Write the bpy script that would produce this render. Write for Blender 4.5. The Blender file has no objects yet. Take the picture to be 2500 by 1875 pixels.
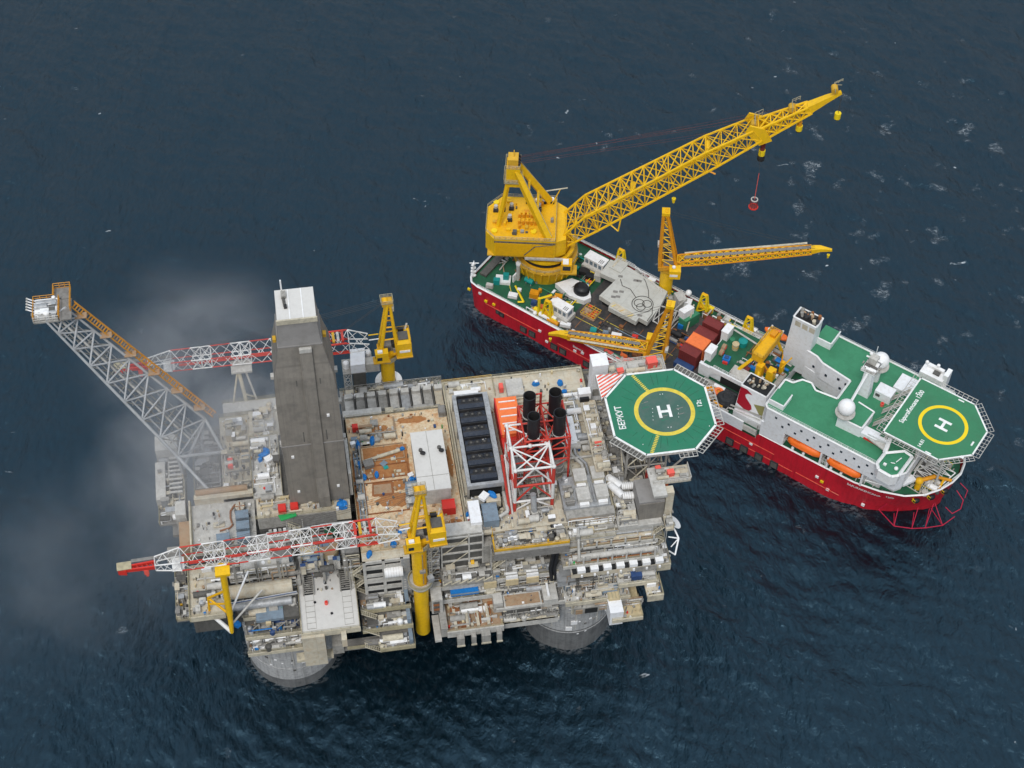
# Offshore platform with a crane ship moored beside it, seen from a helicopter.
# World frame = platform axes, metres, z = 0 at the sea; the ship has its own frame SHIP.
import bpy, math, random
import numpy as np
from mathutils import Vector, Matrix
R = math.radians
sc = bpy.context.scene
col = sc.collection
PI = math.pi

# ------------------------------------------------------------------ materials
MATS = {}
def _n(nt, t, **k):
    n = nt.nodes.new(t)
    for a, b in k.items():
        if a in n.inputs: n.inputs[a].default_value = b
        else: setattr(n, a, b)
    return n
def paint(name, c, rough=.6, metal=0., dirt=None, amt=.5, scale=.35, streak=0., var=.25, panel=0., spec=.35):
    """Weathered paint: base tone varied by two noises, patches of a second colour, vertical streaks, panel seams."""
    m = bpy.data.materials.new(name); m.use_nodes = True
    nt = m.node_tree; nt.nodes.clear(); L = nt.links.new
    out = _n(nt, 'ShaderNodeOutputMaterial'); b = _n(nt, 'ShaderNodeBsdfPrincipled')
    b.inputs['Roughness'].default_value = rough; b.inputs['Metallic'].default_value = metal
    b.inputs['Specular IOR Level'].default_value = spec
    L(b.outputs[0], out.inputs[0])
    tc = _n(nt, 'ShaderNodeTexCoord')
    n1 = _n(nt, 'ShaderNodeTexNoise', Scale=scale, Detail=5., Roughness=.6)
    n2 = _n(nt, 'ShaderNodeTexNoise', Scale=scale*7, Detail=4., Roughness=.7)
    for n in (n1, n2): L(tc.outputs['Object'], n.inputs['Vector'])
    def mixc(fac, a, bb, typ='MIX'):
        x = _n(nt, 'ShaderNodeMix', data_type='RGBA', blend_type=typ)
        if isinstance(fac, float): x.inputs[0].default_value = fac
        else: L(fac, x.inputs[0])
        for s, i in ((a, 6), (bb, 7)):
            if isinstance(s, tuple): x.inputs[i].default_value = (*s, 1)
            else: L(s, x.inputs[i])
        return x.outputs[2]
    def ramp(src, p0, p1, v0=0., v1=1.):
        r = _n(nt, 'ShaderNodeMapRange'); r.inputs[1].default_value = p0; r.inputs[2].default_value = p1
        r.inputs[3].default_value = v0; r.inputs[4].default_value = v1
        L(src, r.inputs[0]); return r.outputs[0]
    lo = tuple(x*(1-var) for x in c); hi = tuple(min(1, x*(1+var)) for x in c)
    cc = mixc(ramp(n1.outputs[0], .3, .7), lo, hi)
    cc = mixc(ramp(n2.outputs[0], .25, .75, 0., .35), cc, lo)
    if dirt:
        f = ramp(n1.outputs[0], .62-.22*amt, .72-.1*amt)
        n3 = _n(nt, 'ShaderNodeTexNoise', Scale=scale*3.1, Detail=6., Roughness=.65)
        L(tc.outputs['Object'], n3.inputs['Vector'])
        f3 = ramp(n3.outputs[0], .5-.12*amt, .66)
        mm = _n(nt, 'ShaderNodeMath', operation='MAXIMUM'); L(f, mm.inputs[0])
        m2 = _n(nt, 'ShaderNodeMath', operation='MULTIPLY'); L(f3, m2.inputs[0]); m2.inputs[1].default_value = .75
        L(m2.outputs[0], mm.inputs[1])
        m3 = _n(nt, 'ShaderNodeMath', operation='MULTIPLY'); L(mm.outputs[0], m3.inputs[0]); m3.inputs[1].default_value = min(1, .35+amt*.6)
        cc = mixc(m3.outputs[0], cc, dirt)
    if streak:
        mp = _n(nt, 'ShaderNodeMapping'); mp.inputs['Scale'].default_value = (1.1, 1.1, .06)
        L(tc.outputs['Object'], mp.inputs[0])
        n4 = _n(nt, 'ShaderNodeTexNoise', Scale=1.2, Detail=4., Roughness=.6); L(mp.outputs[0], n4.inputs['Vector'])
        cc = mixc(ramp(n4.outputs[0], .45, .7, 0., streak), cc, tuple(x*.35 for x in c))
    if panel:
        sp = _n(nt, 'ShaderNodeSeparateXYZ'); L(tc.outputs['Object'], sp.inputs[0])
        mx = None
        for o in sp.outputs[:2]:
            d = _n(nt, 'ShaderNodeMath', operation='PINGPONG'); L(o, d.inputs[0]); d.inputs[1].default_value = panel/2
            r_ = ramp(d.outputs[0], 0., .09, .45, 0.)
            if mx is None: mx = r_
            else:
                q = _n(nt, 'ShaderNodeMath', operation='MAXIMUM'); L(mx, q.inputs[0]); L(r_, q.inputs[1]); mx = q.outputs[0]
        cc = mixc(mx, cc, tuple(x*.5 for x in c))
    L(cc, b.inputs['Base Color'])
    rr = ramp(n2.outputs[0], .3, .7, max(.05, rough-.1), min(1, rough+.15)); L(rr, b.inputs['Roughness'])
    bp = _n(nt, 'ShaderNodeBump', Strength=.25, Distance=.05); L(n2.outputs[0], bp.inputs['Height']); L(bp.outputs[0], b.inputs['Normal'])
    MATS[name] = m
RUST = (.30, .105, .03); GRIME = (.10, .09, .075)
paint('beige', (.54, .495, .395), .75, dirt=(.40, .27, .14), amt=.34, scale=.3, panel=4.2)
paint('beige_trim', (.55, .50, .385), .7, dirt=GRIME, amt=.2)
paint('rust_deck', (.68, .56, .38), .85, dirt=(.42, .165, .04), amt=.66, scale=.5, var=.16)
paint('rust_plate', (.43, .20, .075), .9, dirt=(.25, .09, .028), amt=.72, scale=.5, var=.3)
paint('roof_pale', (.60, .585, .555), .6, dirt=(.48, .46, .43), amt=.15, var=.05)
paint('concrete_wet', (.17, .172, .172), .6, dirt=(.075, .08, .08), amt=.45, scale=.3, streak=.5, var=.3)
paint('deck_green', (.016, .115, .055), .65, dirt=(.03, .055, .04), amt=.4, scale=.3, var=.25)
paint('guard_red', (.48, .015, .05), .5, var=.1)
paint('rust', (.30, .12, .045), .9, dirt=(.16, .06, .03), amt=.5, scale=.5)
paint('tan', (.37, .265, .17), .8, dirt=(.27, .12, .05), amt=.5, scale=.4)
paint('sand', (.56, .46, .28), .8, dirt=(.40, .30, .17), amt=.3)
paint('grey', (.35, .335, .305), .65, dirt=GRIME, amt=.28, streak=.35)
paint('light_grey', (.52, .505, .47), .6, dirt=(.32, .29, .24), amt=.28, streak=.25)
paint('steel', (.40, .41, .42), .5, .3, dirt=GRIME, amt=.2)
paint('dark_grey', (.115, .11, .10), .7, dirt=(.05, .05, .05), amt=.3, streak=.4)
paint('clad', (.235, .214, .185), .6, dirt=(.10, .095, .088), amt=.25, scale=.12, streak=.25, var=.12, panel=5.5)
paint('clad_pale', (.275, .262, .25), .6, dirt=(.15, .14, .13), amt=.2, scale=.12, var=.1)
paint('floor_grey', (.235, .225, .21), .8, dirt=GRIME, amt=.4, scale=.5)
paint('slate', (.19, .25, .31), .5, dirt=(.12, .09, .08), amt=.2)
paint('white', (.80, .80, .80), .45, dirt=(.55, .50, .42), amt=.12, var=.06)
paint('cabin_white', (.78, .79, .81), .45, dirt=(.5, .46, .4), amt=.12, var=.05)
paint('black', (.012, .013, .016), .45, var=.2)
paint('soot', (.022, .022, .024), .6, dirt=(.06, .055, .05), amt=.3)
paint('cooler_blue', (.025, .033, .05), .5, dirt=(.07, .07, .075), amt=.35, scale=.8)
paint('void', (.018, .019, .02), .9)
paint('orange', (.85, .20, .055), .6, dirt=(.6, .12, .04), amt=.2, var=.1)
paint('red', (.62, .035, .025), .55, dirt=(.4, .05, .03), amt=.15, var=.12)
paint('coral', (.80, .12, .09), .5, var=.1)
paint('blue', (.01, .19, .55), .5, dirt=(.01, .10, .32), amt=.3, scale=.9, var=.2)
paint('navy', (.03, .07, .19), .55, dirt=(.02, .04, .1), amt=.3)
paint('green', (.02, .34, .09), .6, var=.25)
paint('yellow', (.78, .42, .006), .45, dirt=(.50, .25, .02), amt=.18, scale=.5, var=.09)
paint('crane_yellow', (.82, .49, .008), .42, dirt=(.55, .30, .03), amt=.2, scale=.4, var=.09, streak=.12)
paint('boom_orange', (.70, .29, .008), .5, dirt=(.40, .16, .02), amt=.3, scale=.6, var=.15)
paint('lime', (.70, .72, .02), .5)
paint('pad_green', (.022, .175, .098), .75, dirt=(.05, .14, .10), amt=.25, scale=.12, var=.12)
paint('pad_mid', (.055, .125, .10), .8, dirt=(.10, .13, .115), amt=.35, scale=.2, var=.14)
paint('marking_yellow', (.70, .55, .06), .7, dirt=(.5, .42, .12), amt=.3, scale=.6)
paint('ship_yellow', (.80, .58, .01), .6, var=.06)
paint('marking_white', (.80, .80, .78), .7, dirt=(.55, .57, .53), amt=.2, scale=.7)
paint('marking_red', (.70, .10, .06), .7, dirt=(.7, .35, .28), amt=.2)
paint('ship_green', (.045, .225, .115), .65, dirt=(.03, .15, .075), amt=.3, scale=.15, var=.16)
paint('ship_green_dark', (.010, .085, .04), .7, dirt=(.03, .05, .035), amt=.5, scale=.35, var=.3)
paint('ship_pad', (.040, .195, .095), .7, dirt=(.05, .15, .08), amt=.3, scale=.12, var=.1)
paint('hull_red', (.58, .015, .030), .42, dirt=(.36, .014, .02), amt=.25, scale=.12, streak=.38, var=.1)
paint('dark_red', (.19, .03, .028), .6, dirt=(.10, .02, .02), amt=.35, var=.2)
paint('logo_red', (.36, .006, .02), .5, var=.05)
paint('khaki', (.26, .245, .09), .6, var=.06)
paint('deck_dark', (.045, .047, .05), .7, dirt=(.10, .075, .06), amt=.5, scale=.35, var=.35)
paint('grey_deck', (.50, .50, .46), .75, dirt=(.36, .35, .31), amt=.35, scale=.22, var=.08, panel=6.)
paint('rubber', (.025, .027, .031), .8, dirt=(.06, .06, .06), amt=.4, scale=.8)
paint('teal', (.01, .26, .24), .5, var=.2)
paint('lifeboat', (.86, .17, .02), .4, dirt=(.7, .14, .02), amt=.15, var=.08)
paint('glass', (.02, .03, .045), .12, spec=.6, var=.1)
paint('cable', (.06, .055, .05), .7)
paint('rope_red', (.20, .055, .04), .8)
paint('railing', (.42, .37, .24), .6, dirt=GRIME, amt=.2)
paint('rail_yellow', (.62, .36, .03), .6)
paint('walkway_orange', (.60, .27, .03), .6, dirt=(.36, .2, .05), amt=.3, scale=.6)
paint('truss_grey', (.43, .44, .45), .5, dirt=(.3, .29, .27), amt=.2)
paint('truss_red', (.55, .045, .03), .55, dirt=(.4, .08, .06), amt=.3)
paint('truss_white', (.74, .73, .71), .55, dirt=(.5, .46, .4), amt=.2)
paint('concrete', (.46, .46, .455), .9, dirt=(.20, .20, .205), amt=.62, scale=.55, streak=.6, var=.25)

# ------------------------------------------------------------------ mesh builder
class MB:
    def __init__(s): s.v = []; s.f = []; s.m = []; s.sm = []
    def add(s, vs, fs, m, smooth=False):
        o = len(s.v); s.v += [tuple(p) for p in vs]
        s.f += [tuple(i+o for i in f) for f in fs]; s.m += [m]*len(fs); s.sm += [smooth]*len(fs)
        return s
    def box(s, x0, y0, z0, x1, y1, z1, m='grey'):
        if x1 < x0: x0, x1 = x1, x0
        if y1 < y0: y0, y1 = y1, y0
        if z1 < z0: z0, z1 = z1, z0
        v = [(x0,y0,z0),(x1,y0,z0),(x1,y1,z0),(x0,y1,z0),(x0,y0,z1),(x1,y0,z1),(x1,y1,z1),(x0,y1,z1)]
        return s.add(v, [(3,2,1,0),(4,5,6,7),(0,1,5,4),(1,2,6,5),(2,3,7,6),(3,0,4,7)], m)
    def bx(s, a, b, zb, m='grey'):            # opposite corners of the top face, bottom height
        return s.box(a[0], a[1], zb, b[0], b[1], a[2], m)
    def fb(s, a, b, d, zb, m='grey'):         # front top edge from a to b, depth d, bottom height
        y = (a[1]+b[1])/2
        return s.box(a[0], y, zb, b[0], y+d, a[2], m)
    def ob(s, c, sx, sy, sz, rot=0, m='grey'):   # rotated box, c = centre of its base
        ca, sa = math.cos(rot), math.sin(rot)
        p = [(-sx/2,-sy/2),(sx/2,-sy/2),(sx/2,sy/2),(-sx/2,sy/2)]
        return s.prism([(c[0]+ca*x-sa*y, c[1]+sa*x+ca*y) for x, y in p], c[2], c[2]+sz, m)
    def prism(s, poly, z0, z1, m='grey', top=None):
        n = len(poly); A = sum(poly[i][0]*poly[(i+1)%n][1]-poly[(i+1)%n][0]*poly[i][1] for i in range(n))
        if A < 0: poly = poly[::-1]
        v = [(x,y,z0) for x,y in poly]+[(x,y,z1) for x,y in poly]
        s.add(v, [(i,(i+1)%n,n+(i+1)%n,n+i) for i in range(n)]+[tuple(range(n))[::-1]], m)
        return s.add([(x,y,z1) for x,y in poly], [tuple(range(n))], top or m)
    def loft(s, rings, m='grey', cap=True, smooth=False):   # list of equal-length vertex loops
        n = len(rings[0]); v = [p for r in rings for p in r]; f = []
        for k in range(len(rings)-1):
            for i in range(n):
                a, b = k*n+i, k*n+(i+1)%n
                f.append((a, b, b+n, a+n))
        s.add(v, f, m, smooth)
        if cap:
            s.add(rings[0], [tuple(range(n))[::-1]], m); s.add(rings[-1], [tuple(range(n))], m)
        return s
    def tube(s, p, q, r, r2=None, n=8, m='grey', cap=True, smooth=None):
        p, q = Vector(p), Vector(q); d = q-p
        if d.length < 1e-6: return s
        d.normalize(); u = d.orthogonal().normalized() if abs(d.z) < .999 else Vector((1,0,0)); w = d.cross(u)
        r2 = r if r2 is None else r2
        v = []
        for c, rr in ((p, r), (q, r2)):
            for i in range(n):
                a = 2*PI*(i+.5)/n; v.append(c+u*(rr*math.cos(a))+w*(rr*math.sin(a)))
        f = [(i,(i+1)%n,n+(i+1)%n,n+i) for i in range(n)]
        s.add(v, f, m, n > 6 if smooth is None else smooth)
        if cap: s.add(v, [tuple(range(n))[::-1], tuple(range(n,2*n))], m)
        return s
    def bar(s, p, q, w=.3, m='grey'): return s.tube(p, q, w*.6, n=4, m=m, smooth=False)
    def path(s, pts, r, n=6, m='grey'):
        for a, b in zip(pts, pts[1:]): s.tube(a, b, r, n=n, m=m)
        return s
    def sph(s, c, r, m='grey', n=16, k=10, sz=1.):
        v = [(c[0],c[1],c[2]+r*sz)]; 
        for j in range(1, k):
            t = PI*j/k
            v += [(c[0]+r*math.sin(t)*math.cos(2*PI*i/n), c[1]+r*math.sin(t)*math.sin(2*PI*i/n), c[2]+r*sz*math.cos(t)) for i in range(n)]
        v.append((c[0],c[1],c[2]-r*sz)); L = len(v)-1
        f = [(0,1+i,1+(i+1)%n) for i in range(n)]
        for j in range(k-2):
            for i in range(n):
                a, b = 1+j*n+i, 1+j*n+(i+1)%n; f.append((a,a+n,b+n,b))
        f += [(L,1+(k-2)*n+(i+1)%n,1+(k-2)*n+i) for i in range(n)]
        return s.add(v, f, m, True)
    def ring(s, c, ro, ri, z0, z1, n=48, m='grey', a0=0., a1=2*PI):
        full = a1-a0 > 2*PI-1e-4; k = n if full else n+1
        A = [a0+(a1-a0)*i/n for i in range(k)]
        P = lambda r, z: [(c[0]+r*math.cos(a), c[1]+r*math.sin(a), z) for a in A]
        v = P(ro,z0)+P(ro,z1)+P(ri,z1)+P(ri,z0); f = []
        for i in range(n):
            j = (i+1) % k
            for q in range(4): f.append((q*k+i, q*k+j, ((q+1)%4)*k+j, ((q+1)%4)*k+i))
        return s.add(v, f, m)
    def rail(s, pts, m='railing', h=1.1, gap=2.2, r=.055, loop=False):
        if loop: pts = list(pts)+[pts[0]]
        for a, b in zip(pts, pts[1:]):
            a, b = Vector(a), Vector(b); L = (b-a).length; k = max(1, round(L/gap))
            for i in range(k+1):
                p = a.lerp(b, i/k); s.tube(p, p+Vector((0,0,h)), r, n=4, m=m, cap=False)
            for z in (h*.55, h): s.tube(a+Vector((0,0,z)), b+Vector((0,0,z)), r, n=4, m=m, cap=False)
            s.box(min(a.x,b.x)-.03, min(a.y,b.y)-.03, a.z, max(a.x,b.x)+.03, max(a.y,b.y)+.03, a.z+.18, m) if (abs(a.x-b.x) < .01 or abs(a.y-b.y) < .01) else None
        return s
    def truss(s, A, B, n, rc, rb, mc='truss_grey', mb=None, cross=True, faces=None, posts=True, spec=None):
        """Lattice between the corner loops A and B: chords plus braces on every face, n bays."""
        A = [Vector(a) for a in A]; B = [Vector(b) for b in B]; k = len(A); mb = mb or mc
        st = [[A[i].lerp(B[i], j/n) for i in range(k)] for j in range(n+1)]
        for j in range(n):
            c1, c2, cr = (spec(j) if spec else (mc, mb, cross)); post_ = posts and cr
            for i in range(k): s.tube(st[j][i], st[j+1][i], rc, n=6, m=c1, cap=False)
            for i in (range(k) if faces is None else faces):
                i2 = (i+1) % k
                if post_: s.tube(st[j][i], st[j][i2], rb, n=5, m=c2, cap=False)
                if cr or j % 2 == 0: s.tube(st[j][i], st[j+1][i2], rb, n=5, m=c2, cap=False)
                if cr or j % 2: s.tube(st[j][i2], st[j+1][i], rb, n=5, m=c2, cap=False)
        for i in (range(k) if faces is None else faces): s.tube(st[n][i], st[n][(i+1)%k], rb, n=5, m=mb, cap=False)
        return s
    def stairs(s, a, b, w=1.2, m='grey'):
        a, b = Vector(a), Vector(b); d = (b-a); h = Vector((-d.y, d.x, 0)).normalized()*(w/2)
        k = max(3, int(abs(d.z)/.35))
        for q in (-1, 1):
            s.bar(a+h*q, b+h*q, .22, m)
            s.tube(a+h*q+Vector((0,0,1)), b+h*q+Vector((0,0,1)), .05, n=4, m='railing', cap=False)
        for i in range(k):
            p = a.lerp(b, (i+.5)/k); s.bar(p-h, p+h, .2, m)
        return s
    def bbox(s):
        a = np.array(s.v); return a.min(0), a.max(0)
    def mesh(s, name, off=(0,0,0)):
        me = bpy.data.meshes.new(name)
        v = np.array(s.v, float)-np.array(off)
        me.from_pydata(v.tolist(), [], s.f)
        names = list(dict.fromkeys(s.m)); 
        for n in names: me.materials.append(MATS[n])
        ix = {n: i for i, n in enumerate(names)}
        me.polygons.foreach_set('material_index', [ix[n] for n in s.m])
        me.polygons.foreach_set('use_smooth', s.sm)
        me.update(); return me

SHIP = Matrix.Translation((77.4258, 7.818, 0)) @ Matrix.Rotation(-.7625, 4, 'Z')
IDN = Matrix.Identity(4)
def tag(o, label, cat, group=None, kind=None):
    if label: o['label'] = label
    if cat: o['category'] = cat
    if group: o['group'] = group
    if kind: o['kind'] = kind
    return o
class Thing:
    """An Empty at the thing's base that parents its parts; local=True when the parts are modelled round their own base."""
    def __init__(s, name, label, cat, group=None, base=None, fr=IDN, rot=0., local=False):
        s.o = bpy.data.objects.new(name, None); col.objects.link(s.o); s.o.empty_display_size = .5
        s.fr, s.rot, s.local, s.base = fr, rot, local, None
        tag(s.o, label, cat, group)
        if base is not None: s.setbase(base)
    def setbase(s, b):
        s.base = Vector(b); s.o.matrix_world = s.fr @ Matrix.Translation(s.base) @ Matrix.Rotation(s.rot, 4, 'Z')
    def part(s, name, mb, parent=None, label=None, kind=None):
        if s.base is None:
            a, b = mb.bbox(); s.setbase(((a[0]+b[0])/2, (a[1]+b[1])/2, a[2]))
        o = bpy.data.objects.new(name, mb.mesh(name, (0,0,0) if s.local else s.base)); col.objects.link(o)
        o.parent = parent or s.o
        if label: o['label'] = label
        if kind: o['kind'] = kind
        return o
def solo(name, mb, label, cat, group=None, fr=IDN, base=None, rot=0., local=False):
    a, b = mb.bbox()
    base = Vector(base) if base is not None else Vector(((a[0]+b[0])/2, (a[1]+b[1])/2, a[2]))
    o = bpy.data.objects.new(name, mb.mesh(name, (0,0,0) if local else base)); col.objects.link(o)
    o.matrix_world = fr @ Matrix.Translation(base) @ Matrix.Rotation(rot, 4, 'Z')
    return tag(o, label, cat, group)
def dup(src, loc, rot=0., label=None, fr=IDN, scale=None):
    """A copy of a thing, of its parts and of their sub-parts; the meshes are shared."""
    src = src.o if isinstance(src, Thing) else src
    def cp(o, par):
        c = o.copy(); col.objects.link(c)
        if par: c.parent = par; c.matrix_parent_inverse = o.matrix_parent_inverse.copy()
        for ch in [k for k in o.children]: cp(ch, c)
        return c
    c = cp(src, None)
    c.matrix_world = fr @ Matrix.Translation(Vector(loc)) @ Matrix.Rotation(rot, 4, 'Z') @ (Matrix.Diagonal((*scale, 1)) if scale else IDN)
    if label: c['label'] = label
    return c
def text_mb(txt, size, m, thick=.02):
    """Lettering as a flat slab mesh in its own plane: x along the line, y up, centred."""
    cu = bpy.data.curves.new('lettering', 'FONT'); cu.body = txt; cu.size = size; cu.align_x = 'CENTER'; cu.align_y = 'CENTER'
    cu.extrude = thick; cu.resolution_u = 3; cu.offset = size*.02
    o = bpy.data.objects.new('lettering', cu); col.objects.link(o)
    bpy.context.view_layer.update()
    dg = bpy.context.evaluated_depsgraph_get(); me = o.evaluated_get(dg).to_mesh()
    mb = MB(); mb.add([tuple(v.co) for v in me.vertices], [tuple(p.vertices) for p in me.polygons], m)
    o.evaluated_get(dg).to_mesh_clear(); bpy.data.objects.remove(o); bpy.data.curves.remove(cu)
    return mb
def xform(mb, M):
    mb.v = [tuple(M @ Vector(p)) for p in mb.v]; return mb
# ------------------------------------------------------------------ camera, daylight, sea
cam = bpy.data.cameras.new('camera'); cam.lens = 4118.93/2500*36; cam.sensor_width = 36; cam.sensor_fit = 'HORIZONTAL'
cam.clip_start = 1; cam.clip_end = 30000
co = bpy.data.objects.new('camera', cam); col.objects.link(co)
yaw, pit, rol = .1709, .8906, .0195
fw = Vector((math.sin(yaw)*math.cos(pit), math.cos(yaw)*math.cos(pit), -math.sin(pit)))
rt = Vector((math.cos(yaw), -math.sin(yaw), 0)); up = rt.cross(fw)
rt, up = rt*math.cos(rol)+up*math.sin(rol), up*math.cos(rol)-rt*math.sin(rol)
co.matrix_world = Matrix(((rt.x,up.x,-fw.x,-75.8042),(rt.y,up.y,-fw.y,-234.5063),(rt.z,up.z,-fw.z,367.3423),(0,0,0,1)))
sc.camera = co
sc.view_settings.view_transform = 'Standard'; sc.view_settings.look = 'None'; sc.view_settings.gamma = 1
sc.view_settings.exposure = EXPOSURE = .58

SUN_EL, SUN_AZ = R(56), R(205)     # overcast: a broad, weak sun behind the camera's left shoulder
w = bpy.data.worlds.new('World'); sc.world = w; w.use_nodes = True
nt = w.node_tree; nt.nodes.clear(); L = nt.links.new
sky = nt.nodes.new('ShaderNodeTexSky'); sky.sky_type = 'NISHITA'; sky.sun_disc = False
sky.sun_elevation = SUN_EL; sky.sun_rotation = SUN_AZ; sky.air_density = 1.; sky.dust_density = 4.; sky.ozone_density = 1.
bw = nt.nodes.new('ShaderNodeRGBToBW'); L(sky.outputs[0], bw.inputs[0])
mx = nt.nodes.new('ShaderNodeMix'); mx.data_type = 'RGBA'; mx.inputs[0].default_value = .55     # cloud cover greys the blue
L(sky.outputs[0], mx.inputs[6]); L(bw.outputs[0], mx.inputs[7])
bg = nt.nodes.new('ShaderNodeBackground'); bg.inputs[1].default_value = .13
# overcast: cloud three times brighter overhead than at the horizon, laid over most of the clear sky
tcw = nt.nodes.new('ShaderNodeTexCoord'); spw = nt.nodes.new('ShaderNodeSeparateXYZ'); L(tcw.outputs['Generated'], spw.inputs[0])
gr = nt.nodes.new('ShaderNodeMapRange'); gr.inputs[3].default_value = .36; gr.inputs[4].default_value = 1.08; L(spw.outputs[2], gr.inputs[0])
vs = nt.nodes.new('ShaderNodeVectorMath'); vs.operation = 'SCALE'; vs.inputs[0].default_value = (4.9, 5.45, 6.1); L(gr.outputs[0], vs.inputs['Scale'])
m2 = nt.nodes.new('ShaderNodeMix'); m2.data_type = 'RGBA'; m2.inputs[0].default_value = .8; L(mx.outputs[2], m2.inputs[6]); L(vs.outputs[0], m2.inputs[7])
L(m2.outputs[2], bg.inputs[0]); wo = nt.nodes.new('ShaderNodeOutputWorld'); L(bg.outputs[0], wo.inputs[0])
sl = bpy.data.lights.new('sun', 'SUN'); sl.energy = 1.0; sl.angle = R(14); sl.color = (1, .96, .90)
so = bpy.data.objects.new('sun', sl); col.objects.link(so)
# sky texture rotation: azimuth measured from +Y clockwise
sd = Vector((math.sin(SUN_AZ)*math.cos(SUN_EL), math.cos(SUN_AZ)*math.cos(SUN_EL), math.sin(SUN_EL)))
so.rotation_euler = (-sd).to_track_quat('-Z', 'Y').to_euler(); so.location = (0, 0, 400)

def make_sea():
    rng = np.random.default_rng(5)
    gx = np.concatenate([[-12000,-4000,-1500,-600], np.arange(-240, 250.1, .8), [600,1500,4000,12000]])
    gy = np.concatenate([[-12000,-4000,-1500,-500], np.arange(-130, 310.1, .8), [700,1500,4000,12000]])
    X, Y = np.meshgrid(gx, gy); Z = np.zeros_like(X)
    wind = R(200)                                # crests run from upper left to lower right
    for i in range(70):
        lam = 2.6*(45/2.6)**(rng.random()**1.7); k = 2*PI/lam
        a = wind+rng.normal(0, .55); amp = .0095*lam**.80*rng.uniform(.4, 1.2)
        ph = k*(X*math.cos(a)+Y*math.sin(a))+rng.uniform(0, 2*PI)
        Z += amp*(np.sin(ph)+.25*np.sin(2*ph+.6))
    far = (np.abs(X) > 300)|(np.abs(Y) > 400); Z[far] = 0
    Z -= 2.0
    ny, nx = X.shape
    v = np.stack([X, Y, Z], -1).reshape(-1, 3)
    idx = np.arange(nx*ny).reshape(ny, nx)
    f = np.stack([idx[:-1,:-1], idx[:-1,1:], idx[1:,1:], idx[1:,:-1]], -1).reshape(-1, 4)
    me = bpy.data.meshes.new('sea')
    me.vertices.add(len(v)); me.vertices.foreach_set('co', v.ravel())
    me.loops.add(f.size); me.loops.foreach_set('vertex_index', f.ravel())
    me.polygons.add(len(f)); me.polygons.foreach_set('loop_start', np.arange(0, f.size, 4))
    me.polygons.foreach_set('use_smooth', np.ones(len(f), bool))
    me.update(calc_edges=True); me.validate()
    o = bpy.data.objects.new('sea', me); col.objects.link(o); o['kind'] = 'structure'; o['label'] = 'dark blue open sea with scattered whitecaps'
    m = bpy.data.materials.new('sea_water'); m.use_nodes = True; me.materials.append(m)
    nt = m.node_tree; nt.nodes.clear(); L = nt.links.new
    N = lambda t, **k: _n(nt, t, **k)
    out = N('ShaderNodeOutputMaterial'); b = N('ShaderNodeBsdfPrincipled', Roughness=.15, IOR=1.42)
    b.inputs['Specular IOR Level'].default_value = .98; b.inputs['Specular Tint'].default_value = (.40, .73, 1, 1)
    geo = N('ShaderNodeNewGeometry')
    # small wind ripples, stretched along the crests
    mp = N('ShaderNodeMapping'); mp.inputs['Rotation'].default_value = (0, 0, -wind); mp.inputs['Scale'].default_value = (1, .55, 1)
    L(geo.outputs['Position'], mp.inputs[0])
    a1 = N('ShaderNodeTexNoise', Scale=.7, Detail=6., Roughness=.66, Distortion=.6); a2 = N('ShaderNodeTexNoise', Scale=.16, Detail=4., Roughness=.55, Distortion=.8)
    for q in (a1, a2): L(mp.outputs[0], q.inputs['Vector'])
    b1 = N('ShaderNodeBump', Strength=1., Distance=.50); L(a1.outputs[0], b1.inputs['Height'])
    b2 = N('ShaderNodeBump', Strength=1., Distance=.95); L(a2.outputs[0], b2.inputs['Height']); L(b1.outputs[0], b2.inputs['Normal'])
    L(b2.outputs[0], b.inputs['Normal'])
    # deep water body colour with slow blotches
    big = N('ShaderNodeTexNoise', Scale=.012, Detail=4., Roughness=.55); L(geo.outputs['Position'], big.inputs['Vector'])
    cm = N('ShaderNodeMix', data_type='RGBA'); cm.inputs[6].default_value = (.0011, .0055, .0095, 1); cm.inputs[7].default_value = (.0019, .0082, .0130, 1)
    L(big.outputs[0], cm.inputs[0])
    # whitecaps: broken lacy streaks inside sparse patches
    def rng_(src, p0, p1):
        r = N('ShaderNodeMapRange'); r.inputs[1].default_value = p0; r.inputs[2].default_value = p1; L(src, r.inputs[0]); return r.outputs[0]
    def mul(*s):
        o_ = s[0]
        for q in s[1:]:
            x = N('ShaderNodeMath', operation='MULTIPLY'); L(o_, x.inputs[0])
            if isinstance(q, float): x.inputs[1].default_value = q
            else: L(q, x.inputs[1])
            o_ = x.outputs[0]
        return o_
    def mx2(p, q):
        x = N('ShaderNodeMath', operation='MAXIMUM'); L(p, x.inputs[0]); L(q, x.inputs[1]); return x.outputs[0]
    fm = N('ShaderNodeMapping'); fm.inputs['Rotation'].default_value = (0, 0, R(35)); fm.inputs['Scale'].default_value = (1, 1.7, 1); L(geo.outputs['Position'], fm.inputs[0])
    patch = N('ShaderNodeTexNoise', Scale=.13, Detail=2., Roughness=.5); L(geo.outputs['Position'], patch.inputs['Vector'])
    lace = N('ShaderNodeTexNoise', Scale=.42, Detail=3., Roughness=.6, Distortion=1.6); L(fm.outputs[0], lace.inputs['Vector'])
    # foamier to the lee (port side) of the ship
    vd = N('ShaderNodeVectorMath', operation='DISTANCE'); vd.inputs[1].default_value = (80, 110, 0); L(geo.outputs['Position'], vd.inputs[0])
    near = rng_(vd.outputs['Value'], 130., 40.)
    th = N('ShaderNodeMath', operation='MULTIPLY_ADD'); L(near, th.inputs[0]); th.inputs[1].default_value = .12; L(patch.outputs[0], th.inputs[2])
    gate = rng_(th.outputs[0], .735, .84)
    halo = mul(gate, .035)
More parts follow.
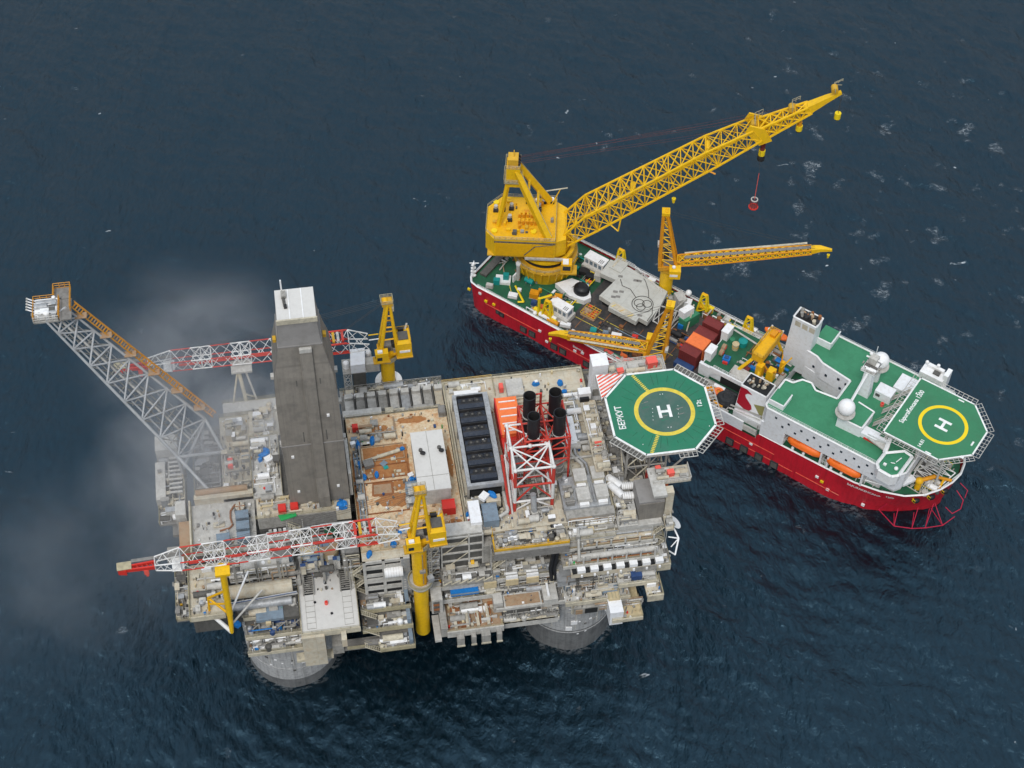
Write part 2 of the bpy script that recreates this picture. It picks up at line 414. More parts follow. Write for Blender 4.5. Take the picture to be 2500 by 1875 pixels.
    ab = N('ShaderNodeMath', operation='SUBTRACT'); L(lace.outputs[0], ab.inputs[0]); ab.inputs[1].default_value = .5
    ab2 = N('ShaderNodeMath', operation='ABSOLUTE'); L(ab.outputs[0], ab2.inputs[0])     # threads along the noise contour: lacy rings
    brk = N('ShaderNodeTexNoise', Scale=.7, Detail=3., Roughness=.6); L(fm.outputs[0], brk.inputs['Vector'])
    f1 = mul(gate, rng_(ab2.outputs[0], .055, .0), rng_(brk.outputs[0], .38, .62), .75)
    fresh = N('ShaderNodeTexNoise', Scale=.15, Detail=3., Roughness=.55, Distortion=.5); L(fm.outputs[0], fresh.inputs['Vector'])
    fth = N('ShaderNodeMath', operation='MULTIPLY_ADD'); L(near, fth.inputs[0]); fth.inputs[1].default_value = .035; L(fresh.outputs[0], fth.inputs[2])
    f2 = mul(rng_(fth.outputs[0], .752, .80), rng_(lace.outputs[0], .34, .6))
    # broken wash round the two near legs and along the ship's side
    wash = None
    for cx_, cy_ in ((-91.8,-15.2),(-23.0,-15.2)):
        dv = N('ShaderNodeVectorMath', operation='DISTANCE'); dv.inputs[1].default_value = (cx_, cy_, -2); L(geo.outputs['Position'], dv.inputs[0])
        g_ = rng_(dv.outputs['Value'], 13.2, 11.3); wash = g_ if wash is None else mx2(wash, g_)
    hm = N('ShaderNodeMapping', vector_type='TEXTURE'); hm.inputs['Location'].default_value = (77.4258, 7.818, 0); hm.inputs['Rotation'].default_value = (0, 0, -.7625); L(geo.outputs['Position'], hm.inputs[0])
    hs = N('ShaderNodeSeparateXYZ'); L(hm.outputs[0], hs.inputs[0]); ay = N('ShaderNodeMath', operation='ABSOLUTE'); L(hs.outputs[1], ay.inputs[0])
    hull = mul(rng_(ay.outputs[0], 19.2, 16.2), rng_(hs.outputs[0], -142., -136.), rng_(hs.outputs[0], -4., -12.))
    washn = rng_(brk.outputs[0], .46, .66)
    foam = mx2(mx2(mx2(f1, f2), halo), mul(mx2(wash, mul(hull, .7)), washn, .26))
    c2 = N('ShaderNodeMix', data_type='RGBA'); c2.inputs[7].default_value = (.55, .58, .60, 1); L(foam, c2.inputs[0]); L(cm.outputs[2], c2.inputs[6])
    L(c2.outputs[2], b.inputs['Base Color'])
    rg = N('ShaderNodeMapRange'); rg.inputs[3].default_value = .15; rg.inputs[4].default_value = .8; L(foam, rg.inputs[0]); L(rg.outputs[0], b.inputs['Roughness'])
    L(b.outputs[0], out.inputs[0])
make_sea()
# ------------------------------------------------------------------ the platform itself
rd = random.Random(11)
ZT = 44.
def clutter(mb, x0, x1, y0, y1, z, n, seed, hmax=3., pal=None):
    """Machinery on a deck: skids, vessels, pipe runs, valve stands."""
    q = random.Random(seed)
    pal = pal or ['grey','light_grey','steel','beige','beige_trim','floor_grey','white','grey','light_grey','dark_grey']
    for i in range(n):
        x, y = q.uniform(x0, x1), q.uniform(y0, y1); m = q.choice(pal); t = q.random(); h = q.uniform(.5, hmax)
        if t < .34:
            a, b = q.uniform(.5, 2.4), q.uniform(.5, 1.8)
            mb.box(max(x0,x-a/2), max(y0,y-b/2), z, min(x1,x+a/2), min(y1,y+b/2), z+h, m)
            if h > 1.2: mb.box(max(x0,x-a/2)-.1, max(y0,y-b/2)-.1, z+h, min(x1,x+a/2)+.1, min(y1,y+b/2)+.1, z+h+.12, q.choice(pal))
        elif t < .52:
            r = q.uniform(.3, .9); l = q.uniform(1.5, 5)
            mb.tube((max(x0,x-l/2), y, z+r+.3), (min(x1,x+l/2), y, z+r+.3), r, n=12, m=m)
            for e in (-.3, .3): mb.box(x+l*e-.15, y-r*.7, z, x+l*e+.15, y+r*.7, z+r*.6, 'grey')
        elif t < .64:
            r = q.uniform(.3, .8); mb.tube((x, y, z), (x, y, z+h), r, n=12, m=m); mb.sph((x, y, z+h), r, m, 10, 6, .5)
        elif t < .84:
            r = q.uniform(.09, .22); zz = z+q.uniform(.3, hmax); l = q.uniform(2, 9); xa, xb = max(x0, x-l/2), min(x1, x+l/2)
            mb.path([(xa, y, z), (xa, y, zz), (xb, y, zz), (xb, q.uniform(y0, y1), zz)], r, 6, m)
        else:
            r = q.uniform(.08, .16); y2 = q.uniform(y0, y1); zz = z+q.uniform(.2, hmax*.8)
            mb.path([(x, y, z), (x, y, zz), (x, y2, zz), (x, y2, z)], r, 6, m)
    return mb
def frame_front(mb, x0, x1, y, z0, z1, n, m='grey', w=.5, diag=False):
    """Columns and edge beams of an open-fronted deck."""
    for i in range(n+1):
        x = x0+(x1-x0)*i/n; mb.box(x-w/2, y, z0, x+w/2, y+w, z1, m)
        if diag and i < n: mb.bar((x, y+w/2, z0), (x0+(x1-x0)*(i+1)/n, y+w/2, z1), .3, m)
    return mb

PF = Thing('offshore_platform', 'large grey and beige offshore platform standing on round concrete legs in the sea', 'oil platform', base=(-56, 0, 0))
for lx, ly in ((-91.8,-15.2),(-23.0,-15.2),(-91.6,14.5),(-22.9,14.5)):
    m = MB(); m.tube((lx,ly,1.2 if lx < -50 else 7),(lx,ly,21.5),11.3,n=72,m='concrete'); m.tube((lx,ly,-14),(lx,ly,1.2 if lx < -50 else 7),11.32,n=72,m='concrete_wet');
    for a in range(0, 360, 30):
        ca, sa = math.cos(R(a)), math.sin(R(a)); 
        m.tube((lx+11.35*ca,ly+11.35*sa,8),(lx+11.35*ca,ly+11.35*sa,21),.16,n=5,m='light_grey')
    m.ring((lx,ly),11.55,11.2,17.2,17.7,72,'concrete'); m.ring((lx,ly),11.45,11.2,6.2,6.5,72,'concrete')
    q = random.Random(int(lx+ly))
    for k in range(26):
        a = q.uniform(200, 340); z = q.uniform(5, 18); ca, sa = math.cos(R(a)), math.sin(R(a)); s_ = q.uniform(.2, .6)
        m.ob((lx+11.3*ca, ly+11.3*sa, z), s_*.5, s_*1.4, s_, R(a), q.choice(['white','light_grey','dark_grey','grey']))
    if lx > -50:
        for z in (15.2, 16.6): m.ring((lx,ly),12.2,11.2,z,z+.3,40,'light_grey',R(195),R(250))
        for a, z in ((262, 7.5),(268, 10.2)): m.ob((lx+11.4*math.cos(R(a)),ly+11.4*math.sin(R(a)),z),.25,1.6,1.5,R(a),'white')
    else:
        for a, z in ((283, 8.5),(288, 9.5)): m.ob((lx+11.4*math.cos(R(a)),ly+11.4*math.sin(R(a)),z),.25,1.5,1.5,R(a),'white')
    PF.part('concrete_leg', m)

# --- hull of the topsides: stacked decks with dark interiors
m = MB()
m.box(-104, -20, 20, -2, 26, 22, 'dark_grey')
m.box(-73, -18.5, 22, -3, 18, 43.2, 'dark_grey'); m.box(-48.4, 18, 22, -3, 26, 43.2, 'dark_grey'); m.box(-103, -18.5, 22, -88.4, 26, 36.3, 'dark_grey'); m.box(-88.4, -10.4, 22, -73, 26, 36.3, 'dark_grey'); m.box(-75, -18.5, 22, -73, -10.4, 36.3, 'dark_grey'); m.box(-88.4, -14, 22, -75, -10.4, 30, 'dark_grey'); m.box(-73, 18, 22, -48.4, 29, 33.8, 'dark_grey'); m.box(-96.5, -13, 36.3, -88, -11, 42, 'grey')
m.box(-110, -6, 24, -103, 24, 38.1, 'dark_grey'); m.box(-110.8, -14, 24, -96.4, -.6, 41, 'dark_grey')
for z in (22.3, 29.3, 36.3): m.box(-103.5, -19.2, z, -2.5, -18.5, z+.5, 'grey')
for x in range(-102, -2, 5): m.box(x-.3, -19.3, 22, x+.3, -18.6, 43, 'grey')
PF.part('lower_decks', m)

# --- rust deck (centre), utility deck (right), drilling decks (left)
m = MB()
m.box(-73, -20.5, 43.2, -48.6, 18.5, ZT, 'rust_deck')
m.box(-72.8, -20.7, 42.2, -48.6, -20.4, 43.4, 'beige_trim')
q = random.Random(4)
for x0, y0, x1, y1 in ((-70.5,-10.5,-60.6,-1.5),(-70.7,-.6,-59.6,3.4),(-70.3,4.6,-60,9.2)):   # plinths and kerbs on the rusty plates
    for a, b, c, d in ((x0,y0,x1,y0+.22),(x0,y1-.22,x1,y1),(x0,y0+.22,x0+.22,y1-.22),(x1-.22,y0+.22,x1,y1-.22)): m.box(a, b, ZT, c, d, ZT+.28, 'rust' if x0 < -70.4 else 'tan')
q = random.Random(21)
def blot(cx, cy, rx, ry, z, mat, n=26):
    m.add([(cx+rx*math.cos(2*PI*i/n)*q.uniform(.72,1.1), cy+ry*math.sin(2*PI*i/n)*q.uniform(.72,1.1), z) for i in range(n)], [tuple(range(n))], mat)
m.box(-69.8,-.4,ZT,-59.2,8.8,ZT+.03,'rust_plate'); m.box(-70.2,-10.2,ZT,-60.8,-1.9,ZT+.03,'rust_deck'); blot(-64,-7,4.4,2.4,ZT+.035,'rust_plate'); blot(-72.3,-4,.7,12,ZT+.004,'rust_plate'); blot(-62.4,-3.2,2,1.6,ZT+.04,'rust_plate')
blot(-51,-16.5,2.6,2.2,ZT+.004,'rust_plate'); blot(-57,15.8,4,1.2,ZT+.004,'rust_plate'); blot(-70,-16.6,1.8,2.6,ZT+.004,'rust_plate'); blot(-60,-17.4,3,1.4,ZT+.004,'rust_plate'); blot(-65.4,14.2,2.4,1.2,ZT+.004,'rust_plate'); blot(-49.6,2,.7,5,ZT+.004,'rust_plate')
m.prism([(-68.9,-5.2),(-68.5,-1.9),(-68,-1.5),(-63.8,-1.7),(-63.5,-2.2),(-63.7,-5.2),(-64.2,-5.7),(-68.4,-5.6)], ZT, ZT+.05, 'rust')
m.prism([(-68.4,-4.9),(-68.2,-2.3),(-64.2,-2.3),(-64.2,-5.0)], ZT+.05, ZT+.09, 'tan')
for k in range(9): m.box(-72.6+k*2.6, -17.2, ZT, -72.5+k*2.6, -12, ZT+.05, 'beige_trim')
PF.part('rusty_deck', m)
m = MB()
m.box(-48.4, -19.4, 43.2, -13.6, 26, ZT, 'beige')
m.box(-42.6, -23.6, 41.6, -25.2, -19.4, 42.4, 'beige')                       # step with the pumps
m.box(-42.6, -23.8, 42.2, -25.2, -23.6, 42.9, 'rail_yellow'); m.box(-42.8, -23.8, 42.2, -42.6, -15, 42.9, 'rail_yellow'); m.box(-42.6,-23.75,41.2,-25.2,-23.6,42.2,'light_grey')
for a,b,c,d in ((-48.4,-19.4,-48,26),(-14,-19,-13.6,26),(-48,25.6,-14,26),(-37.9,-19,-37.5,-15.4),(-22.6,-7.6,-22.3,19),(-22.3,18.6,-14,19)): m.box(a,b,ZT,c,d,ZT+.45,'beige_trim')
for x0,x1,y in ((-46,-38,18.6),(-36.5,-24,16.9),(-36,-24,18.2)): m.tube((x0,y,ZT+.5),(x1,y,ZT+.5),.22,n=7,m='beige_trim')
for x,y0,y1 in ((-47.7,-12,20),(-38.0,-8,18),(-13.2,-14,18),(-14.4,-16,8),(-22.9,-6,14)): m.tube((x,y0,ZT+.6),(x,y1,ZT+.6),.24,n=7,m='beige')
m.box(-13.4, -22, 42, -3, 24.5, 43, 'light_grey')                              # right edge strip towards the helideck
m.box(-12, 8, 43, -3.5, 24, 43.3, 'light_grey'); m.box(-13.2, -14, 43, -9.2, 10, 43.35, 'steel')
PF.part('utility_deck', m)
m = MB()
m.box(-111, -14.2, 41.2, -96.3, -.5, 42, 'light_grey')                          # white tank deck
m.box(-111.4, -14.4, 40, -111, 0, 43.6, 'beige_trim')
m.box(-110, 1.6, 38.2, -103.2, 22, 39, 'floor_grey')                            # sunken machinery well under the flare
m.box(-103.2, -.5, 42.2, -96.0, 24, 43, 'beige'); m.box(-103.2, -.5, 24, -96, 22, 42.2, 'grey')
m.box(-96.0, -4.8, 47.4, -89.2, 13, 48.2, 'light_grey')                         # deck left of the derrick
m.box(-96.0, -4.8, 30, -89.2, 13, 47.4, 'grey')
m.box(-96.0, 13, 30, -89, 25.5, 44, 'beige'); m.box(-102, 24, 30, -89, 27, 44.6, 'light_grey')
m.box(-95.5, -10.2, 46.8, -74.2, -4.8, 47.6, 'beige')                           # drill floor front with fascia
m.box(-95.5, -10.4, 43.4, -87.6, -10.0, 47.4, 'grey'); m.box(-87.6, -10.5, 42.6, -77.6, -10.0, 47.0, 'floor_grey'); m.box(-77.6, -10.4, 43.4, -74.2, -10, 47.4, 'beige')
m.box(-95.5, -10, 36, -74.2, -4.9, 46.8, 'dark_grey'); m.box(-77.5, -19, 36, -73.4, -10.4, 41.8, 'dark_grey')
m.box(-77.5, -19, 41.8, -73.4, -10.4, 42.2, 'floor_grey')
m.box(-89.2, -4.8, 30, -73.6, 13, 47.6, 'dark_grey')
m.box(-110, -.5, 41.2, -96.2, .9, 44.2, 'beige'); m.tube((-109.5, 1.2, 44.6), (-97.5, 1.2, 44.6), .75, n=12, m='tan')
PF.part('drilling_deck', m)
m = MB()                                                                         # left hanging platforms
m.box(-112.6, -28.4, 37.2, -104.8, -14.4, 38, 'beige'); m.box(-112.9, -28.6, 36.6, -112.6, -12, 38.4, 'railing'); m.box(-112.6, -28.7, 36.6, -104.8, -28.4, 38.3, 'beige_trim')
m.box(-116.2, -26, 33, -112.9, -12, 33.5, 'floor_grey'); m.box(-112.4, -27.5, 30, -105, -14.5, 37.2, 'dark_grey')
m.box(-117.5, -11.6, 36, -111.4, -7.6, 36.6, 'grey'); m.box(-113.8, -12.2, 37, -111.4, -5.5, 43.2, 'tan')
m.box(-118.6, -3.2, 39, -112, 16, 39.5, 'floor_grey'); m.box(-118.6, 15.2, 40, -113.4, 19.6, 44.2, 'light_grey')
m.box(-118.9, 2, 38, -116.6, 13, 42.5, 'light_grey'); m.box(-115.8, -5.6, 37.4, -111.4, .2, 38.4, 'floor_grey'); m.box(-114.4, -4.5, 38.4, -112, -.5, 44.6, 'light_grey')
clutter(m, -118.2, -112.4, -2.6, 15, 39.5, 60, 31, 3.5); clutter(m, -116, -113, -25.6, -12.4, 33.5, 34, 32, 3)
for k in range(9): m.box(-115.6, 3+k*1.25, 43, -112.6, 3.5+k*1.25, 43.3, 'light_grey')
PF.part('side_platforms', m)

# --- front terraces, left to right
m = MB()                                                                         # below the derrick, left of the catwalk
for z, y in ((36.6,-17.5),(29.8,-25.5),(26.2,-28.6),(22.2,-30.6)):
    m.box(-101.5 if z < 31 else -104.8, y, z, -88.3, -12, z+.5, 'floor_grey'); m.box(-101.5 if z < 31 else -104.8, y-.25, z-.4, -88.3, y, z+.7, 'beige_trim')
for z, y in ((22.7,-29.6),(26.7,-27.8)): frame_front(m, -101.2, -88.6, y, z, z+3.6, 4, 'grey', .4, True)
m.tube((-100.6,-16.8,39.2),(-89.5,-16.8,39.2),1.9,n=20,m='light_grey'); m.tube((-104,-20.8,34.5),(-89.5,-20.8,34.5),1.7,n=20,m='beige'); m.tube((-104,-23.6,32.6),(-90,-23.6,32.6),1.0,n=14,m='steel')
m.box(-99.5,-14.6,41.5,-89.8,-14,42.2,'light_grey'); m.box(-98.5,-27.6,31,-92.2,-23.4,31.9,'slate'); m.box(-96.4,-28.2,30.3,-95.2,-22,31.2,'sand'); m.box(-92.2,-27.4,30.3,-88.6,-22,31.6,'dark_grey')
for k in range(5): m.bar((-104.2,-25+k*.5,36.8-k*1.2),(-88.5,-24.2+k*.6,37-k*1.2),.22,['steel','navy','grey','light_grey','steel'][k])
clutter(m,-101,-89,-25,-21.5,30.3,50,1,2.2); clutter(m,-101,-89,-28.2,-25.8,26.7,46,2,2.2,['navy','grey','light_grey','blue','steel','dark_grey','grey']); clutter(m,-100,-89,-30.2,-28.4,22.7,40,3,1.8); clutter(m,-104,-89,-16,-12.5,37.1,40,4,3)
m.box(-88.6,-33.4,18.6,-83.4,-28.4,31,'beige'); m.box(-90.6,-31.8,18,-82,-29.6,18.8,'beige_trim')   # post under the catwalk
m.box(-86.9,-29.6,21,-84.6,-29,26,'void')
PF.part('left_terraces', m)
m = MB()                                                                         # catwalk: pale plate with two dark pipe ladders
m.box(-88.3, -32.4, 30.6, -75.2, -15, 31.6, 'roof_pale'); m.box(-88.5,-32.7,30,-75,-32.4,31.9,'beige_trim')
for x in (-86.0, -77.4):
    m.box(x-1.0, -22.2, 31.6, x+1.0, -11.2, 31.9, 'void')
    for k in range(19): m.box(x-1.1, -22+k*.58, 31.9, x+1.1, -21.8+k*.58, 32.15, 'grey')
    for s_ in (-1.2, 1.2): m.box(x+s_-.12, -22.4, 31.6, x+s_+.12, -11, 32.4, 'grey')
    for k in range(6): m.box(x-1.0, -31.4+k*1.5, 31.6, x+1.0, -31.3+k*1.5, 31.66, 'grey')
    for s_ in (-1.05,1.0): m.box(x+s_,-31.4,31.6,x+s_+.07,-22.4,31.66,'grey')
m.box(-88.3,-19.4,31.6,-87.5,-11,34.2,'light_grey'); m.box(-75.9,-20,31.6,-75.2,-11,34.4,'beige_trim')
clutter(m,-84.6,-79,-17.6,-11.5,31.6,26,8,2,['rust','grey','dark_grey','tan','blue','steel']); m.box(-79.6,-35,28,-78.4,-32.7,31,'beige')
for p in ((-82,-19.6),(-81.2,-28),(-84.8,-24.5)): m.ob((*p,31.6),.5,.5,.3,.4,'black')
PF.part('catwalk', m)
m = MB()                                                                         # louvred grey box with stacked platforms below
m.box(-72.8,-22.8,28.6,-62.4,-17,43.4,'void')
for z, h in ((42.6,.9),(40.2,1.2),(37.2,.9),(34.6,1.6),(31.6,1.3),(28.6,1.2)): m.box(-73,-23.2,z,-62.2,-22.6,z+h,'light_grey')
for x in (-73,-68.6,-64.4): m.box(x,-23.25,28.6,x+.7,-22.5,43.5,'light_grey')
m.box(-64.2,-23.3,28.6,-62.2,-22.6,43.4,'steel'); m.box(-73,-22.8,43.4,-62.2,-17,43.7,'beige')
m.tube((-68.2,-23.2,38.9),(-64,-23.2,38.9),1.5,n=20,m='white')
for k in range(7): m.tube((-68+k*.62,-23.2,38.9),(-67.95+k*.62,-23.2,38.9),1.53,n=20,m='light_grey')
for z in (29.6,32.6): 
    for k in range(5): m.box(-63.9+ (k%2)*.9,-23.35,z+k*.5,-63.3+(k%2)*.9,-23.3,z+k*.5+.3,'light_grey')
for i,(z, y) in enumerate(((28.2,-26.6),(25.4,-30.2),(22.2,-33.8))):
    m.box(-74.6 if i < 2 else -71, y, z-.4, -62.8, y+6, z, 'floor_grey'); m.box(-74.6 if i < 2 else -71, y-.2, z-.6, -62.8, y, z+.8, 'railing')
    m.box(-68.6, y+.9, z, -64.6, y+2.1, z+.9, ['beige','white','white'][i]); m.box(-69, y+2.6, z, -64.4, y+3.4, z+.9, ['grey','tan','steel'][i])
    m.box(-74.4, y+1.6, z, -70.4, y+3, z+.5, 'tan' if i < 2 else 'floor_grey')
    m.box(-64.1, y+.4, z, -63.2, y+4, z+2.4, 'slate')
m.box(-79.5,-30.6,18.5,-71,-28,19.2,'floor_grey'); m.box(-82,-31,18.4,-79.4,-26,22,'grey'); m.box(-78.6,-30.8,19.2,-71.2,-30.6,20.3,'railing')
for k in range(3): m.stairs((-74.5,-27.6-k*2.4,30-k*3.4),(-70.8,-27.6-k*2.4,26.8-k*3.4),1.2,'beige_trim')
clutter(m,-73,-63,-26.2,-23.4,28.2,22,9,2); clutter(m,-74,-63.5,-29.5,-27,25.4,26,10,2); clutter(m,-71,-63.4,-33.4,-31,22.2,10,14,1.2)
PF.part('louvred_module', m)
m = MB()                                                                         # round the yellow pedestal, clad truss wall, tan porch
m.box(-54.6,-20.6,33,-45,-19.6,45.6,'dark_grey')
for x in (-54.8,-48.4,-45.2): m.box(x,-20.9,33,x+.35,-20.5,46,'light_grey')
for z in (33,36,39.2,42.2,45.4): m.box(-54.8,-20.95,z,-44.9,-20.6,z+.35,'light_grey')
for z in (33,39.2): m.bar((-54.4,-20.9,z),(-48.4,-20.9,z+6.3),.25,'beige_trim')
m.box(-54.8,-20.4,45.6,-45,-17,46.2,'light_grey'); m.box(-44.9,-21,34,-42.8,-15.6,41,'grey'); m.box(-44.9,-18,41,-42.8,-15.4,44,'void')
for i in range(4): m.bar((-55.2,-21+i*.1,45-i*3.2),(-58.4,-22.8+i*.1,42-i*3.4),.25,'beige_trim'); m.bar((-55.2,-21,42-i*3.2),(-58.4,-22.8,45-i*3.4),.22,'grey')
m.box(-55,-24.6,31.5,-43,-20.4,32.2,'grey'); frame_front(m,-54.8,-43.4,-24.8,32.2,33.6,6,'beige_trim',.3,True)
m.box(-55,-31.4,21.2,-41.6,-22,22,'tan'); m.box(-55,-31.8,20.4,-41.6,-31.3,22.6,'light_grey'); m.box(-56.4,-31.4,20.4,-54.8,-23,24,'grey')
for k,(x,wd) in enumerate(((-52,1.7),(-48.9,1.1),(-46,2.1),(-42.8,1.2))): m.box(x-wd/2,-33.2,18.4,x+wd/2,-31.8,21.6,'grey'); m.box(x-wd/2-.12,-33.4,18.2,x+wd/2+.12,-33.2,18.7,'beige_trim')
for x in (-52.8,-50,-47.5,-45): m.box(x-.35,-30.8,22,x+.35,-24.6,22.9,'beige'); m.box(x+.5,-30,22,x+.9,-25,22.6,'rust')
for z,y in ((29,-23.4),(25.4,-24.8)):
    m.box(-58.4,y,z-.5,-41.5,y+5,z,'floor_grey'); m.box(-58.4,y-.25,z-.7,-41.5,y,z+.7,'light_grey')
m.box(-58,-27,24.2,-55.4,-22,30,'light_grey')
for k in range(5): m.box(-57.6,-27.3,24.8+k,-56.2,-27,25.3+k,'rust' if k%2 else 'dark_grey')
m.box(-58,-32,19.4,-56.4,-25,20.2,'light_grey')
clutter(m,-54,-42.5,-23,-20.8,29,50,15,3); clutter(m,-54.5,-42.5,-24.4,-22.4,25.4,46,16,2.4); clutter(m,-54,-42.4,-30.5,-23.2,22,40,17,1.2,['tan','beige','rust','grey','light_grey','white']); clutter(m,-62.5,-57.4,-24.6,-21,22,34,18,5)
PF.part('crane_terraces', m)
m = MB()                                                                         # middle terraces with beams and tan box
for z,y,x1 in ((36,-20.4,-27),(30,-23.6,-27.4),(24.4,-28.2,-26),(20.4,-30,-28)):
    m.box(-43,y,z-.6,x1,-18,z,'floor_grey'); m.box(-43,y-.35,z-.8,x1,y,z+.5,'light_grey')
for x in (-42.4,-38.6,-32.9,-27.5): m.box(x-.35,-20.8,24,x+.35,-20.1,43,'grey'); m.box(x-.3,-23.7,20.4,x+.3,-23.1,30,'light_grey')
m.box(-42.8,-21.4,38.8,-27.4,-20.6,41.2,'grey'); m.box(-42.8,-23.9,38.6,-25.2,-21.2,41.3,'floor_grey')
for x,c in ((-43.8,'beige'),(-38.6,'white'),(-33.7,'white')): 
    m.box(x-1.4,-24.3,30,x+1.4,-21.4,31.6,c); m.box(x-1.5,-24.6,28.4,x+1.5,-24.2,30.6,'sand'); m.box(x-1.2,-21.2,30,x+1.2,-19,32.8,'light_grey')
    for k in range(3): m.box(x-1.4,-23.8+k*.9,31.6,x+1.4,-23.6+k*.9,31.7,'grey')
m.box(-41,-28.8,20.6,-32,-24.8,25.2,'light_grey'); m.box(-40.6,-28.2,25.2,-32.4,-25.3,25.3,'tan'); m.box(-40.6,-28.95,21.2,-32.4,-28.75,24.4,'dark_grey'); m.box(-40.8,-29.05,22.6,-32.2,-28.85,23,'light_grey')
m.box(-31.6,-28.6,21,-28.2,-22,26.4,'light_grey'); m.box(-30.6,-27.6,26.4,-30.1,-23,27.2,'white'); m.box(-43.4,-27.6,22,-41.2,-24.2,26,'light_grey')
for k in range(9): m.bar((-42+k*1.5,-29.6,21),(-41.3+k*1.5,-29.6,24),.22,'grey'); m.bar((-41.3+k*1.5,-29.6,24),(-40.5+k*1.5,-29.6,21),.22,'grey')
m.box(-44,-30.4,19,-28.4,-30,20.9,'light_grey')
clutter(m,-42.8,-27.6,-20.2,-18.4,36,40,19,3.2); clutter(m,-42.8,-27.6,-23,-20.4,30,60,20,2.8); clutter(m,-42.8,-28,-24.4,-22,24.4,50,21,2.4); clutter(m,-42.5,-28.2,-29.8,-28.6,20.4,40,22,1.6); 
PF.part('middle_terraces', m)
m = MB()                                                                         # long pipe shelves and cable trays on the right
for z,y,c in ((40.6,-21,'light_grey'),(38,-23,'floor_grey'),(34.6,-25.4,'grey')):
    m.box(-26.8,y,z-.5,-4,-18,z,c); m.box(-26.8,y-.3,z-.6,-4,y,z+.45,'light_grey')
for k,(y,z,r_,c) in enumerate(((-20.2,41.4,.5,'light_grey'),(-21.9,39.2,.6,'beige'),(-22.6,38.6,.25,'tan'),(-24,36,.75,'light_grey'),(-24.8,35.1,.22,'rust'),(-20.9,40.9,.18,'rust'),(-21.3,39.9,.3,'steel'))):
    m.tube((-25.6+k*.4,y,z),(-4.8,y,z),r_,n=10,m=c)
for k in range(7): x=-25.4+k*3.4; m.box(x-.2,-23.3,38,x+.2,-22.9,40.3,'light_grey'); m.box(x-.18,-25.6,34.6,x+.18,-25.2,37.8,'light_grey')
m.tube((-22.9,-21.4,44),(-22.9,-24.8,36),.35,n=8,m='light_grey')
for k in range(2): m.path([(-28.6+k*1.0,-19.4,44.2),(-28.6+k*1.0,-21.6,42.6),(-28.8+k*.9,-23.2,37),(-29.4+k*.9,-23.6,32),(-29+k*.8,-24.2,28)],.5,8,'black')
m.box(-25,-26.4,32.8,-3,-22,33.4,'light_grey'); m.box(-25,-26.8,31.6,-3.6,-26.3,33.3,'beige')
for k in range(7): x=-22.6+k*3.1; m.box(x-.95,-26.9,33.4,x+.95,-25.6,34.5,'white'); m.box(x-2.1,-26.9,33.4,x-1.1,-25.4,33.9,'void'); m.box(x-.2,-27.3,32.2,x+.3,-26.9,32.9,'white')
m.box(-9.6,-27,29,-4.6,-22,33,'grey'); m.box(-4.2,-25.6,29.4,-.8,-16,30.2,'light_grey'); m.box(-4.2,-25.9,28.6,-.8,-25.5,31,'beige_trim'); m.box(-4.2,-16,30,-.8,-10,42,'grey')
m.box(-28,-26.4,28,-23.4,-20,30.2,'steel')                                       # pale plated box
for z,y,x0,x1 in ((25,-29.6,-26.6,-11),(29.4,-29,-14,-4.6),(22,-33.9,-16,-8.6)):
    m.box(x0,y,z-.5,x1,-20,z,'light_grey' if z > 24 else 'sand'); m.box(x0,y-.3,z-.7,x1,y,z+.6,'beige_trim')
m.box(-16.6,-33.8,20,-13.4,-28.4,25.4,'cabin_white'); m.box(-16.4,-30.5,25.4,-13.6,-24.5,26.2,'sand')
for k in range(4): m.box(-16.3+k*.8,-30.4,26.2,-16.1+k*.8,-24.6,26.26,'railing')
m.box(-7.6,-32.4,27.4,-3.8,-26.6,28,'beige'); m.box(-7.6,-32.7,26.6,-3.8,-32.3,29,'beige_trim')
clutter(m,-26,-12,-28.6,-23,25,56,23,2.6,['grey','light_grey','steel','white','beige','light_grey','dark_grey','slate']); clutter(m,-13.6,-5,-28,-22.5,29.4,40,24,2.2); clutter(m,-26,-4.5,-20,-18.2,40.6,36,25,2.2); clutter(m,-3.8,-1.2,-24.8,-16.5,30.2,22,26,2); clutter(m,-7.2,-4.2,-32,-27,28,10,27,1.2); clutter(m,-25,-5,-24.6,-23.2,34.6,34,28,1.2)
m.box(-24.6,-30.6,21.5,-18.6,-27.6,24,'grey'); m.box(-24.2,-30.8,21.8,-22.6,-30.6,23.4,'tan'); m.box(-22,-30.8,21.8,-19,-30.6,23.6,'void')
PF.part('right_terraces', m)
m = MB()                                                                         # grey deckhouse with sloping brown front wall, dark tower, ribs
m.box(-25.4,-17,44,-14.4,-8,46,'steel'); m.box(-25.2,-19.2,40.4,-13.8,-17,45.4,'grey')
m.box(-24.6,-19.4,43.8,-19.2,-19.1,45.2,'tan'); m.box(-18.6,-19.45,42,-14.4,-19.1,45,'clad')
m.box(-24.8,-22.4,40.4,-14,-19.2,41,'light_grey'); m.box(-24,-21.8,41,-22.6,-20.8,43.4,'white'); m.box(-20.4,-21.4,41,-19,-20.4,42.8,'sand')
m.box(-8.6,-20.2,38,-2.6,-13.6,49.6,'clad_pale'); m.box(-8.5,-20.4,40.4,-2.7,-20.2,49,'clad'); m.box(-2.6,-24,42.4,-.8,-6,43.2,'beige'); m.rail([(-.8,-24,43.2),(-.8,-6,43.2)])
m.box(-13.2,-22,43,-8.8,-9.2,43.5,'light_grey'); clutter(m,-13,-9,-19.2,-16,43.5,30,41,2)
PF.part('deckhouse', m)
m = MB()                                                                         # ribbed riser deck behind the rust deck
m.box(-73.6,19,38,-47.8,29.6,38.6,'floor_grey'); m.box(-73.4,18.6,34,-48,19.4,43.4,'dark_grey')
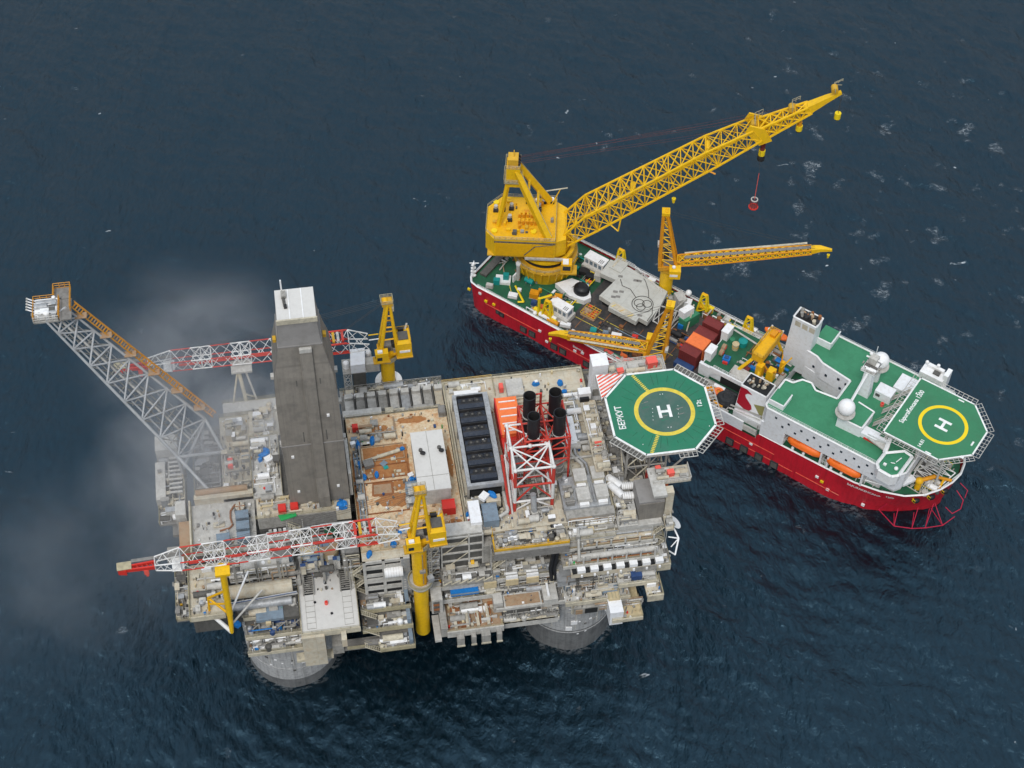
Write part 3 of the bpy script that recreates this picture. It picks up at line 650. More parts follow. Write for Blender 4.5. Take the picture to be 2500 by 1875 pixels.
for k in range(9):
    x=-72.6+k*2.78; m.box(x,20,38.6,x+2.2,28.4,40.2,['light_grey','grey','light_grey','grey','light_grey','steel','light_grey','grey','beige'][k]); m.box(x+2.3,20.2,38.6,x+2.45,28.2,41.4,'dark_grey')
    m.box(x+.15,26.8,40.2,x+2.1,28.2,41.2,'light_grey')
m.box(-73.4,19.6,40,-64,21.6,43,'light_grey'); m.box(-73.6,29.2,37.8,-47.8,31.8,38.3,'grey')
clutter(m,-72,-50,28.6,31.2,38.3,40,29,1.6); clutter(m,-72,-49,20,22,40.4,34,30,1.4)
m.truss([(-72,31.6,38.4),(-72,31.6,40)],[(-48,31.6,38.4),(-48,31.6,40)],12,.1,.07,'grey',faces=[0])
PF.part('riser_deck', m)
m = MB()                                                                         # small machinery on the open decks
clutter(m,-109.4,-103.8,2.2,21.4,39,120,51,3.4,['grey','dark_grey','floor_grey','steel','light_grey','dark_grey']); clutter(m,-101.6,-97,16,23,43,16,52,2.4)
clutter(m,-95,-90,13.6,24.5,44,26,53,2,['white','light_grey','light_grey','beige']); clutter(m,-87,-78,-20,-12.4,37,70,54,4,['slate','grey','navy','steel','light_grey','dark_grey','beige'])
clutter(m,-47,-38,21.5,24.8,44,22,55,1.2,['beige','light_grey','white','beige_trim']); clutter(m,-41.8,-26,-23,-19.8,42.4,60,56,2.2,['beige_trim','white','grey','beige','light_grey','floor_grey','steel','dark_grey'])
clutter(m,-47.6,-42.8,-18,-9,44,20,57,1.4); clutter(m,-20.8,-14.4,0,19,44,44,58,1.6,['light_grey','white','steel','beige']); clutter(m,-72.2,-70.6,-15,12,44,34,59,1.2,['grey','slate','light_grey','dark_grey'])
clutter(m,-72,-50,-19.5,-15,44,26,60,.6,['beige','tan','beige_trim','light_grey']); clutter(m,-70,-61.5,9.5,17,44,26,61,.9,['beige','beige_trim','tan','light_grey','grey']); clutter(m,-12.8,-4,11,23.5,43.3,34,62,1.6)
clutter(m,-13,-9.4,-8,9,43.3,26,63,1.8); clutter(m,-110.2,-97,-13.8,-12,42,14,64,1.5); clutter(m,-95.6,-90,-4,12,48.2,16,65,1.2,['light_grey','white','beige','grey'])
clutter(m,-94.5,-75,-9.8,-5.2,47.6,26,66,1.2,['beige','sand','light_grey','grey']); clutter(m,-35,-26,-14,-9,44,26,67,2.4); clutter(m,-36.5,-22,-8,12,44,60,68,2.2,['grey','steel','light_grey','floor_grey'])
for k in range(46):
    x=rd.uniform(-64,-49.2); y=rd.uniform(-19,18); 
    if -59 < x < -49.5 and -10 < y < 9: continue
    m.ob((x,y,44),rd.uniform(.3,1.2),rd.uniform(.2,.9),rd.uniform(.1,.5),0,rd.choice(['beige','tan','rust','beige_trim','light_grey']))
PF.part('deck_machinery', m)
def speck(mb, x0, x1, y0, y1, z, n, seed):
    q = random.Random(seed)
    for k in range(n):
        x, y = q.uniform(x0,x1), q.uniform(y0,y1); s1 = q.uniform(.15,.6)
        c = q.choice(['beige','white','grey','light_grey','dark_grey','beige_trim','steel','floor_grey','soot','white','sand','tan'] if q.random() > .06 else ['rail_yellow','blue','red','navy','green'])
        if q.random() < .7: mb.ob((x,y,z), s1, s1*q.uniform(.5,1.6), q.uniform(.15,1.1), q.choice([0,0,.4]), c)
        else: mb.tube((x,y,z),(x,y,z+q.uniform(.5,1.8)), s1*.35, n=6, m=c)
def trays(mb, x0, x1, y, z0, z1, n, seed):
    """Small-bore pipes and cable trays on a front face, with their drops and hangers."""
    q = random.Random(seed)
    for k in range(int(n*1.7)):
        z = q.uniform(z0,z1); a = q.uniform(x0,x1-1.5); b = min(x1, a+q.uniform(2,11)); r = q.choice([.07,.09,.12,.16,.22]); c = q.choice(['light_grey','grey','beige_trim','steel','white','light_grey','dark_grey','tan'])
        yy = y-q.uniform(.15,.6); mb.tube((a,yy,z),(b,yy,z),r,n=5,m=c,cap=False)
        if q.random() < .6: x = q.choice([a,b]); mb.tube((x,yy,z),(x,yy,max(z0-1,z-q.uniform(1,4))),r,n=5,m=c,cap=False)
    for k in range(int((x1-x0)/1.6)):
        x = q.uniform(x0,x1); mb.box(x-.09,y-.7,z0,x+.09,y-.5,z1,q.choice(['grey','light_grey','beige_trim','dark_grey']))
m = MB()                                                                         # valves, lamps, lockers and hose boxes everywhere
for i,(a,b,c,d,z,n) in enumerate(((-72.6,-49,-20,18,44,170),(-48,-38,-19,-11,44,50),(-38,-14,-19,17,44,200),(-48,-14,18.5,25.5,44,34),(-13,-3.4,8,24,43.3,60),(-13,-9,-20,8,43.4,50),(-110.6,-97,-14,-1,42,40),(-103,-96.4,0,24,43,60),(-96,-89.4,-4.6,25,48.2 if 0 else 44,20),(-95.8,-89.6,-4.4,12.6,48.2,50),(-95,-74.6,-9.8,-5,47.6,50),(-110,-103.4,2,22,39,90),
    (-101.4,-88.6,-25.2,-21,30.3,60),(-101.4,-88.6,-28.4,-26,26.7,50),(-101,-88.6,-30.4,-28.8,22.7,40),(-112.4,-105,-28,-15,38,36),(-116,-113,-25.6,-12.4,33.5,30),(-74,-63,-26.3,-23.5,28.2,40),(-74,-63,-30,-27,25.4,40),(-71,-63,-33.6,-31,22.2,26),
    (-58,-42,-23.2,-20.8,29,60),(-58,-42,-24.6,-22,25.4,50),(-54.6,-41.8,-31,-23,22,50),(-42.8,-27.6,-20.2,-18.6,36,50),(-42.8,-27.6,-23.4,-20,30,70),(-42.8,-26,-28,-24,24.4,60),(-26.6,-4.2,-20.8,-18.4,40.6,60),(-26.6,-4.2,-22.8,-20,38,60),(-26.6,-4.2,-25.2,-22,34.6,70),(-26.4,-11,-29.4,-22.5,25,80),(-13.8,-4.8,-28.8,-22.2,29.4,50),(-15.8,-8.8,-33.7,-28.4,22,24),(-7.4,-4,-32.2,-27,28,14),(-4,-1,-25.4,-16.4,30.2,30),(-42,-26,-23.2,-19.6,42.4,60),(-73,-48.4,28.8,31.5,38.3,60),(-88,-75.4,-22,-15.4,31.6,24),(-118.4,-112.4,-2.8,14.6,39.5,50))): speck(m,a,b,c,d,z,n,300+i)
for i,(a,b,c,d,z,n,h) in enumerate(((-54.6,-43.4,-24.2,-20.9,32.2,34,2.6),(-24.6,-14.2,-22.2,-19.6,41,26,1.8),(-13,-9,-21.8,-19.6,43.5,14,1.4),(-24.8,-22.6,-16.6,-8.4,46,10,1.2),(-43,-27.6,-18,-15,36,0,1),(-112,-105.2,-28,-16,38,14,1.2),(-2.5,-.9,-23.6,-6.4,43.2,26,1.2),(-26.6,-4.4,-22.4,-18.6,38,40,2),(-103.5,-88.6,-19,-13,37.1,50,3.4),(-13.4,-3.4,-13,8,43,44,2.2),(-46.8,-42.6,-18.6,-14,44,16,1.6),(-36.4,-27.8,-18.6,-14.6,44,22,1.6),(-95.6,-89.4,-4.4,12.6,48.2,16,2),(-103,-96.4,1,15,43,26,2.2))): clutter(m,a,b,c,d,z,n,500+i,h)
for x,y,z0,z1 in ((-104.2,-13.6,30,42),(-88.2,-11.6,31.6,47),(-74.8,-20.8,28,42),(-42.4,-21.6,24.4,42),(-27.4,-20.8,25,41),(-4.6,-21.4,30,43)):    # stair towers up the front
    n = int((z1-z0)/3)
    for k in range(n): m.stairs((x-.6 if k%2 else x+2.4,y-.6,z0+k*3),(x+2.4 if k%2 else x-.6,y-.6,z0+k*3+3),.9,'beige_trim')
    for dx in (-.9,2.7):
        for dy in (-1.2,.1): m.bar((x+dx,y+dy,z0),(x+dx,y+dy,z1),.16,'light_grey')
PF.part('deck_fittings', m)
m = MB()
for i,(a,b,y,z0,z1,n) in enumerate(((-103.5,-88.5,-18.6,30,41,30),(-101.2,-88.4,-25.6,26.8,30,16),(-101.2,-88.4,-28.7,22.8,26.4,16),(-74,-62.4,-22.9,23,28,12),(-62.2,-55.2,-20.6,23,43,40),(-58,-42.6,-20.4,22.5,33,44),(-44.8,-27,-18.7,24.6,43,60),(-43,-26,-23.7,21,29.8,30),(-43,-28,-28.4,20.6,24.2,16),(-26.6,-4,-18.8,25,40.4,60),(-26.6,-4,-23,34.8,37.8,24),(-26,-11,-26,25.4,32.6,30),(-26,-8,-29.7,21.6,24.8,20),(-95.4,-74.4,-10.5,36.4,43,34),(-77.4,-73.5,-19.1,33,41.6,14),(-25.2,-14,-19.3,41,45,16),(-88,-75.4,-13,32,41,30))): trays(m,a,b,y,z0,z1,n,400+i)
PF.part('pipework', m)
m = MB()                                                                         # railings along every deck edge
for pts in ([(-73,-20.5,44),(-48.6,-20.5,44)],[(-72.9,-20,44),(-72.9,18.4,44)],[(-73,18.4,44),(-48.6,18.4,44)],[(-48.3,26,44),(-13.7,26,44),(-13.7,-19,44)],[(-48.2,-19,44),(-48.2,26,44)],
    [(-36,26,44),(-36,20,44)],[(-3,-8,43),(-3,24.4,43),(-13.4,24.4,43)],[(-96,-10.3,47.6),(-74.3,-10.3,47.6)],[(-89.3,-4.8,48.2),(-89.3,13,48.2),(-96,13,48.2),(-96,-4.8,48.2)],
    [(-111,-14.3,42),(-96.4,-14.3,42)],[(-110.9,-14,42),(-110.9,0,42)],[(-112.6,-28.4,38),(-104.8,-28.4,38),(-104.8,-14.4,38)],[(-112.7,-28.4,38),(-112.7,-14.4,38)],[(-116.2,-26,33.5),(-112.9,-26,33.5)],[(-116.2,-26,33.5),(-116.2,-12,33.5)],
    [(-118.6,-3.2,39.5),(-118.6,15,39.5)],[(-102,27,44.6),(-89,27,44.6)],[(-103.2,24,43),(-96,24,43)],[(-110,1.6,41),(-110,22,41),(-103.2,22,41)],[(-101.5,-25.5,30.3),(-88.3,-25.5,30.3)],[(-101.5,-28.6,26.7),(-88.3,-28.6,26.7)],[(-101.5,-30.6,22.7),(-88.3,-30.6,22.7)],
    [(-88.3,-32.6,31.6),(-75.1,-32.6,31.6),(-75.1,-20,31.6)],[(-88.4,-32.6,31.6),(-88.4,-20,31.6)],[(-73,-31.6,38.3),(-48,-31.6,38.3)] if 0 else [(-73.4,31.7,38.3),(-48,31.7,38.3)],
    [(-74.6,-26.6,28.2),(-62.8,-26.6,28.2)],[(-74.6,-30.2,25.4),(-62.8,-30.2,25.4)],[(-71,-33.8,22.2),(-62.8,-33.8,22.2),(-62.8,-28,22.2)],[(-55,-31.4,22),(-41.6,-31.4,22)],[(-58.4,-23.4,29),(-41.5,-23.4,29)],[(-58.4,-24.8,25.4),(-41.5,-24.8,25.4)],
    [(-43,-20.4,36),(-27,-20.4,36)],[(-43,-23.6,30),(-27.4,-23.6,30)],[(-43,-30,20.4),(-28,-30,20.4)],[(-26.8,-21,40.6),(-4,-21,40.6)],[(-26.8,-23,38),(-4,-23,38)],[(-26.8,-25.4,34.6),(-4,-25.4,34.6)],[(-26.6,-29.6,25),(-11,-29.6,25)],[(-14,-29,29.4),(-4.6,-29,29.4),(-4.6,-22,29.4)],
    [(-16,-33.9,22),(-8.6,-33.9,22),(-8.6,-28,22)],[(-7.6,-32.4,28),(-3.8,-32.4,28),(-3.8,-26.6,28)],[(-4.2,-25.6,30.2),(-.8,-25.6,30.2),(-.8,-16,30.2)],[(-24.8,-22.4,41),(-14,-22.4,41)]): m.rail(pts)
m.rail([(-42.6,-23.6,42.4),(-25.2,-23.6,42.4)],'rail_yellow'); m.rail([(-42.6,-23.6,42.4),(-42.6,-15,44)],'rail_yellow'); m.rail([(-48.4,26.1,44),(-36,26.1,44)],'rail_yellow')
PF.part('railing', m)
# ------------------------------------------------------------------ things standing on the platform
# --- derrick
T = Thing('drilling_derrick', 'tall windowless grey clad derrick tower with pale flat roof, beside the rusty deck', 'derrick', base=(-81, -.5, 48.2))
def quad(cx, cy, w, d, z): return [(cx-w/2,cy-d/2,z),(cx+w/2,cy-d/2,z),(cx+w/2,cy+d/2,z),(cx-w/2,cy+d/2,z)]
m = MB()
lv = [(48.2,13.7,15),(70,13.5,14.4),(84,13.3,13.4),(92,12.3,12),(96.5,10.4,10.2),(100.5,9.0,9.2),(103,8.4,8.7),(107.1,8.0,8.2)]
m.loft([quad(-80.9,-.6,w_,d_,z) for z,w_,d_ in lv[:6]], 'clad'); m.loft([quad(-80.9,-.6,w_,d_,z) for z,w_,d_ in lv[5:]], 'clad_pale')
T.part('cladding', m)
m = MB()
yf = lambda z: -.6-np.interp(z,[l[0] for l in lv],[l[2] for l in lv])/2
for x0, x1, c in ((-81.2,-78.6,'clad_pale'),):
    st = [(x0-.5,yf(z)-.55 if z > 55 else yf(z)-1.6,z) for z in (48.3,52,58,72,84,92,99)]
    for (a, b) in zip(st, st[1:]):
        wa, wb = 2.9, 2.9
        m.add([(x0,a[1],a[2]),(x1,a[1],a[2]),(x1,b[1],b[2]),(x0,b[1],b[2]),(x0,a[1]+2.2,a[2]),(x1,a[1]+2.2,a[2]),(x1,b[1]+2.2,b[2]),(x0,b[1]+2.2,b[2])],[(0,1,2,3),(4,0,3,7),(1,5,6,2)],'clad')
    m.box(x0,yf(99)-.6,97.4,x1,yf(99)+1,99.8,'light_grey')
for x in (-82.6,-77.6): m.add([(x-.12,yf(71)-.06,71),(x+.12,yf(71)-.06,71),(x+.12,yf(91)-.06,91),(x-.12,yf(91)-.06,91)],[(0,1,2,3)],'dark_grey')
T.part('front_duct', m)
m = MB()
for z in (70,100.4):
    m = MB()
    w_ = np.interp(z,[l[0] for l in lv],[l[1] for l in lv]); d_ = np.interp(z,[l[0] for l in lv],[l[2] for l in lv])
    m.box(-80.9-w_/2-.12,-.6-d_/2-.12,z-.15,-80.9+w_/2+.12,-.6+d_/2+.12,z+.15,'clad_pale'); T.part('floor_band', m)
for x, z in ((-85.4,53),(-85.6,66),(-76.4,53.5),(-76.8,79)): m = MB(); m.ob((x,yf(z)-.15,z),.6,.4,.6,0,'white'); T.part('wall_lamp', m)
m = MB()
for sx_ in (-1,1):
    for z in (62,75,86,98): m = MB(); w_ = np.interp(z,[l[0] for l in lv],[l[1] for l in lv]); m.ob((-80.9+sx_*(w_/2+.3),-1,z),.7,1.2,.9,0,'rail_yellow' if z > 90 else 'light_grey'); T.part('wall_fitting', m)
m = MB(); m.box(-73.9,-6.8,47.6,-73.2,3.4,56,'light_grey'); T.part('side_duct', m)
RZ=107.1; m = MB(); m.box(-84.9,-4.8,RZ,-76.9,3.8,RZ+1,'roof_pale')
for x in (-82.2,-79.5): m.box(x-.1,-4.7,RZ+1,x+.1,3.7,RZ+1.12,'white')
m.box(-85.1,-4.95,RZ-.1,-76.7,-4.6,RZ+1.2,'beige_trim')
T.part('roof', m)
m = MB(); m.tube((-83.3,2.5,RZ+1.1),(-83.0,-1.2,RZ+1.3),.32,n=8,m='dark_grey'); m.box(-83.6,1.2,RZ+1,-82.6,2.8,RZ+1.8,'grey'); m.box(-83.2,-1.6,RZ+1,-82.6,-.8,RZ+1.6,'soot'); m.tube((-83.4,3.9,RZ),(-83.4,3.9,RZ+3.8),.18,n=6,m='white'); m.bar((-83.4,3.9,RZ+.9),(-83.3,2.4,RZ+1.2),.2,'grey')
T.part('roof_hoist', m)

# --- flare boom
T = Thing('flare_boom', 'long grey lattice flare boom with orange walkway reaching out over the sea', 'flare boom', base=(-107,8,44))
A = [Vector(p) for p in ((-112.6,8.2,50),(-105.9,18.6,50),(-107.6,15.2,44.5))]; B = [Vector(p) for p in ((-134.6,16.8,92),(-130.6,20.2,92),(-132.8,20.4,89))]
m = MB()
for i in range(3): m.tube(A[i],B[i],.40 if i < 2 else .25,.26,n=10,m='truss_grey')
T.part('chord', m)
m = MB(); n = 8
st = [[A[i].lerp(B[i],1-(1-j/n)**1.18) for i in range(3)] for j in range(n+1)]
for j in range(n+1):
    for i in range(3): m.tube(st[j][i],st[j][(i+1)%3],.2 if i == 0 else .13,n=6,m='truss_grey')
    if j < n:
        m.tube(st[j][0],st[j+1][1],.21,n=6,m='truss_grey'); m.tube(st[j][1],st[j+1][0],.21,n=6,m='truss_grey')
        m.tube(st[j][2],st[j+1][0],.13,n=6,m='grey'); m.tube(st[j][1],st[j+1][2],.13,n=6,m='grey')
for p, q in ((A[0],(-106.6,2.2,44)),(A[1],(-102.4,12.4,44)),(A[0],(-102.4,12.4,44.4)),(A[1],(-112.2,9,44)),(A[0],(-112.4,9,38)),((-106.6,2.2,44),(-106.2,2,39)),((-102.4,12.4,44),(-102.4,12.4,39)),(A[2],(-107,15,38.6))): m.tube(p,q,.4,n=8,m='truss_grey')
T.part('lattice', m)
m = MB()
for k, t in enumerate((.2,.36,.5,.66,.8)):
    off = Vector((0,0,-1.4-.25*(k%2)))
    m.tube(A[0].lerp(A[1],t)+off,B[0].lerp(B[1],t)+off*.5,[.2,.13,.26,.13,.16][k],n=7,m=['truss_grey','grey','light_grey','grey','steel'][k])
for j in range(1,10): p = A[0].lerp(B[0],j/10); q = A[1].lerp(B[1],j/10); m.bar(p.lerp(q,.15)-Vector((0,0,1.7)),p.lerp(q,.85)-Vector((0,0,1.7)),.25,'grey')
T.part('flare_pipe', m)
m = MB(); a0 = Vector((-104.2,18.4,50.2)); b0 = Vector((-129.6,20.3,91.6)); sd = (A[1]-A[0]).normalized()
for q in (.35,1.75): m.bar(a0+sd*q,b0+sd*q,.34,'walkway_orange')
k = 60
for i in range(k): p = a0.lerp(b0,(i+.5)/k); m.bar(p+sd*.35,p+sd*1.75,.3,'walkway_orange' if i%3 else 'tan')
for q in (.3,1.85):
    m.tube(a0+sd*q+Vector((0,-.5,1)),b0+sd*q+Vector((0,-.5,1)),.09,n=4,m='walkway_orange',cap=False); m.tube(a0+sd*q+Vector((0,-.25,.5)),b0+sd*q+Vector((0,-.25,.5)),.06,n=4,m='walkway_orange',cap=False)
    for i in range(25): p = a0.lerp(b0,i/24)+sd*q; m.tube(p,p+Vector((0,-.5,1)),.06,n=4,m='walkway_orange',cap=False)
for i in range(6): p = a0.lerp(b0,(i+.6)/6); m.box(p.x-1.2,p.y-.8,p.z-.1,p.x+1.4,p.y+.9,p.z+.1,'tan')
T.part('walkway', m)
m = MB(); m.box(-137.2,16.6,91.6,-131.4,23.0,92,'grey'); m.box(-133.0,22.8,91.6,-129.4,26.2,92,'floor_grey'); m.box(-131.8,16.8,91.5,-129.2,23,91.9,'floor_grey')
m.rail([(-137.2,16.6,92),(-131.8,16.6,92)],'light_grey',1.6,1.2,.1); m.rail([(-137.2,16.6,92),(-137.2,23,92),(-133,23,92)],'walkway_orange',1.5,1.4,.09); m.rail([(-133,23,92),(-133,26.2,92),(-129.4,26.2,92),(-129.4,19,92)],'walkway_orange',1.5,1.3,.1); m.rail([(-131.8,16.6,92),(-131.8,22.8,92)],'walkway_orange',1.5,1.3,.1)
clutter(m,-136.8,-132.2,17.4,22.6,92,46,77,1.5,['white','light_grey','steel','white','dark_grey'])
T.part('tip_platform', m)
for k in range(5):
    m = MB(); m.path([(-135.2,18.6+k*.8,92.6),(-136.8,18.8+k*.8,93),(-138.2,19.1+k*.8,93.6)],.15,7,'white'); m.tube((-138.2,19.1+k*.8,93.6),(-138.6,19.2+k*.8,93.8),.22,n=8,m='light_grey')
    T.part('flare_nozzle', m)

# --- pedestal cranes (two of a kind): modelled round the slew axis, boom along -x
def pedestal_crane(label, ped):
    T = Thing('pedestal_crane', label, 'crane', 'yellow pedestal cranes of the platform', base=(0,0,0), local=True)
    m = MB(); m.tube((0,0,-ped),(0,0,0),1.72,n=28,m='crane_yellow'); m.tube((0,0,-ped),(0,0,-ped-.7),1.72,1.3,n=28,m='crane_yellow')
    if ped > 20:
        m.ring((0,0),2.9,1.7,-16.5,-16.1,32,'light_grey'); m.ring((0,0),2.9,2.78,-16.1,-15,32,'railing'); m.ring((0,0),2.3,1.7,-17.8,-16.5,32,'railing')
        m.tube((.5,-1.8,-15),(.5,-1.8,-3),.12,n=6,m='tan'); m.tube((1.1,-1.5,-16),(1.1,-1.5,-2),.1,n=6,m='boom_orange'); m.bar((2.1,-.6,-19),(2.1,-.6,-1),.25,'grey'); m.bar((2.7,-.6,-19),(2.7,-.6,-1),.25,'grey')
        for z in range(-19,-1,1): m.bar((2.1,-.6,z),(2.7,-.6,z),.15,'grey')
        m.ob((2.2,-1.2,-15),1.4,1.2,1.6,.3,'steel'); m.ob((.4,-1.9,-10),1.3,.7,.8,0,'grey')
    T.part('pedestal', m)
    m = MB(); m.ring((0,0),2.7,1.5,-.6,-.2,32,'railing'); m.ring((0,0),2.7,2.6,-.2,.9,32,'railing')
    m.tube((0,0,-.2),(0,0,1.4),2.0,n=28,m='yellow'); m.box(-2.2,-1.9,1.4,3.2,1.9,2.1,'yellow'); m.box(-1,-.9,2.1,1.6,.9,4.2,'floor_grey')
    m.box(1.6,-1.6,2.1,3,1.4,3.4,'grey'); m.tube((.2,-1.2,3),(.2,1.2,3),.8,n=16,m='dark_grey'); m.tube((1.9,-1.2,4.2),(1.9,1.2,4.2),.7,n=16,m='soot')
    T.part('slew_base', m)
    m = MB(); m.box(2.4,-2.6,1.2,6.0,2.4,6.0,'crane_yellow'); m.box(2.2,-2.8,.9,6.2,2.6,1.25,'rail_yellow'); m.box(3,-1.2,6,5.4,1.4,6.35,'dark_grey'); m.box(3.2,1.6,6,4.6,2.6,6.9,'soot')
    m.box(3,-2.75,3,5.6,-2.6,3.7,'white'); m.rail([(2.4,-2.4,6),(2.4,2.4,6),(5.9,2.4,6),(5.9,-2.4,6)],'rail_yellow',1,1.5,.06); m.tube((5,2.2,6),(5.6,3,7.2),.25,n=8,m='light_grey')
    T.part('machinery_house', m)
    m = MB(); m.box(-3,-3.2,1.0,.2,-1.4,4,'crane_yellow'); m.box(-3.6,-3.4,.6,.6,-1.2,1.0,'rail_yellow'); m.box(-2.4,-3,4,-1.2,-2.2,4.5,'white')
    cabin = T.part('operator_cab', m)
    m = MB(); m.box(-3.06,-3.0,2.2,-3.0,-1.6,3.6,'glass'); m.box(-2.6,-3.26,1.6,-1.4,-3.2,2.7,'glass'); T.part('window', m, cabin)
    m = MB()
    for s_ in (-1,1):
        m.add([], [], 'yellow'); m.tube((-1.6,s_*1.5,1.8),(.9,s_*.75,19),.52,.4,n=8,m='crane_yellow'); m.tube((2.6,s_*1.5,2),(1.5,s_*.7,18.6),.5,.38,n=8,m='crane_yellow')
        for t in (.3,.55,.78): m.bar(Vector((-1.6,s_*1.5,1.8)).lerp(Vector((.9,s_*.75,19)),t),Vector((2.6,s_*1.5,2)).lerp(Vector((1.5,s_*.7,18.6)),t),.4,'yellow')
    for z in (6.5,12,17): m.bar((-1.6+z*.125,-1.5+z*.036,z),(-1.6+z*.125,1.5-z*.036,z),.45,'yellow')
    m.box(-.4,-1.1,18.6,2.2,1.1,19.6,'rail_yellow'); m.rail([(-.6,-1.2,19.6),(2.3,-1.2,19.6),(2.3,1.2,19.6),(-.6,1.2,19.6)],'railing',1,1,.07,True); m.tube((.4,-.7,19.2),(.4,.7,19.2),.9,n=14,m='yellow'); m.tube((-.5,-1.1,19.6),(-.5,-1.1,22),.07,n=4,m='light_grey'); m.box(1.4,-.8,16.4,2.4,.8,18.6,'beige_trim')
    for z in (7.6,9.4): m.bar((-1.8,-1.2,z),(-4.2,-1.6,z+.4),.3,'crane_yellow' if z > 8 else 'white')
    T.part('gantry_frame', m)
    # boom: white and red lattice bands
    A = [(-4.2,-1.7,4.6),(-4.2,1.7,4.6),(-4.2,1.7,6.6),(-4.2,-1.7,6.6)]; B = [(-57,-1.15,6.3),(-57,1.15,6.3),(-57,1.15,8.2),(-57,-1.15,8.2)]
    A2 = [(-9,-2.2,4.9),(-9,2.2,4.9),(-9,2.2,8.4),(-9,-2.2,8.4)]; B1 = [(-51.5,-2,6.0),(-51.5,2,6.0),(-51.5,2,9.0),(-51.5,-2,9.0)]
    m = MB()
    def band(j): return ('truss_red','truss_white',False) if (j//2) % 2 == 0 else ('truss_white','truss_white',True)
    m.truss(A,A2,2,.17,.09,'truss_white',cross=False); m.truss(A2,B1,18,.17,.085,spec=band)
    m.truss(B1,B,3,.17,.085,'truss_white','truss_white',cross=False)
    for k in range(4):
        z0 = 5.6; m.box(-14+k*1.1,-1.5,8.3,-13.4+k*1.1,1.5,8.9,['truss_red','rail_yellow','light_grey','truss_red'][k])
    m.box(-15.2,-2.1,5,-9.2,-1.9,5.5,'truss_red'); m.box(-15.2,1.9,5,-9.2,2.1,5.5,'truss_red'); m.box(-14.8,-2.3,8.3,-9.6,-1.9,8.6,'truss_red'); m.box(-14.8,1.9,8.3,-9.6,2.3,8.6,'truss_red')
    m.box(-53.6,-1.6,5.4,-51,1.6,5.9,'truss_white')
    bm_ = T.part('boom', m)
    m = MB(); m.box(-50,-.4,5.5,-16,.4,5.6,'truss_red'); m.box(-62,.9,7.6,-51,1.7,7.75,'floor_grey')
    T.part('walkway', m, bm_)
    m = MB(); m.prism([(-57,-.9),(-57,-.5),(-63.4,-.3),(-63.4,-.6)],6.4,7.4,'red'); m.prism([(-57,.5),(-57,.9),(-63.4,.6),(-63.4,.3)],6.4,7.4,'red')
    for i in range(6): m.bar((-57-i*1.06,-.8+i*.05,7),(-58-i*1.06,.8-i*.05,7),.22,'truss_red')
    m.prism([(-63.2,-.8),(-63.2,.8),(-65,.4),(-65,-.4)],5.6,7.2,'red'); m.tube((-64.2,-.4,6),(-64.2,.4,6),.7,n=12,m='coral'); m.box(-59.6,-.9,4.8,-58.6,.2,6.4,'coral'); m.tube((-59.1,-.4,4.8),(-59.1,-.4,3.8),.35,n=8,m='coral'); m.box(-65.1,-.6,7.45,-62,1.4,7.65,'railing')
    T.part('jib_tip', m, bm_)
    m = MB()
    for y in (-.8,-.3,.3,.8): m.tube((.4,y,19.6),(-50,y*.9,9.3),.035,n=3,m='cable',cap=False); 
    for y in (-.2,.2): m.tube((.6,y,19.4),(-12,y,9),.035,n=3,m='cable',cap=False)
    T.part('cable', m)
    return T
C1 = pedestal_crane('yellow crane at the platform front, its boom lying low across the decks', 38)
C1.setbase((-60.2,-25.4,53.0)); C1.o.rotation_euler = (0,0,R(2.2))
C2 = pedestal_crane('yellow crane at the back of the platform, its boom half hidden behind the derrick', 9.5)
C2.setbase((-61.0,33.4,48.6)); C2.o.rotation_euler = (0,0,R(1.0))
m = MB(); m.ring((-61,33.4),3.4,1.9,37.6,38.4,32,'white'); m.box(-63.4,30.6,34,-58.6,36,37.6,'light_grey'); T.part if 0 else None
solo('crane_footing', m, 'white collar footing under the rear yellow crane', 'footing')
# boom rests
m = MB(); b0=Vector((-103.15, -29.90, 58.00)); b1=Vector((-103.68, -29.99, 40.00)); b2=Vector((-104.06, -30.34, 33.00)); k0=Vector((-108.00, -26.89, 43.00)); k1=Vector((-108.40, -27.01, 37.00))
m.tube(b0,b1,.75,n=12,m='crane_yellow'); m.tube(b1,b2,.65,.5,n=10,m='crane_yellow'); m.tube(b0.lerp(b1,.45),k0,.3,n=8,m='yellow'); m.tube(b1,k0,.3,n=8,m='yellow'); m.tube(k0,k1,.3,n=8,m='yellow'); m.tube(b0.lerp(b1,.75),k0.lerp(k1,.4),.24,n=8,m='yellow')
m.tube(b2,k1,.5,n=10,m='white'); m.tube(b1.lerp(b2,.6),Vector((-96.24, -23.31, 38.00)),.26,n=8,m='light_grey'); m.tube(b1,Vector((-98.51, -23.03, 46.00)),.24,n=8,m='white'); m.tube(k1,(k1.x+1.6,k1.y+2,36.5),.4,n=8,m='white'); m.box(b0.x-1.6,b0.y-1.6,b0.z-.2,b0.x+1.6,b0.y+1.6,b0.z+.5,'crane_yellow')
solo('boom_rest', m, 'yellow A-frame boom rest with white braces under the front crane boom', 'boom rest')
m = MB(); m.tube((-96.2,27,44),(-97.2,31.2,52.4),.5,n=10,m='beige_trim'); m.tube((-93.6,27,44),(-95.6,31,52),.28,n=8,m='light_grey'); m.box(-98.8,29.4,52.2,-93.8,33.2,52.8,'light_grey'); m.tube((-96,27,47),(-94,28.4,44),.24,n=8,m='beige_trim'); m.tube((-97.2,31,52.4),(-99.5,26.6,44),.26,n=8,m='beige_trim')
solo('boom_rest', m, 'pale boom rest holding up the rear crane boom', 'boom rest')
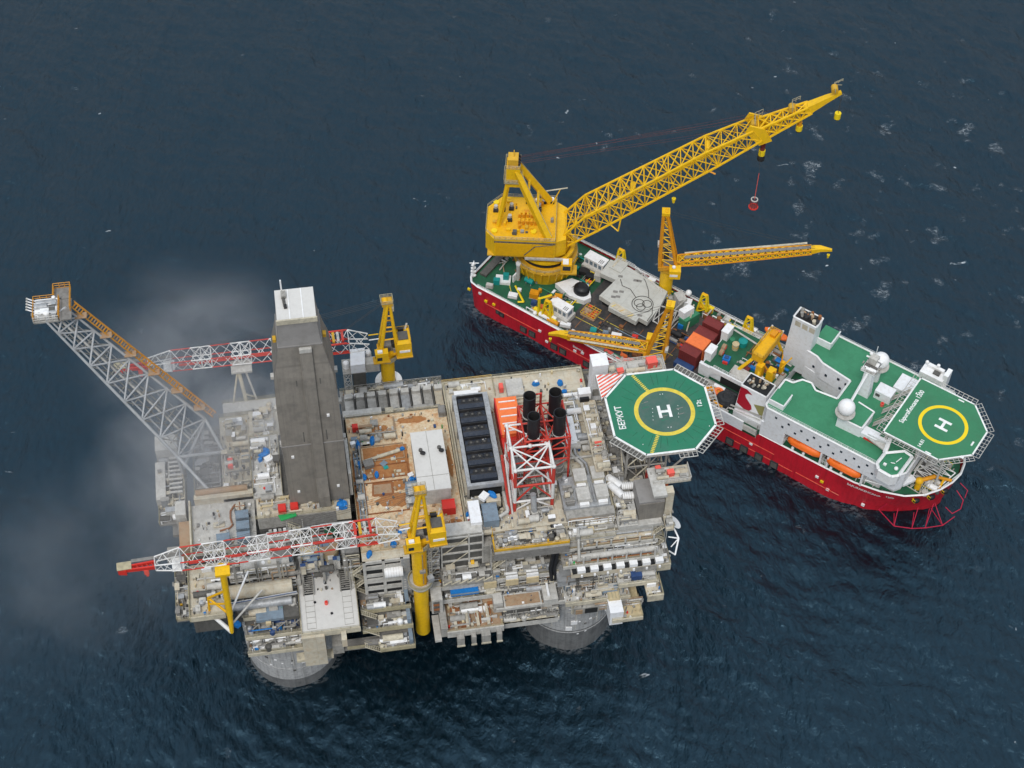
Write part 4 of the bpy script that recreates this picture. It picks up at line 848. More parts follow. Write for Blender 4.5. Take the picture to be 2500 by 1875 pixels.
# white cabin on a tower beside the rear crane
T = Thing('crane_access_cabin', 'white box cabin on a grey tower left of the rear yellow crane', 'cabin', base=(-68.8,33,30))
m = MB(); m.prism([(-70.2,31.4),(-66.6,31.4),(-66.2,36.6),(-69.8,36.6)],45,48.2,'cabin_white'); m.box(-66.4,32.6,43.4,-63,35,46.4,'light_grey'); T.part('cabin_body', m)
m = MB(); m.box(-69.8,31.8,36,-66.6,35.6,45,'dark_grey'); m.truss([(-72,31.6,30),(-70.2,31.6,30),(-70.2,35,30),(-72,35,30)],[(-72,31.6,45),(-70.2,31.6,45),(-70.2,35,45),(-72,35,45)],5,.14,.09,'light_grey'); m.box(-72.2,31.4,44.8,-66.2,36.2,45.1,'grey'); T.part('tower', m)
for x,y in ((-71.2,33.6),(-65.4,36.2)):
    m = MB(); m.tube((x,y,45.1),(x,y,46.8),.75,n=14,m='white'); m.sph((x,y,46.8),.75,'white',12,6,.6); T.part('tank', m)

# --- air cooler bank
T = Thing('air_cooler', 'long dark air cooler bank with six black fan bays in a pale frame', 'air cooler', base=(-43.2,3,44))
cx0, cx1, cy0, cy1 = -47.0, -38.4, -9.8, 17.4
m = MB(); m.box(cx0+.4,cy0+.4,44,cx1-.4,cy1-.4,48.2,'void')
for y in (cy0,cy0+9,cy0+18,cy1-.6):
    for x in (cx0,cx1-.5): m.box(x,y,44,x+.5,y+.6,48.2,'grey')
m.box(cx0,cy0,48.2,cx0+.9,cy1,49.6,'steel'); m.box(cx1-1.2,cy0,48.2,cx1,cy1,49.6,'steel'); m.box(cx0+.9,cy0,48.2,cx1-1.2,cy0+.8,49.6,'steel'); m.box(cx0+.9,cy1-.4,48.2,cx1-1.2,cy1,49.6,'steel'); m.box(cx0+.9,cy0+.8,48.2,cx1-1.2,cy1-.4,48.7,'void')
T.part('frame', m)
for k in range(6):
    y0 = cy0+1.4+k*4.2; q = random.Random(k)
    m = MB(); m.box(cx0+1.1,y0,48.7,cx1-1.35,y0+1.5,50.1,'cooler_blue'); m.tube((cx0+1.1,y0+1.5,49.6),(cx1-1.35,y0+1.5,49.6),.55,n=12,m='soot'); m.box(cx0+1.2,y0+1.5,48.7,cx1-1.4,y0+3.7,49.2,'cooler_blue')
    for x in (cx0+2.6,cx0+4.1,cx1-2.8): m.tube((x,y0+2.6,49.2),(x,y0+2.6,49.6),.75,n=14,m='soot'); m.tube((x,y0+2.6,49.6),(x,y0+2.6,49.75),.3,n=8,m='dark_grey')
    for i in range(6): m.ob((q.uniform(cx0+1.9,cx1-2.2),y0+q.uniform(1.7,3.4),49.2),q.uniform(.2,.7),q.uniform(.2,.5),q.uniform(.15,.5),0,q.choice(['soot','dark_grey','grey','cooler_blue']))
    m.box(cx0+1.1,y0+3.75,48.7,cx1-1.35,y0+3.95,50.1,'soot')
    T.part('fan_bay', m)
m = MB(); m.box(-46.2,-13.4,44,-39.2,-9.9,44.6,'void'); m.box(-43,-13,44.6,-39.6,-11,47,'beige'); m.box(-46,-12.8,44.6,-43.6,-11,46.4,'grey'); m.path([(-38.6,-10,46),(-38.4,-15.5,46),(-40.6,-16.8,46),(-43,-16.8,46)],.45,8,'light_grey'); m.box(-46,-9.9,44.2,-39,-9.8,47.4,'void')
T.part('pipe_manifold', m)

# --- exhaust stacks in their red frame
def stack(label, x, y):
    T = Thing('exhaust_stack', label, 'exhaust stack', 'black exhaust stacks', base=(x,y,44), local=True)
    m = MB(); n = 28; v = []
    m.tube((0,0,7),(0,0,22.6),1.46,n=n,m='black',cap=False); m.ring((0,0),1.6,1.4,15.4,15.7,n,'light_grey'); m.tube((0,0,22.6),(0,0,11),1.32,n=n,m='soot',cap=False); m.ring((0,0),1.5,1.3,22.5,22.7,n,'black'); m.tube((0,0,11.2),(0,0,11),1.35,n=n,m='soot')
    T.part('chimney', m)
    m = MB(); m.tube((0,0,0),(0,0,7),1.5,n=n,m='grey'); 
    for z in (1.5,3.5,5.4,6.8): m.ring((0,0),1.62,1.45,z,z+.25,n,'light_grey')
    T.part('lower_duct', m)
stack('black exhaust stack at the back left of the four', -31.0, 1.2)
stack('black exhaust stack at the back right of the four', -25.0, 1.4)
stack('black exhaust stack at the front left of the four', -31.0, -4.8)
stack('black exhaust stack at the front right of the four', -25.0, -4.7)
T = Thing('stack_frame', 'red lattice frame bracing the four black exhaust stacks', 'frame', base=(-28,-1.6,44))
m = MB()
X0,X1,Y0,Y1 = -33.2,-22.8,-7,3.4
for x in (X0,-28,X1):
    for y in (Y0,Y1): m.tube((x,y,44),(x,y,60.6 if x != -28 else 60),.26,n=7,m='truss_red')
for z in (52.4,56.4,60.4):
    for x,y,x2,y2 in ((X0,Y0,X1,Y0),(X0,Y1,X1,Y1),(X0,Y0,X0,Y1),(X1,Y0,X1,Y1),(-28,Y0,-28,Y1),(X0,-1.8,X1,-1.8)): m.tube((x,y,z),(x2,y2,z),.22,n=6,m='truss_red')
    for a,b in (((X0,Y0),(-28,Y1)),((X0,Y1),(-28,Y0)),((-28,Y0),(X1,Y1)),((-28,Y1),(X1,Y0))): m.tube((*a,z),(*b,z),.15,n=6,m='truss_red')
for z in (48,52.4,56.4):
    for y in (Y0,Y1):
        m.tube((X0,y,z),(-28,y,z+4),.16,n=6,m='truss_red'); m.tube((-28,y,z),(X1,y,z+4),.16,n=6,m='truss_red'); m.tube((-28,y,z),(X0,y,z+4),.16,n=6,m='truss_red')
m.tube((-28,3.2,60),(-28,3.2,64.6),.3,n=7,m='truss_red'); m.tube((-31,3.3,64),(-28,3.2,64.5),.2,n=6,m='truss_red'); m.box(-29.6,-2.6,58.6,-27,-.6,60,'dark_red'); m.tube((-30.5,-1.8,60.4),(-24,-6.4,57),.14,n=6,m='light_grey')
T.part('lattice', m)
m = MB(); clutter(m,-30,-26,-5.5,2,52.6,26,91,2.4,['white','light_grey','red','white','grey']); m.box(-29.6,-6.9,47,-27.6,-6.4,50,'dark_red'); T.part('fittings', m)
# --- red and white lattice mast structure
T = Thing('lattice_tower', 'red and white lattice tower in front of the black exhaust stacks', 'tower', base=(-33,-7.5,44))
m = MB(); x0,x1,y0,y1 = -36.6,-27.8,-14.2,-1.2
lev = [(44,'truss_red'),(47.4,'truss_white'),(53.4,'truss_red'),(59.6,'truss_white')]
for i in range(3):
    za,zb = lev[i][0],lev[i+1][0]; c = ['truss_red','truss_white','truss_red'][i]; c2 = ['truss_white','truss_red','truss_white'][i]
    for x,y in ((x0,y0),(x1,y0),(x1,y1),(x0,y1)): m.tube((x,y,za),(x,y,zb),.42,n=8,m='truss_red' if i != 1 else 'truss_white')
    for p,q in (((x0,y0),(x1,y0)),((x1,y0),(x1,y1)),((x0,y1),(x0,y0))):
        m.tube((*p,zb),(*q,zb),.3,n=7,m=lev[i+1][1]); mid = ((p[0]+q[0])/2,(p[1]+q[1])/2,zb)
        m.tube((*p,za),mid,.22,n=6,m=c2 if i else 'truss_white'); m.tube((*q,za),mid,.22,n=6,m=c2)
    m.tube((x0,y1,zb),(x1,y1,zb),.24,n=6,m=lev[i+1][1])
z = 59.6
xm,ym = (x0+x1)/2,(y0+y1)/2
for y in (y0,ym,y1): m.tube((x0,y,z),(x1,y,z),.26,n=7,m='truss_white')
for a,b in (((x0,y0),(x1,ym)),((x0,ym),(x1,y0)),((x0,ym),(x1,y1)),((x0,y1),(x1,ym)),((x0,ym),(xm,y0)),((xm,y0),(x1,ym))): m.tube((*a,z),(*b,z),.19,n=6,m='truss_white')
for a in ((x0,y0),(x1,y0),(x0,ym),(xm,ym),(x0,y1),(x1,y1)): m.sph((*a,z),.55,'truss_white',10,6)
for y in (ym,y1): m.tube((x0,y,44),(x0,y,z),.34,n=7,m='truss_red'); m.tube((x0,y-6,47),(x0,y,z),.2,n=6,m='truss_white')
for zz,c in ((47.4,'truss_red'),(53.4,'truss_red')):
    for y in (ym,y1): m.tube((x0,y,zz),(x1,y,zz),.2,n=6,m=c)
m.bar((x0-1.2,y0-1,44),(x0-2.2,y0+6,58),.5,'truss_red'); m.bar((x0-.6,y0-1,44),(x0-1.5,y0+6,58),.35,'truss_white')
T.part('lattice', m)
m = MB(); m.tube((xm-.2,y0-.2,50),(xm,y0-1.6,44.6),.7,n=10,m='steel'); m.ob((xm,y0-1.8,43.6),1.6,1.2,1.6,.2,'light_grey'); clutter(m,x0+1,x1-1,y0+1,y1-1,44,34,92,3,['grey','light_grey','dark_grey','steel','white','beige']); m.box(-32,-11,44,-30,-9.4,45.6,'green'); T.part('fittings', m)
m = MB(); m.prism([(-26.8,-13.4),(-26.2,-13.4),(-25.6,-11),(-26.4,-8)],44,44.6,'grey'); 
# orange striped roof unit
T = Thing('intake_housing', 'bright orange housing with white strips between the cooler bank and the stacks', 'housing', base=(-35,7,44))
m = MB(); m.box(-36.7,4.6,44,-31.6,15.8,48.6,'orange'); m.box(-36.9,1.2,44,-31.2,4.6,47.4,'red'); m.box(-37,4.4,44,-36.7,15.8,48.8,'red'); T.part('housing_body', m)
for k in range(5): m = MB(); m.box(-36.1,5.4+k*2.2,48.6,-32.1,5.65+k*2.2,48.9,'white'); T.part('strip', m)

# --- cabins and boxes on the decks
T = Thing('white_deck_building', 'long white flat roofed building on the rusty deck', 'building', base=(-54,-.4,44))
m = MB(); m.box(-58.2,-9.6,44,-50.8,7.4,49.4,'light_grey'); m.box(-58.3,-9.7,49.4,-50.7,7.5,49.8,'roof_pale'); m.box(-54.6,-9.6,49.8,-54.5,7.4,49.85,'grey'); m.box(-58.2,-5.7,49.8,-50.8,-5.6,49.85,'grey'); T.part('building_body', m)
for x,y in ((-56.2,1.2),(-51.8,1.4)):
    m = MB(); m.tube((x,y,49.8),(x+.3,y-.7,50.6),.5,n=12,m='soot'); m.tube((x-.25,y+.7,49.8),(x-.25,y+.7,50.3),.45,n=12,m='dark_grey'); T.part('roof_vent', m)
def cont(name, label, cat, x0, y0, x1, y1, z0, z1, mat, group=None, ribs=True, fr=IDN):
    m = MB(); m.box(x0,y0,z0,x1,y1,z1,mat)
    if ribs:
        L_ = (x1-x0) > (y1-y0); n = max(3,int(max(x1-x0,y1-y0)/.6))
        for i in range(n):
            if L_: x = x0+(x1-x0)*(i+.5)/n; m.box(x-.1,y0-.06,z0+.15,x+.1,y1+.06,z1-.15,mat)
            else: y = y0+(y1-y0)*(i+.5)/n; m.box(x0-.06,y-.1,z0+.15,x1+.06,y+.1,z1-.15,mat)
        m.box(x0-.05,y0-.05,z1,x1+.05,y0+.2,z1+.08,mat); m.box(x0-.05,y1-.2,z1,x1+.05,y1+.05,z1+.08,mat)
    return solo(name, m, label, cat, group, fr)
cont('deck_container','bright red container at the front end of the long white building','container',-53.2,-13.2,-50.2,-10.6,44,46.6,'red')
cont('deck_cabin','narrow white cabin between the cooler bank and the blue container','cabin',-47.4,-18.4,-44.8,-12.2,44,47.2,'cabin_white',ribs=False)
cont('deck_container','slate blue container with a navy tarpaulin end, right of a narrow white cabin','container',-44.3,-18.2,-40.8,-13.2,44,46.8,'slate')
for k,(x,y,l) in enumerate(((-99.2,-6.2,'slate blue container, farthest back of three in a row on the white deck'),(-99.2,-9.2,'slate blue container, middle one of three in a row on the white deck'),(-99.2,-12.2,'slate blue container, front one of three in a row on the white deck'),(-103.8,-12,'slate blue container standing alone on the white deck, left of a row of three'))):
    cont('deck_container',l,'container',x-1.5,y-1.05,x+1.5,y+1.05,42,44.4,'slate','slate containers on the white deck')
for x0,y0,x1,y1,z,h,c,nm,l,ct in ((-50.4,15.6,-48.8,18,44,1.6,'floor_grey','equipment_box','grey box at the back right corner of the rusty deck','box'),(-71.6,13.8,-70.2,15.2,44,1.8,'red','fire_box','red box at the back left corner of the rusty deck','box'),
    (-90.6,-10,-88.8,-8,47.6,1.6,'red','deck_box','left one of two red boxes at the foot of the derrick','box'),(-87.8,-9.8,-86,-7.8,47.6,1.6,'red','deck_box','right one of two red boxes at the foot of the derrick','box'),
    (-34.8,20.8,-33.8,22.6,44,1.8,'coral','fire_box','red box at the back of the utility deck, behind the orange housing','box'),
    (-33,19,-28.8,24.4,44,.7,'light_grey','hatch_cover','pinkish grey hatch cover at the back of the utility deck','hatch'),
    (-46,20.2,-40,22.2,44,1.1,'white','equipment_skid','white skid at the back end of the cooler bank','skid'),
    (-42,14.6,-37.8,20.2,44,.5,'beige_trim','plinth','square cream plinth with rusty patches left behind the orange housing','plinth'),
    (-22.4,1,-18.6,10.4,44,1.2,'cabin_white','roof_hatch','pale blue white flat hatch right of the exhaust stacks','hatch'),
    (-39.4,9.2,-38,15.4,44,2.2,'light_grey','cable_cabinet','tall narrow grey cabinet between the cooler bank and the orange housing','cabinet'),
    (-101.6,18.6,-100.2,20.2,43,1.2,'coral','fire_box','pinkish red box right of the flare boom foot','box')):
    if nm == 'fire_box' and x0 < -100: x0,x1,y0,y1 = -101.7,-100.5,8,10.6
    mm = MB(); mm.box(x0,y0,z,x1,y1,z+h,c); mm.box(x0+.15,y0+.15,z+h,x1-.15,y1-.15,z+h+.12,c); mm.box(x0-.1,y0-.1,z,x1+.1,y1+.1,z+.15,'grey'); solo(nm,mm,l,ct)
# grey blowers in pairs right of the stacks
for k,(x,y,l) in enumerate(((-20.4,-9,'back left one of four pale turbine hoods on the utility deck'),(-16.2,-8.8,'back right one of four pale turbine hoods on the utility deck'),(-20.6,-14.4,'front left one of four pale turbine hoods on the utility deck'),(-16.2,-14.2,'front right one of four pale turbine hoods on the utility deck'))):
    T = Thing('turbine_hood', l, 'hood', 'turbine hoods beside the stacks', base=(x,y,46), local=True)
    m = MB(); m.box(-1.4,-1.6,0,1.4,1.8,1.6,'beige_trim' if k < 2 else 'light_grey'); m.box(-1.5,-1.7,1.6,1.5,1.9,1.8,'light_grey'); T.part('hood_body', m)
    m = MB(); m.box(-1.1,-2.6,0,1.1,-1.75,.9,'white'); T.part('outlet', m)
m = MB(); m.path([(-20.9,3,45),(-20.9,-1,45),(-18.9,-4,45),(-18.9,-16,46.6)],.4,8,'light_grey'); m.path([(-19.8,3,45),(-19.8,-1,45),(-17.9,-4,45),(-17.9,-16,46.6)],.35,8,'steel'); m.path([(-15,10,45),(-15,-1,45.4)],.7,10,'white'); m.path([(-23.6,-2,45),(-16,-2,45),(-14.6,-2,45)],.3,8,'light_grey')
solo('pipe_run', m, 'bundle of pale pipes running past the turbine hoods', 'pipes')
# silver ducts bending to the right edge
for k,l in enumerate(('back one of two silver bent ducts at the right edge','front one of two silver bent ducts at the right edge')):
    m = MB(); pts_ = (((-13.18, -8.99, 45.00),(-10.83, -11.69, 45.00),(-8.00, -11.90, 45.00)),((-13.30, -11.08, 45.00),(-11.09, -14.44, 45.00),(-7.95, -14.76, 45.00)))[k]
    m.path([(pts_[0][0],pts_[0][1]+.6,43.4)]+list(pts_),.95,14,'white'); a_,b_ = Vector(pts_[1]),Vector(pts_[2])
    for i in range(6): p=a_.lerp(b_,(i+.5)/6); m.tube(p,p+Vector((.09,0,0)),1.0,n=14,m='light_grey')
    solo('bent_duct', m, l, 'duct', 'silver bent ducts')
# round drum and hose on the white deck
T = Thing('hose_reel', 'striped round reel with a brown hose on the white deck', 'reel', base=(-99.6,-2.6,42))
m = MB(); m.tube((-99.6,-3.4,42),(-99.6,-3.4,43.4),1.3,n=20,m='dark_grey'); m.tube((-99.6,-3.4,43.4),(-99.6,-3.4,43.7),1.1,n=20,m='beige')
for a in range(0,360,45): m.bar((-99.6,-3.4,43.75),(-99.6+1.2*math.cos(R(a)),-3.4+1.2*math.sin(R(a)),43.75),.2,'light_grey' if a%90 else 'rust')
T.part('drum', m)
m = MB(); m.path([(-99.6,-2.2,42.8),(-100.8,-2,42.5),(-101.9,-3.4,42.2),(-102,-5.4,42.2),(-101.6,-7.4,42.2),(-102.4,-8.2,42.2),(-104.6,-8.6,42.2)],.24,8,'rust'); T.part('hose', m)
m = MB(); m.box(-106,-7.6,42,-103.4,-6.2,42.4,'beige'); m.tube((-105.4,-7.2,42.4),(-103.6,-6.6,42.9),.25,n=6,m='grey'); solo('anchor_skid', m, 'small beige skid left of the brown hose on the white deck', 'skid')
# two horizontal vessels and slate unit right of the white deck
for x,c,l in ((-95.4,'white','left one of two short vessels in the dark slot below the deck'),(-94,'beige_trim','right cream one of two short vessels in the dark slot below the deck')):
    m = MB(); m.tube((x,-17.6,40.4),(x,-11.9,40.4),.62,n=14,m=c); m.sph((x,-17.6,40.4),.62,c,12,8); m.box(x-.5,-17,39,x+.5,-16.6,40,'grey'); m.box(x-.5,-13,39,x+.5,-12.6,40,'grey'); solo('pressure_vessel', m, l, 'vessel')
m = MB(); m.box(-92.8,-17.2,38,-88.8,-13.2,41.4,'slate'); m.box(-92.9,-17.3,41.4,-88.7,-13.1,41.6,'floor_grey'); solo('mud_unit', m, 'low slate grey unit beside the two vessels', 'unit')
m = MB(); m.box(-86.8,-17.6,37.6,-82.8,-14.4,40,'sand'); m.box(-87,-14.2,37.6,-79,-13.6,42,'grey'); m.box(-80.8,-13.4,41,-78,-11.9,42.4,'ship_green_dark'); solo('sack_stack', m, 'square stack of cream sacks below the derrick front', 'sacks')
m = MB(); m.tube((-80.2,-15.8,37.6),(-80.2,-15.8,40.6),2.4,n=8,m='sand'); m.tube((-80.2,-15.8,40.6),(-80.2,-15.8,40.9),2.3,n=8,m='tan'); solo('sand_hopper', m, 'round tan hopper below the derrick front', 'hopper')
# scaffold of little boxes above the left terraces
m = MB(); 
for k in range(7): m.box(-93.4+k*1.1,-11.6,42.4,-92.7+k*1.1,-10.9,43.6,'white' if k%2 else 'light_grey')
m.truss([(-94,-12,42.2),(-94,-10.8,42.2)],[(-86,-12,42.2),(-86,-10.8,42.2)],9,.12,.1,'white',faces=[0]); m.tube((-91,-14.2,42.6),(-86.6,-13.6,42.6),.3,n=8,m='light_grey'); solo('cable_bridge', m, 'white ladder like cable bridge below the derrick front fascia', 'cable bridge')
m = MB(); m.prism([(-90.8,-11.4),(-86.8,-10.9),(-86.6,-12.1),(-90.2,-13)],47.62,47.9,'green'); m.v = [(x,y+1.2,z) for x,y,z in m.v]; solo('green_tarp', m, 'crumpled bright green tarpaulin at the foot of the derrick', 'tarpaulin')
# blue tarps, pumps and covers
def tarp(x,y,z,sx_,sy_,sz_,rot,label,seed,c='blue',name='blue_cover',cat='cover',extra=None,group=None):
    q = random.Random(seed); m = MB(); n = 14; rings = []
    for k,(f,h) in enumerate(((1.,0),(1.02,.35),(.86,.75),(.55,.97),(.15,1.0))):
        rings.append([(f*sx_/2*math.cos(2*PI*i/n)*(1+q.uniform(-.14,.14)),f*sy_/2*math.sin(2*PI*i/n)*(1+q.uniform(-.14,.14)),h*sz_*(1+q.uniform(-.1,.1))) for i in range(n)])
    T = Thing(name,label,cat,group,base=(x,y,z),rot=rot,local=True); m.loft(rings,c); T.part('sheet',m)
    if extra:
        for i,(ex,ey,ez,es,ec) in enumerate(extra): mm = MB(); mm.ob((ex,ey,0),es,es*.8,ez,.2,ec); mm.ob((ex,ey,ez),es*1.08,es*.88,.12,.2,ec); T.part('machine',mm)
for a in ((-92.7,7.4,48.2,3.0,2.6,1.4,.3,'large crumpled blue cover behind the white machines left of the derrick',1,[( .2,-2.6,1.5,1.8,'white'),(2,-2,1.2,1.2,'light_grey'),(-1.6,-1.4,.8,.9,'blue')]),
    (-70.7,9.6,44,1.0,2.4,1.6,0,'blue capped pump with a white side, back left on the rusty deck',2,[(-1.2,.2,1.4,1.1,'white')]),(-67.2,10.4,44,1.2,2.4,1.6,-.2,'blue capped pump with a cream side, next to the first pump on the rusty deck',3,[(-1.1,.2,1.2,.9,'beige_trim'),(-.9,-.8,.7,.6,'white')]),
    (-60.4,7.2,44,1.3,.9,.9,.1,'small blue valve at the end of the long cream pipe on the rusty deck',4,[(-1.1,0,.7,.6,'grey')]),(-70.9,3.8,44,1.1,2.2,1.1,0,'blue framed unit beside a grey block on the rusty deck',5,[(2.1,-.3,1.3,2.2,'floor_grey')]),
    (-70.2,.2,44,1.2,1.8,1,0,'left blue drum of a pair with an orange plate between them',6,[(1.4,0,.5,1.2,'tan')]),(-67.2,.4,44,1,2,1,0,'right blue drum of a pair with an orange plate between them',7,[]),
    (-59.2,-2.4,44,1.8,1.6,1.3,.2,'blue pump closest to the left wall of the long white building',8,[(.2,1.4,.8,1.2,'white'),(1.6,-.6,1.5,1.4,'blue'),(.4,-1.9,1.1,1.2,'white')]),
    (-63.2,-16.2,44,2.2,1.3,.7,.3,'blue cover ring on the front part of the rusty deck',9,[(.1,-.2,.75,.5,'light_grey')]),
    (-76.2,-7.2,47.6,2,1.9,1.4,.1,'blue drum at the right end of the drill floor, the back one',10,[]),(-76.0,-9.6,47.6,2.6,2.2,1.6,0,'larger blue drum at the front right end of the drill floor',11,[(-1.2,-.9,.8,.6,'white')]),
    (-25.6,22.2,44,1.9,1.2,1.2,0,'small blue and white drum at the back edge of the utility deck',12,[(.1,0,1.35,.7,'white')]),(-19.6,21.6,44,1.3,1.8,1.3,.3,'tall blue valve stand near the back right corner of the utility deck',13,[(.4,-1.6,1,.6,'light_grey')]),(-19.0,18.8,44,1.5,1.2,.9,0,'short blue valve in front of the taller valve stand, back right corner',14,[]),
    (-41.4,-11.2,47.1,1.4,2.6,.8,.6,'blue hose bundle beside a white tank at the cooler front',15,[(-2,.7,.9,2,'white')]),(-47.6,-14.2,44,1.0,1.4,1.4,0,'small blue pump left of the narrow white cabin',16,[(.1,-1.3,1.1,.8,'white')]),
    (-38.0,-19,42.4,1.8,2.6,1.4,.1,'blue triangular frame on the pump step behind two white vessels',17,[(-.8,-2.4,1.6,.9,'white'),(.9,-2.4,1.6,.9,'light_grey')]),(-30.2,-20.6,42.4,1.6,1,.9,.1,'low blue pump at the right end of the pump step',18,[(-.6,1,1.2,.7,'grey'),(.9,-.8,.9,.6,'white')]),(-33.6,-19.6,42.4,1.0,1.0,1.1,0,'tiny blue motor in the middle of the pump step',19,[(.6,.8,.9,.8,'grey')]),
    (-84.4,-13.0,31.9,4,2.6,1.4,.1,'big blue tarpaulin between the two pipe ladders of the catwalk',20,[(2.8,-.2,1.2,1.2,'rust')]),(-74.6,-17.0,31.9,1.4,2,1.1,.4,'dark blue drum at the right side of the catwalk',21,[]),(-71.2,-21.2,43.7,1.2,2,1,-.4,'blue roll on top of the louvred box, left one',22,[]),(-65.4,-19.6,43.7,1.6,1.5,1.4,0,'blue square cover on top of the louvred box, right one',23,[(-1.8,-.2,1,.8,'light_grey')]),
    (-102.9,-27.0,30.3,1.6,1.8,1,.3,'blue drum beside the foot of the yellow boom rest',24,[]),(-94.6,-29.6,22.8,2.0,1.2,1.1,0,'blue pump on the lowest left terrace',25,[(1.3,0,.9,.7,'navy'),(-1.6,.1,1,.7,'white')]),(-99,-29.4,22.8,2.2,1.1,1,0,'navy and blue pump at the far left of the lowest terrace',26,[(1.2,.1,1.2,.7,'navy')]),
    (-42.4,-22.8,30,2,1.3,1.1,0,'small blue box on the beam left of the middle terrace',27,[]),(-24.2,-25.6,25,1.4,2.2,1.3,.2,'blue white and orange valve set on the lower right deck',28,[(-1.4,.3,1.4,1.2,'slate'),(0,-.9,1.2,.6,'white')]),
    (-18.4,-25.4,25,2.6,1.4,1,0,'navy motor row on the lower right deck, left group',29,[(1.8,.1,1.2,1,'navy')]),(-14.9,-22.8,29.4,1.5,1.6,1.2,0,'navy motor on the lower right deck, back group',30,[])):
    tarp(*a[:8],a[8],a[8]>=29 and 'navy' or 'blue',name='blue_cover' if ('cover' in a[7] or 'tarp' in a[7]) else 'blue_machine',cat='cover' if ('cover' in a[7] or 'tarp' in a[7]) else 'machine',extra=a[9])
m = MB(); m.box(-53.2,-25.2,27.6,-46.6,-22.4,28.2,'blue'); m.box(-53.3,-25.3,28.2,-46.5,-25,28.4,'slate'); solo('blue_tank_cover', m, 'wide flat blue tank cover right of the yellow crane pedestal', 'cover')
m = MB(); m.box(-10.8,-28.2,29.4,-8.2,-25.6,31.2,'navy'); m.box(-9.4,-26.6,31.2,-8,-25.2,32,'lime'); solo('navy_box', m, 'navy container with a lime corner on the lower right platform', 'container')
m = MB(); m.ob((-8.6,-22.8,30.2),2.4,.9,.9,.15,'lime'); m.ob((-8.6,-22.8,31.1),1.6,.5,.3,.15,'lime'); solo('lime_cover', m, 'lime yellow cover at the back of the lower right platform', 'cover')
for x,y,z,l in ((-82.2,-25.2,31.6,'small red box lying on the pale catwalk plate'),(-110.7,-22.4,38,'small red drum on the left hanging platform')):
    m = MB(); m.tube((x,y,z),(x,y,z+.9),.42,n=12,m='coral'); m.tube((x,y,z+.9),(x,y,z+1.05),.3,n=12,m='red'); solo('red_drum', m, l, 'drum')
m = MB(); m.tube((-47.9,-20.6,34.4),(-47.1,-20.6,34.4),1.0,n=16,m='yellow'); m.tube((-48,-20.6,34.4),(-47,-20.6,34.4),.4,n=10,m='dark_grey'); m.box(-47.8,-20.9,32.2,-47.2,-20.3,33.5,'grey'); solo('yellow_reel', m, 'small yellow wheel reel beside the clad truss wall', 'reel')
m = MB(); m.tube((-66,5.6,44.5),(-61,6.8,44.5),.45,n=12,m='beige_trim'); m.tube((-70,4.6,44.5),(-66,5.6,44.5),.35,n=10,m='beige'); solo('long_pipe', m, 'long cream pipe lying across the rusty deck', 'pipe')
m = MB(); m.ob((-65.2,3.6,44),1.5,1.3,.3,.7,'slate'); m.ob((-64.8,2.4,44),1.1,.9,.25,.3,'teal'); solo('grating_sheet', m, 'dark tilted sheet beside a pale blue one on the rusty deck', 'sheet')
m = MB()
clutter(m,-61,-58.2,-9.4,-4,44,44,93,1.6,['grey','steel','light_grey','slate','dark_grey']); m.box(-60.8,-9.6,44,-58,-9,44.4,'grey'); solo('valve_skid', m, 'grey valve skid at the front left corner of the long white building', 'skid')
# satellite dish on the right edge
T = Thing('satellite_dish', 'white satellite dish on a bracket at the right edge', 'dish', base=(-1.6,-22,38))
m = MB(); v=[];n=20
rings=[]
for k in range(5):
    r_=1.9*k/4+.02; rings.append([(r_*math.cos(2*PI*i/n),r_*math.sin(2*PI*i/n),.28*r_*r_*.5) for i in range(n)])
m.loft(rings,'white',smooth=True); m.tube((0,0,0),(0,0,-.6),.3,n=8,m='grey'); xform(m, Matrix.Translation((-.3,-21.4,41.4)) @ Matrix.Rotation(R(38),4,'Y') @ Matrix.Rotation(R(-6),4,'X')); T.part('dish', m)
m = MB(); m.path([(-.5,-21.4,41.2),(.6,-24.4,39.4),(-.8,-27.6,37.6),(-1.6,-25.4,36)],.2,6,'white'); m.bar((-1.6,-23.4,39),(.6,-24.4,39.4),.3,'white'); m.bar((-2,-21,40.6),(-.5,-21.4,41.2),.4,'light_grey'); m.bar((.6,-24.4,39.4),(-1.4,-25.6,38),.25,'white'); T.part('bracket', m)

# --- helideck
HZ = 56.72
D, s_ = 24.5, 24.5*(math.sqrt(2)-1)/2*1.1634
h_ = D/2
OCT = [(-s_,h_),(s_,h_),(h_,s_),(h_,-s_),(s_,-h_),(-s_,-h_),(-h_,-s_),(-h_,s_)]
T = Thing('helideck', 'green octagonal helideck with yellow ring carried on a lattice beside the platform', 'helideck', base=(0,0,40))
m = MB(); m.prism(OCT, HZ-.8, HZ, 'light_grey', 'pad_green')
for a in range(8):
    b=(a+1)%8; p=Vector((*OCT[a],0)); q=Vector((*OCT[b],0)); c=-((p+q)/2).normalized()*.5
    m.add([(p.x,p.y,HZ+.012),(q.x,q.y,HZ+.012),(q.x+c.x*1,q.y+c.y,HZ+.012),(p.x+c.x,p.y+c.y,HZ+.012)],[(0,1,2,3)] if 0 else [(3,2,1,0)],'marking_white')
dpm = m
m = MB(); m.ring((1.0,-.2),7.15,6.15,HZ+.004,HZ+.014,72,'marking_yellow'); m.prism([(1+6.15*math.cos(2*PI*i/64),-.2+6.15*math.sin(2*PI*i/64)) for i in range(64)],HZ+.001,HZ+.006,'pad_mid'); T.part('landing_circle', m)
m = MB()
for x in (-.2,2.2): m.box(x-.36,-2.0,HZ+.008,x+.36,1.6,HZ+.02,'marking_white')
m.box(.16,-.55,HZ+.008,1.84,.15,HZ+.02,'marking_white'); T.part('landing_letter', m, label='white letter H in the landing circle')
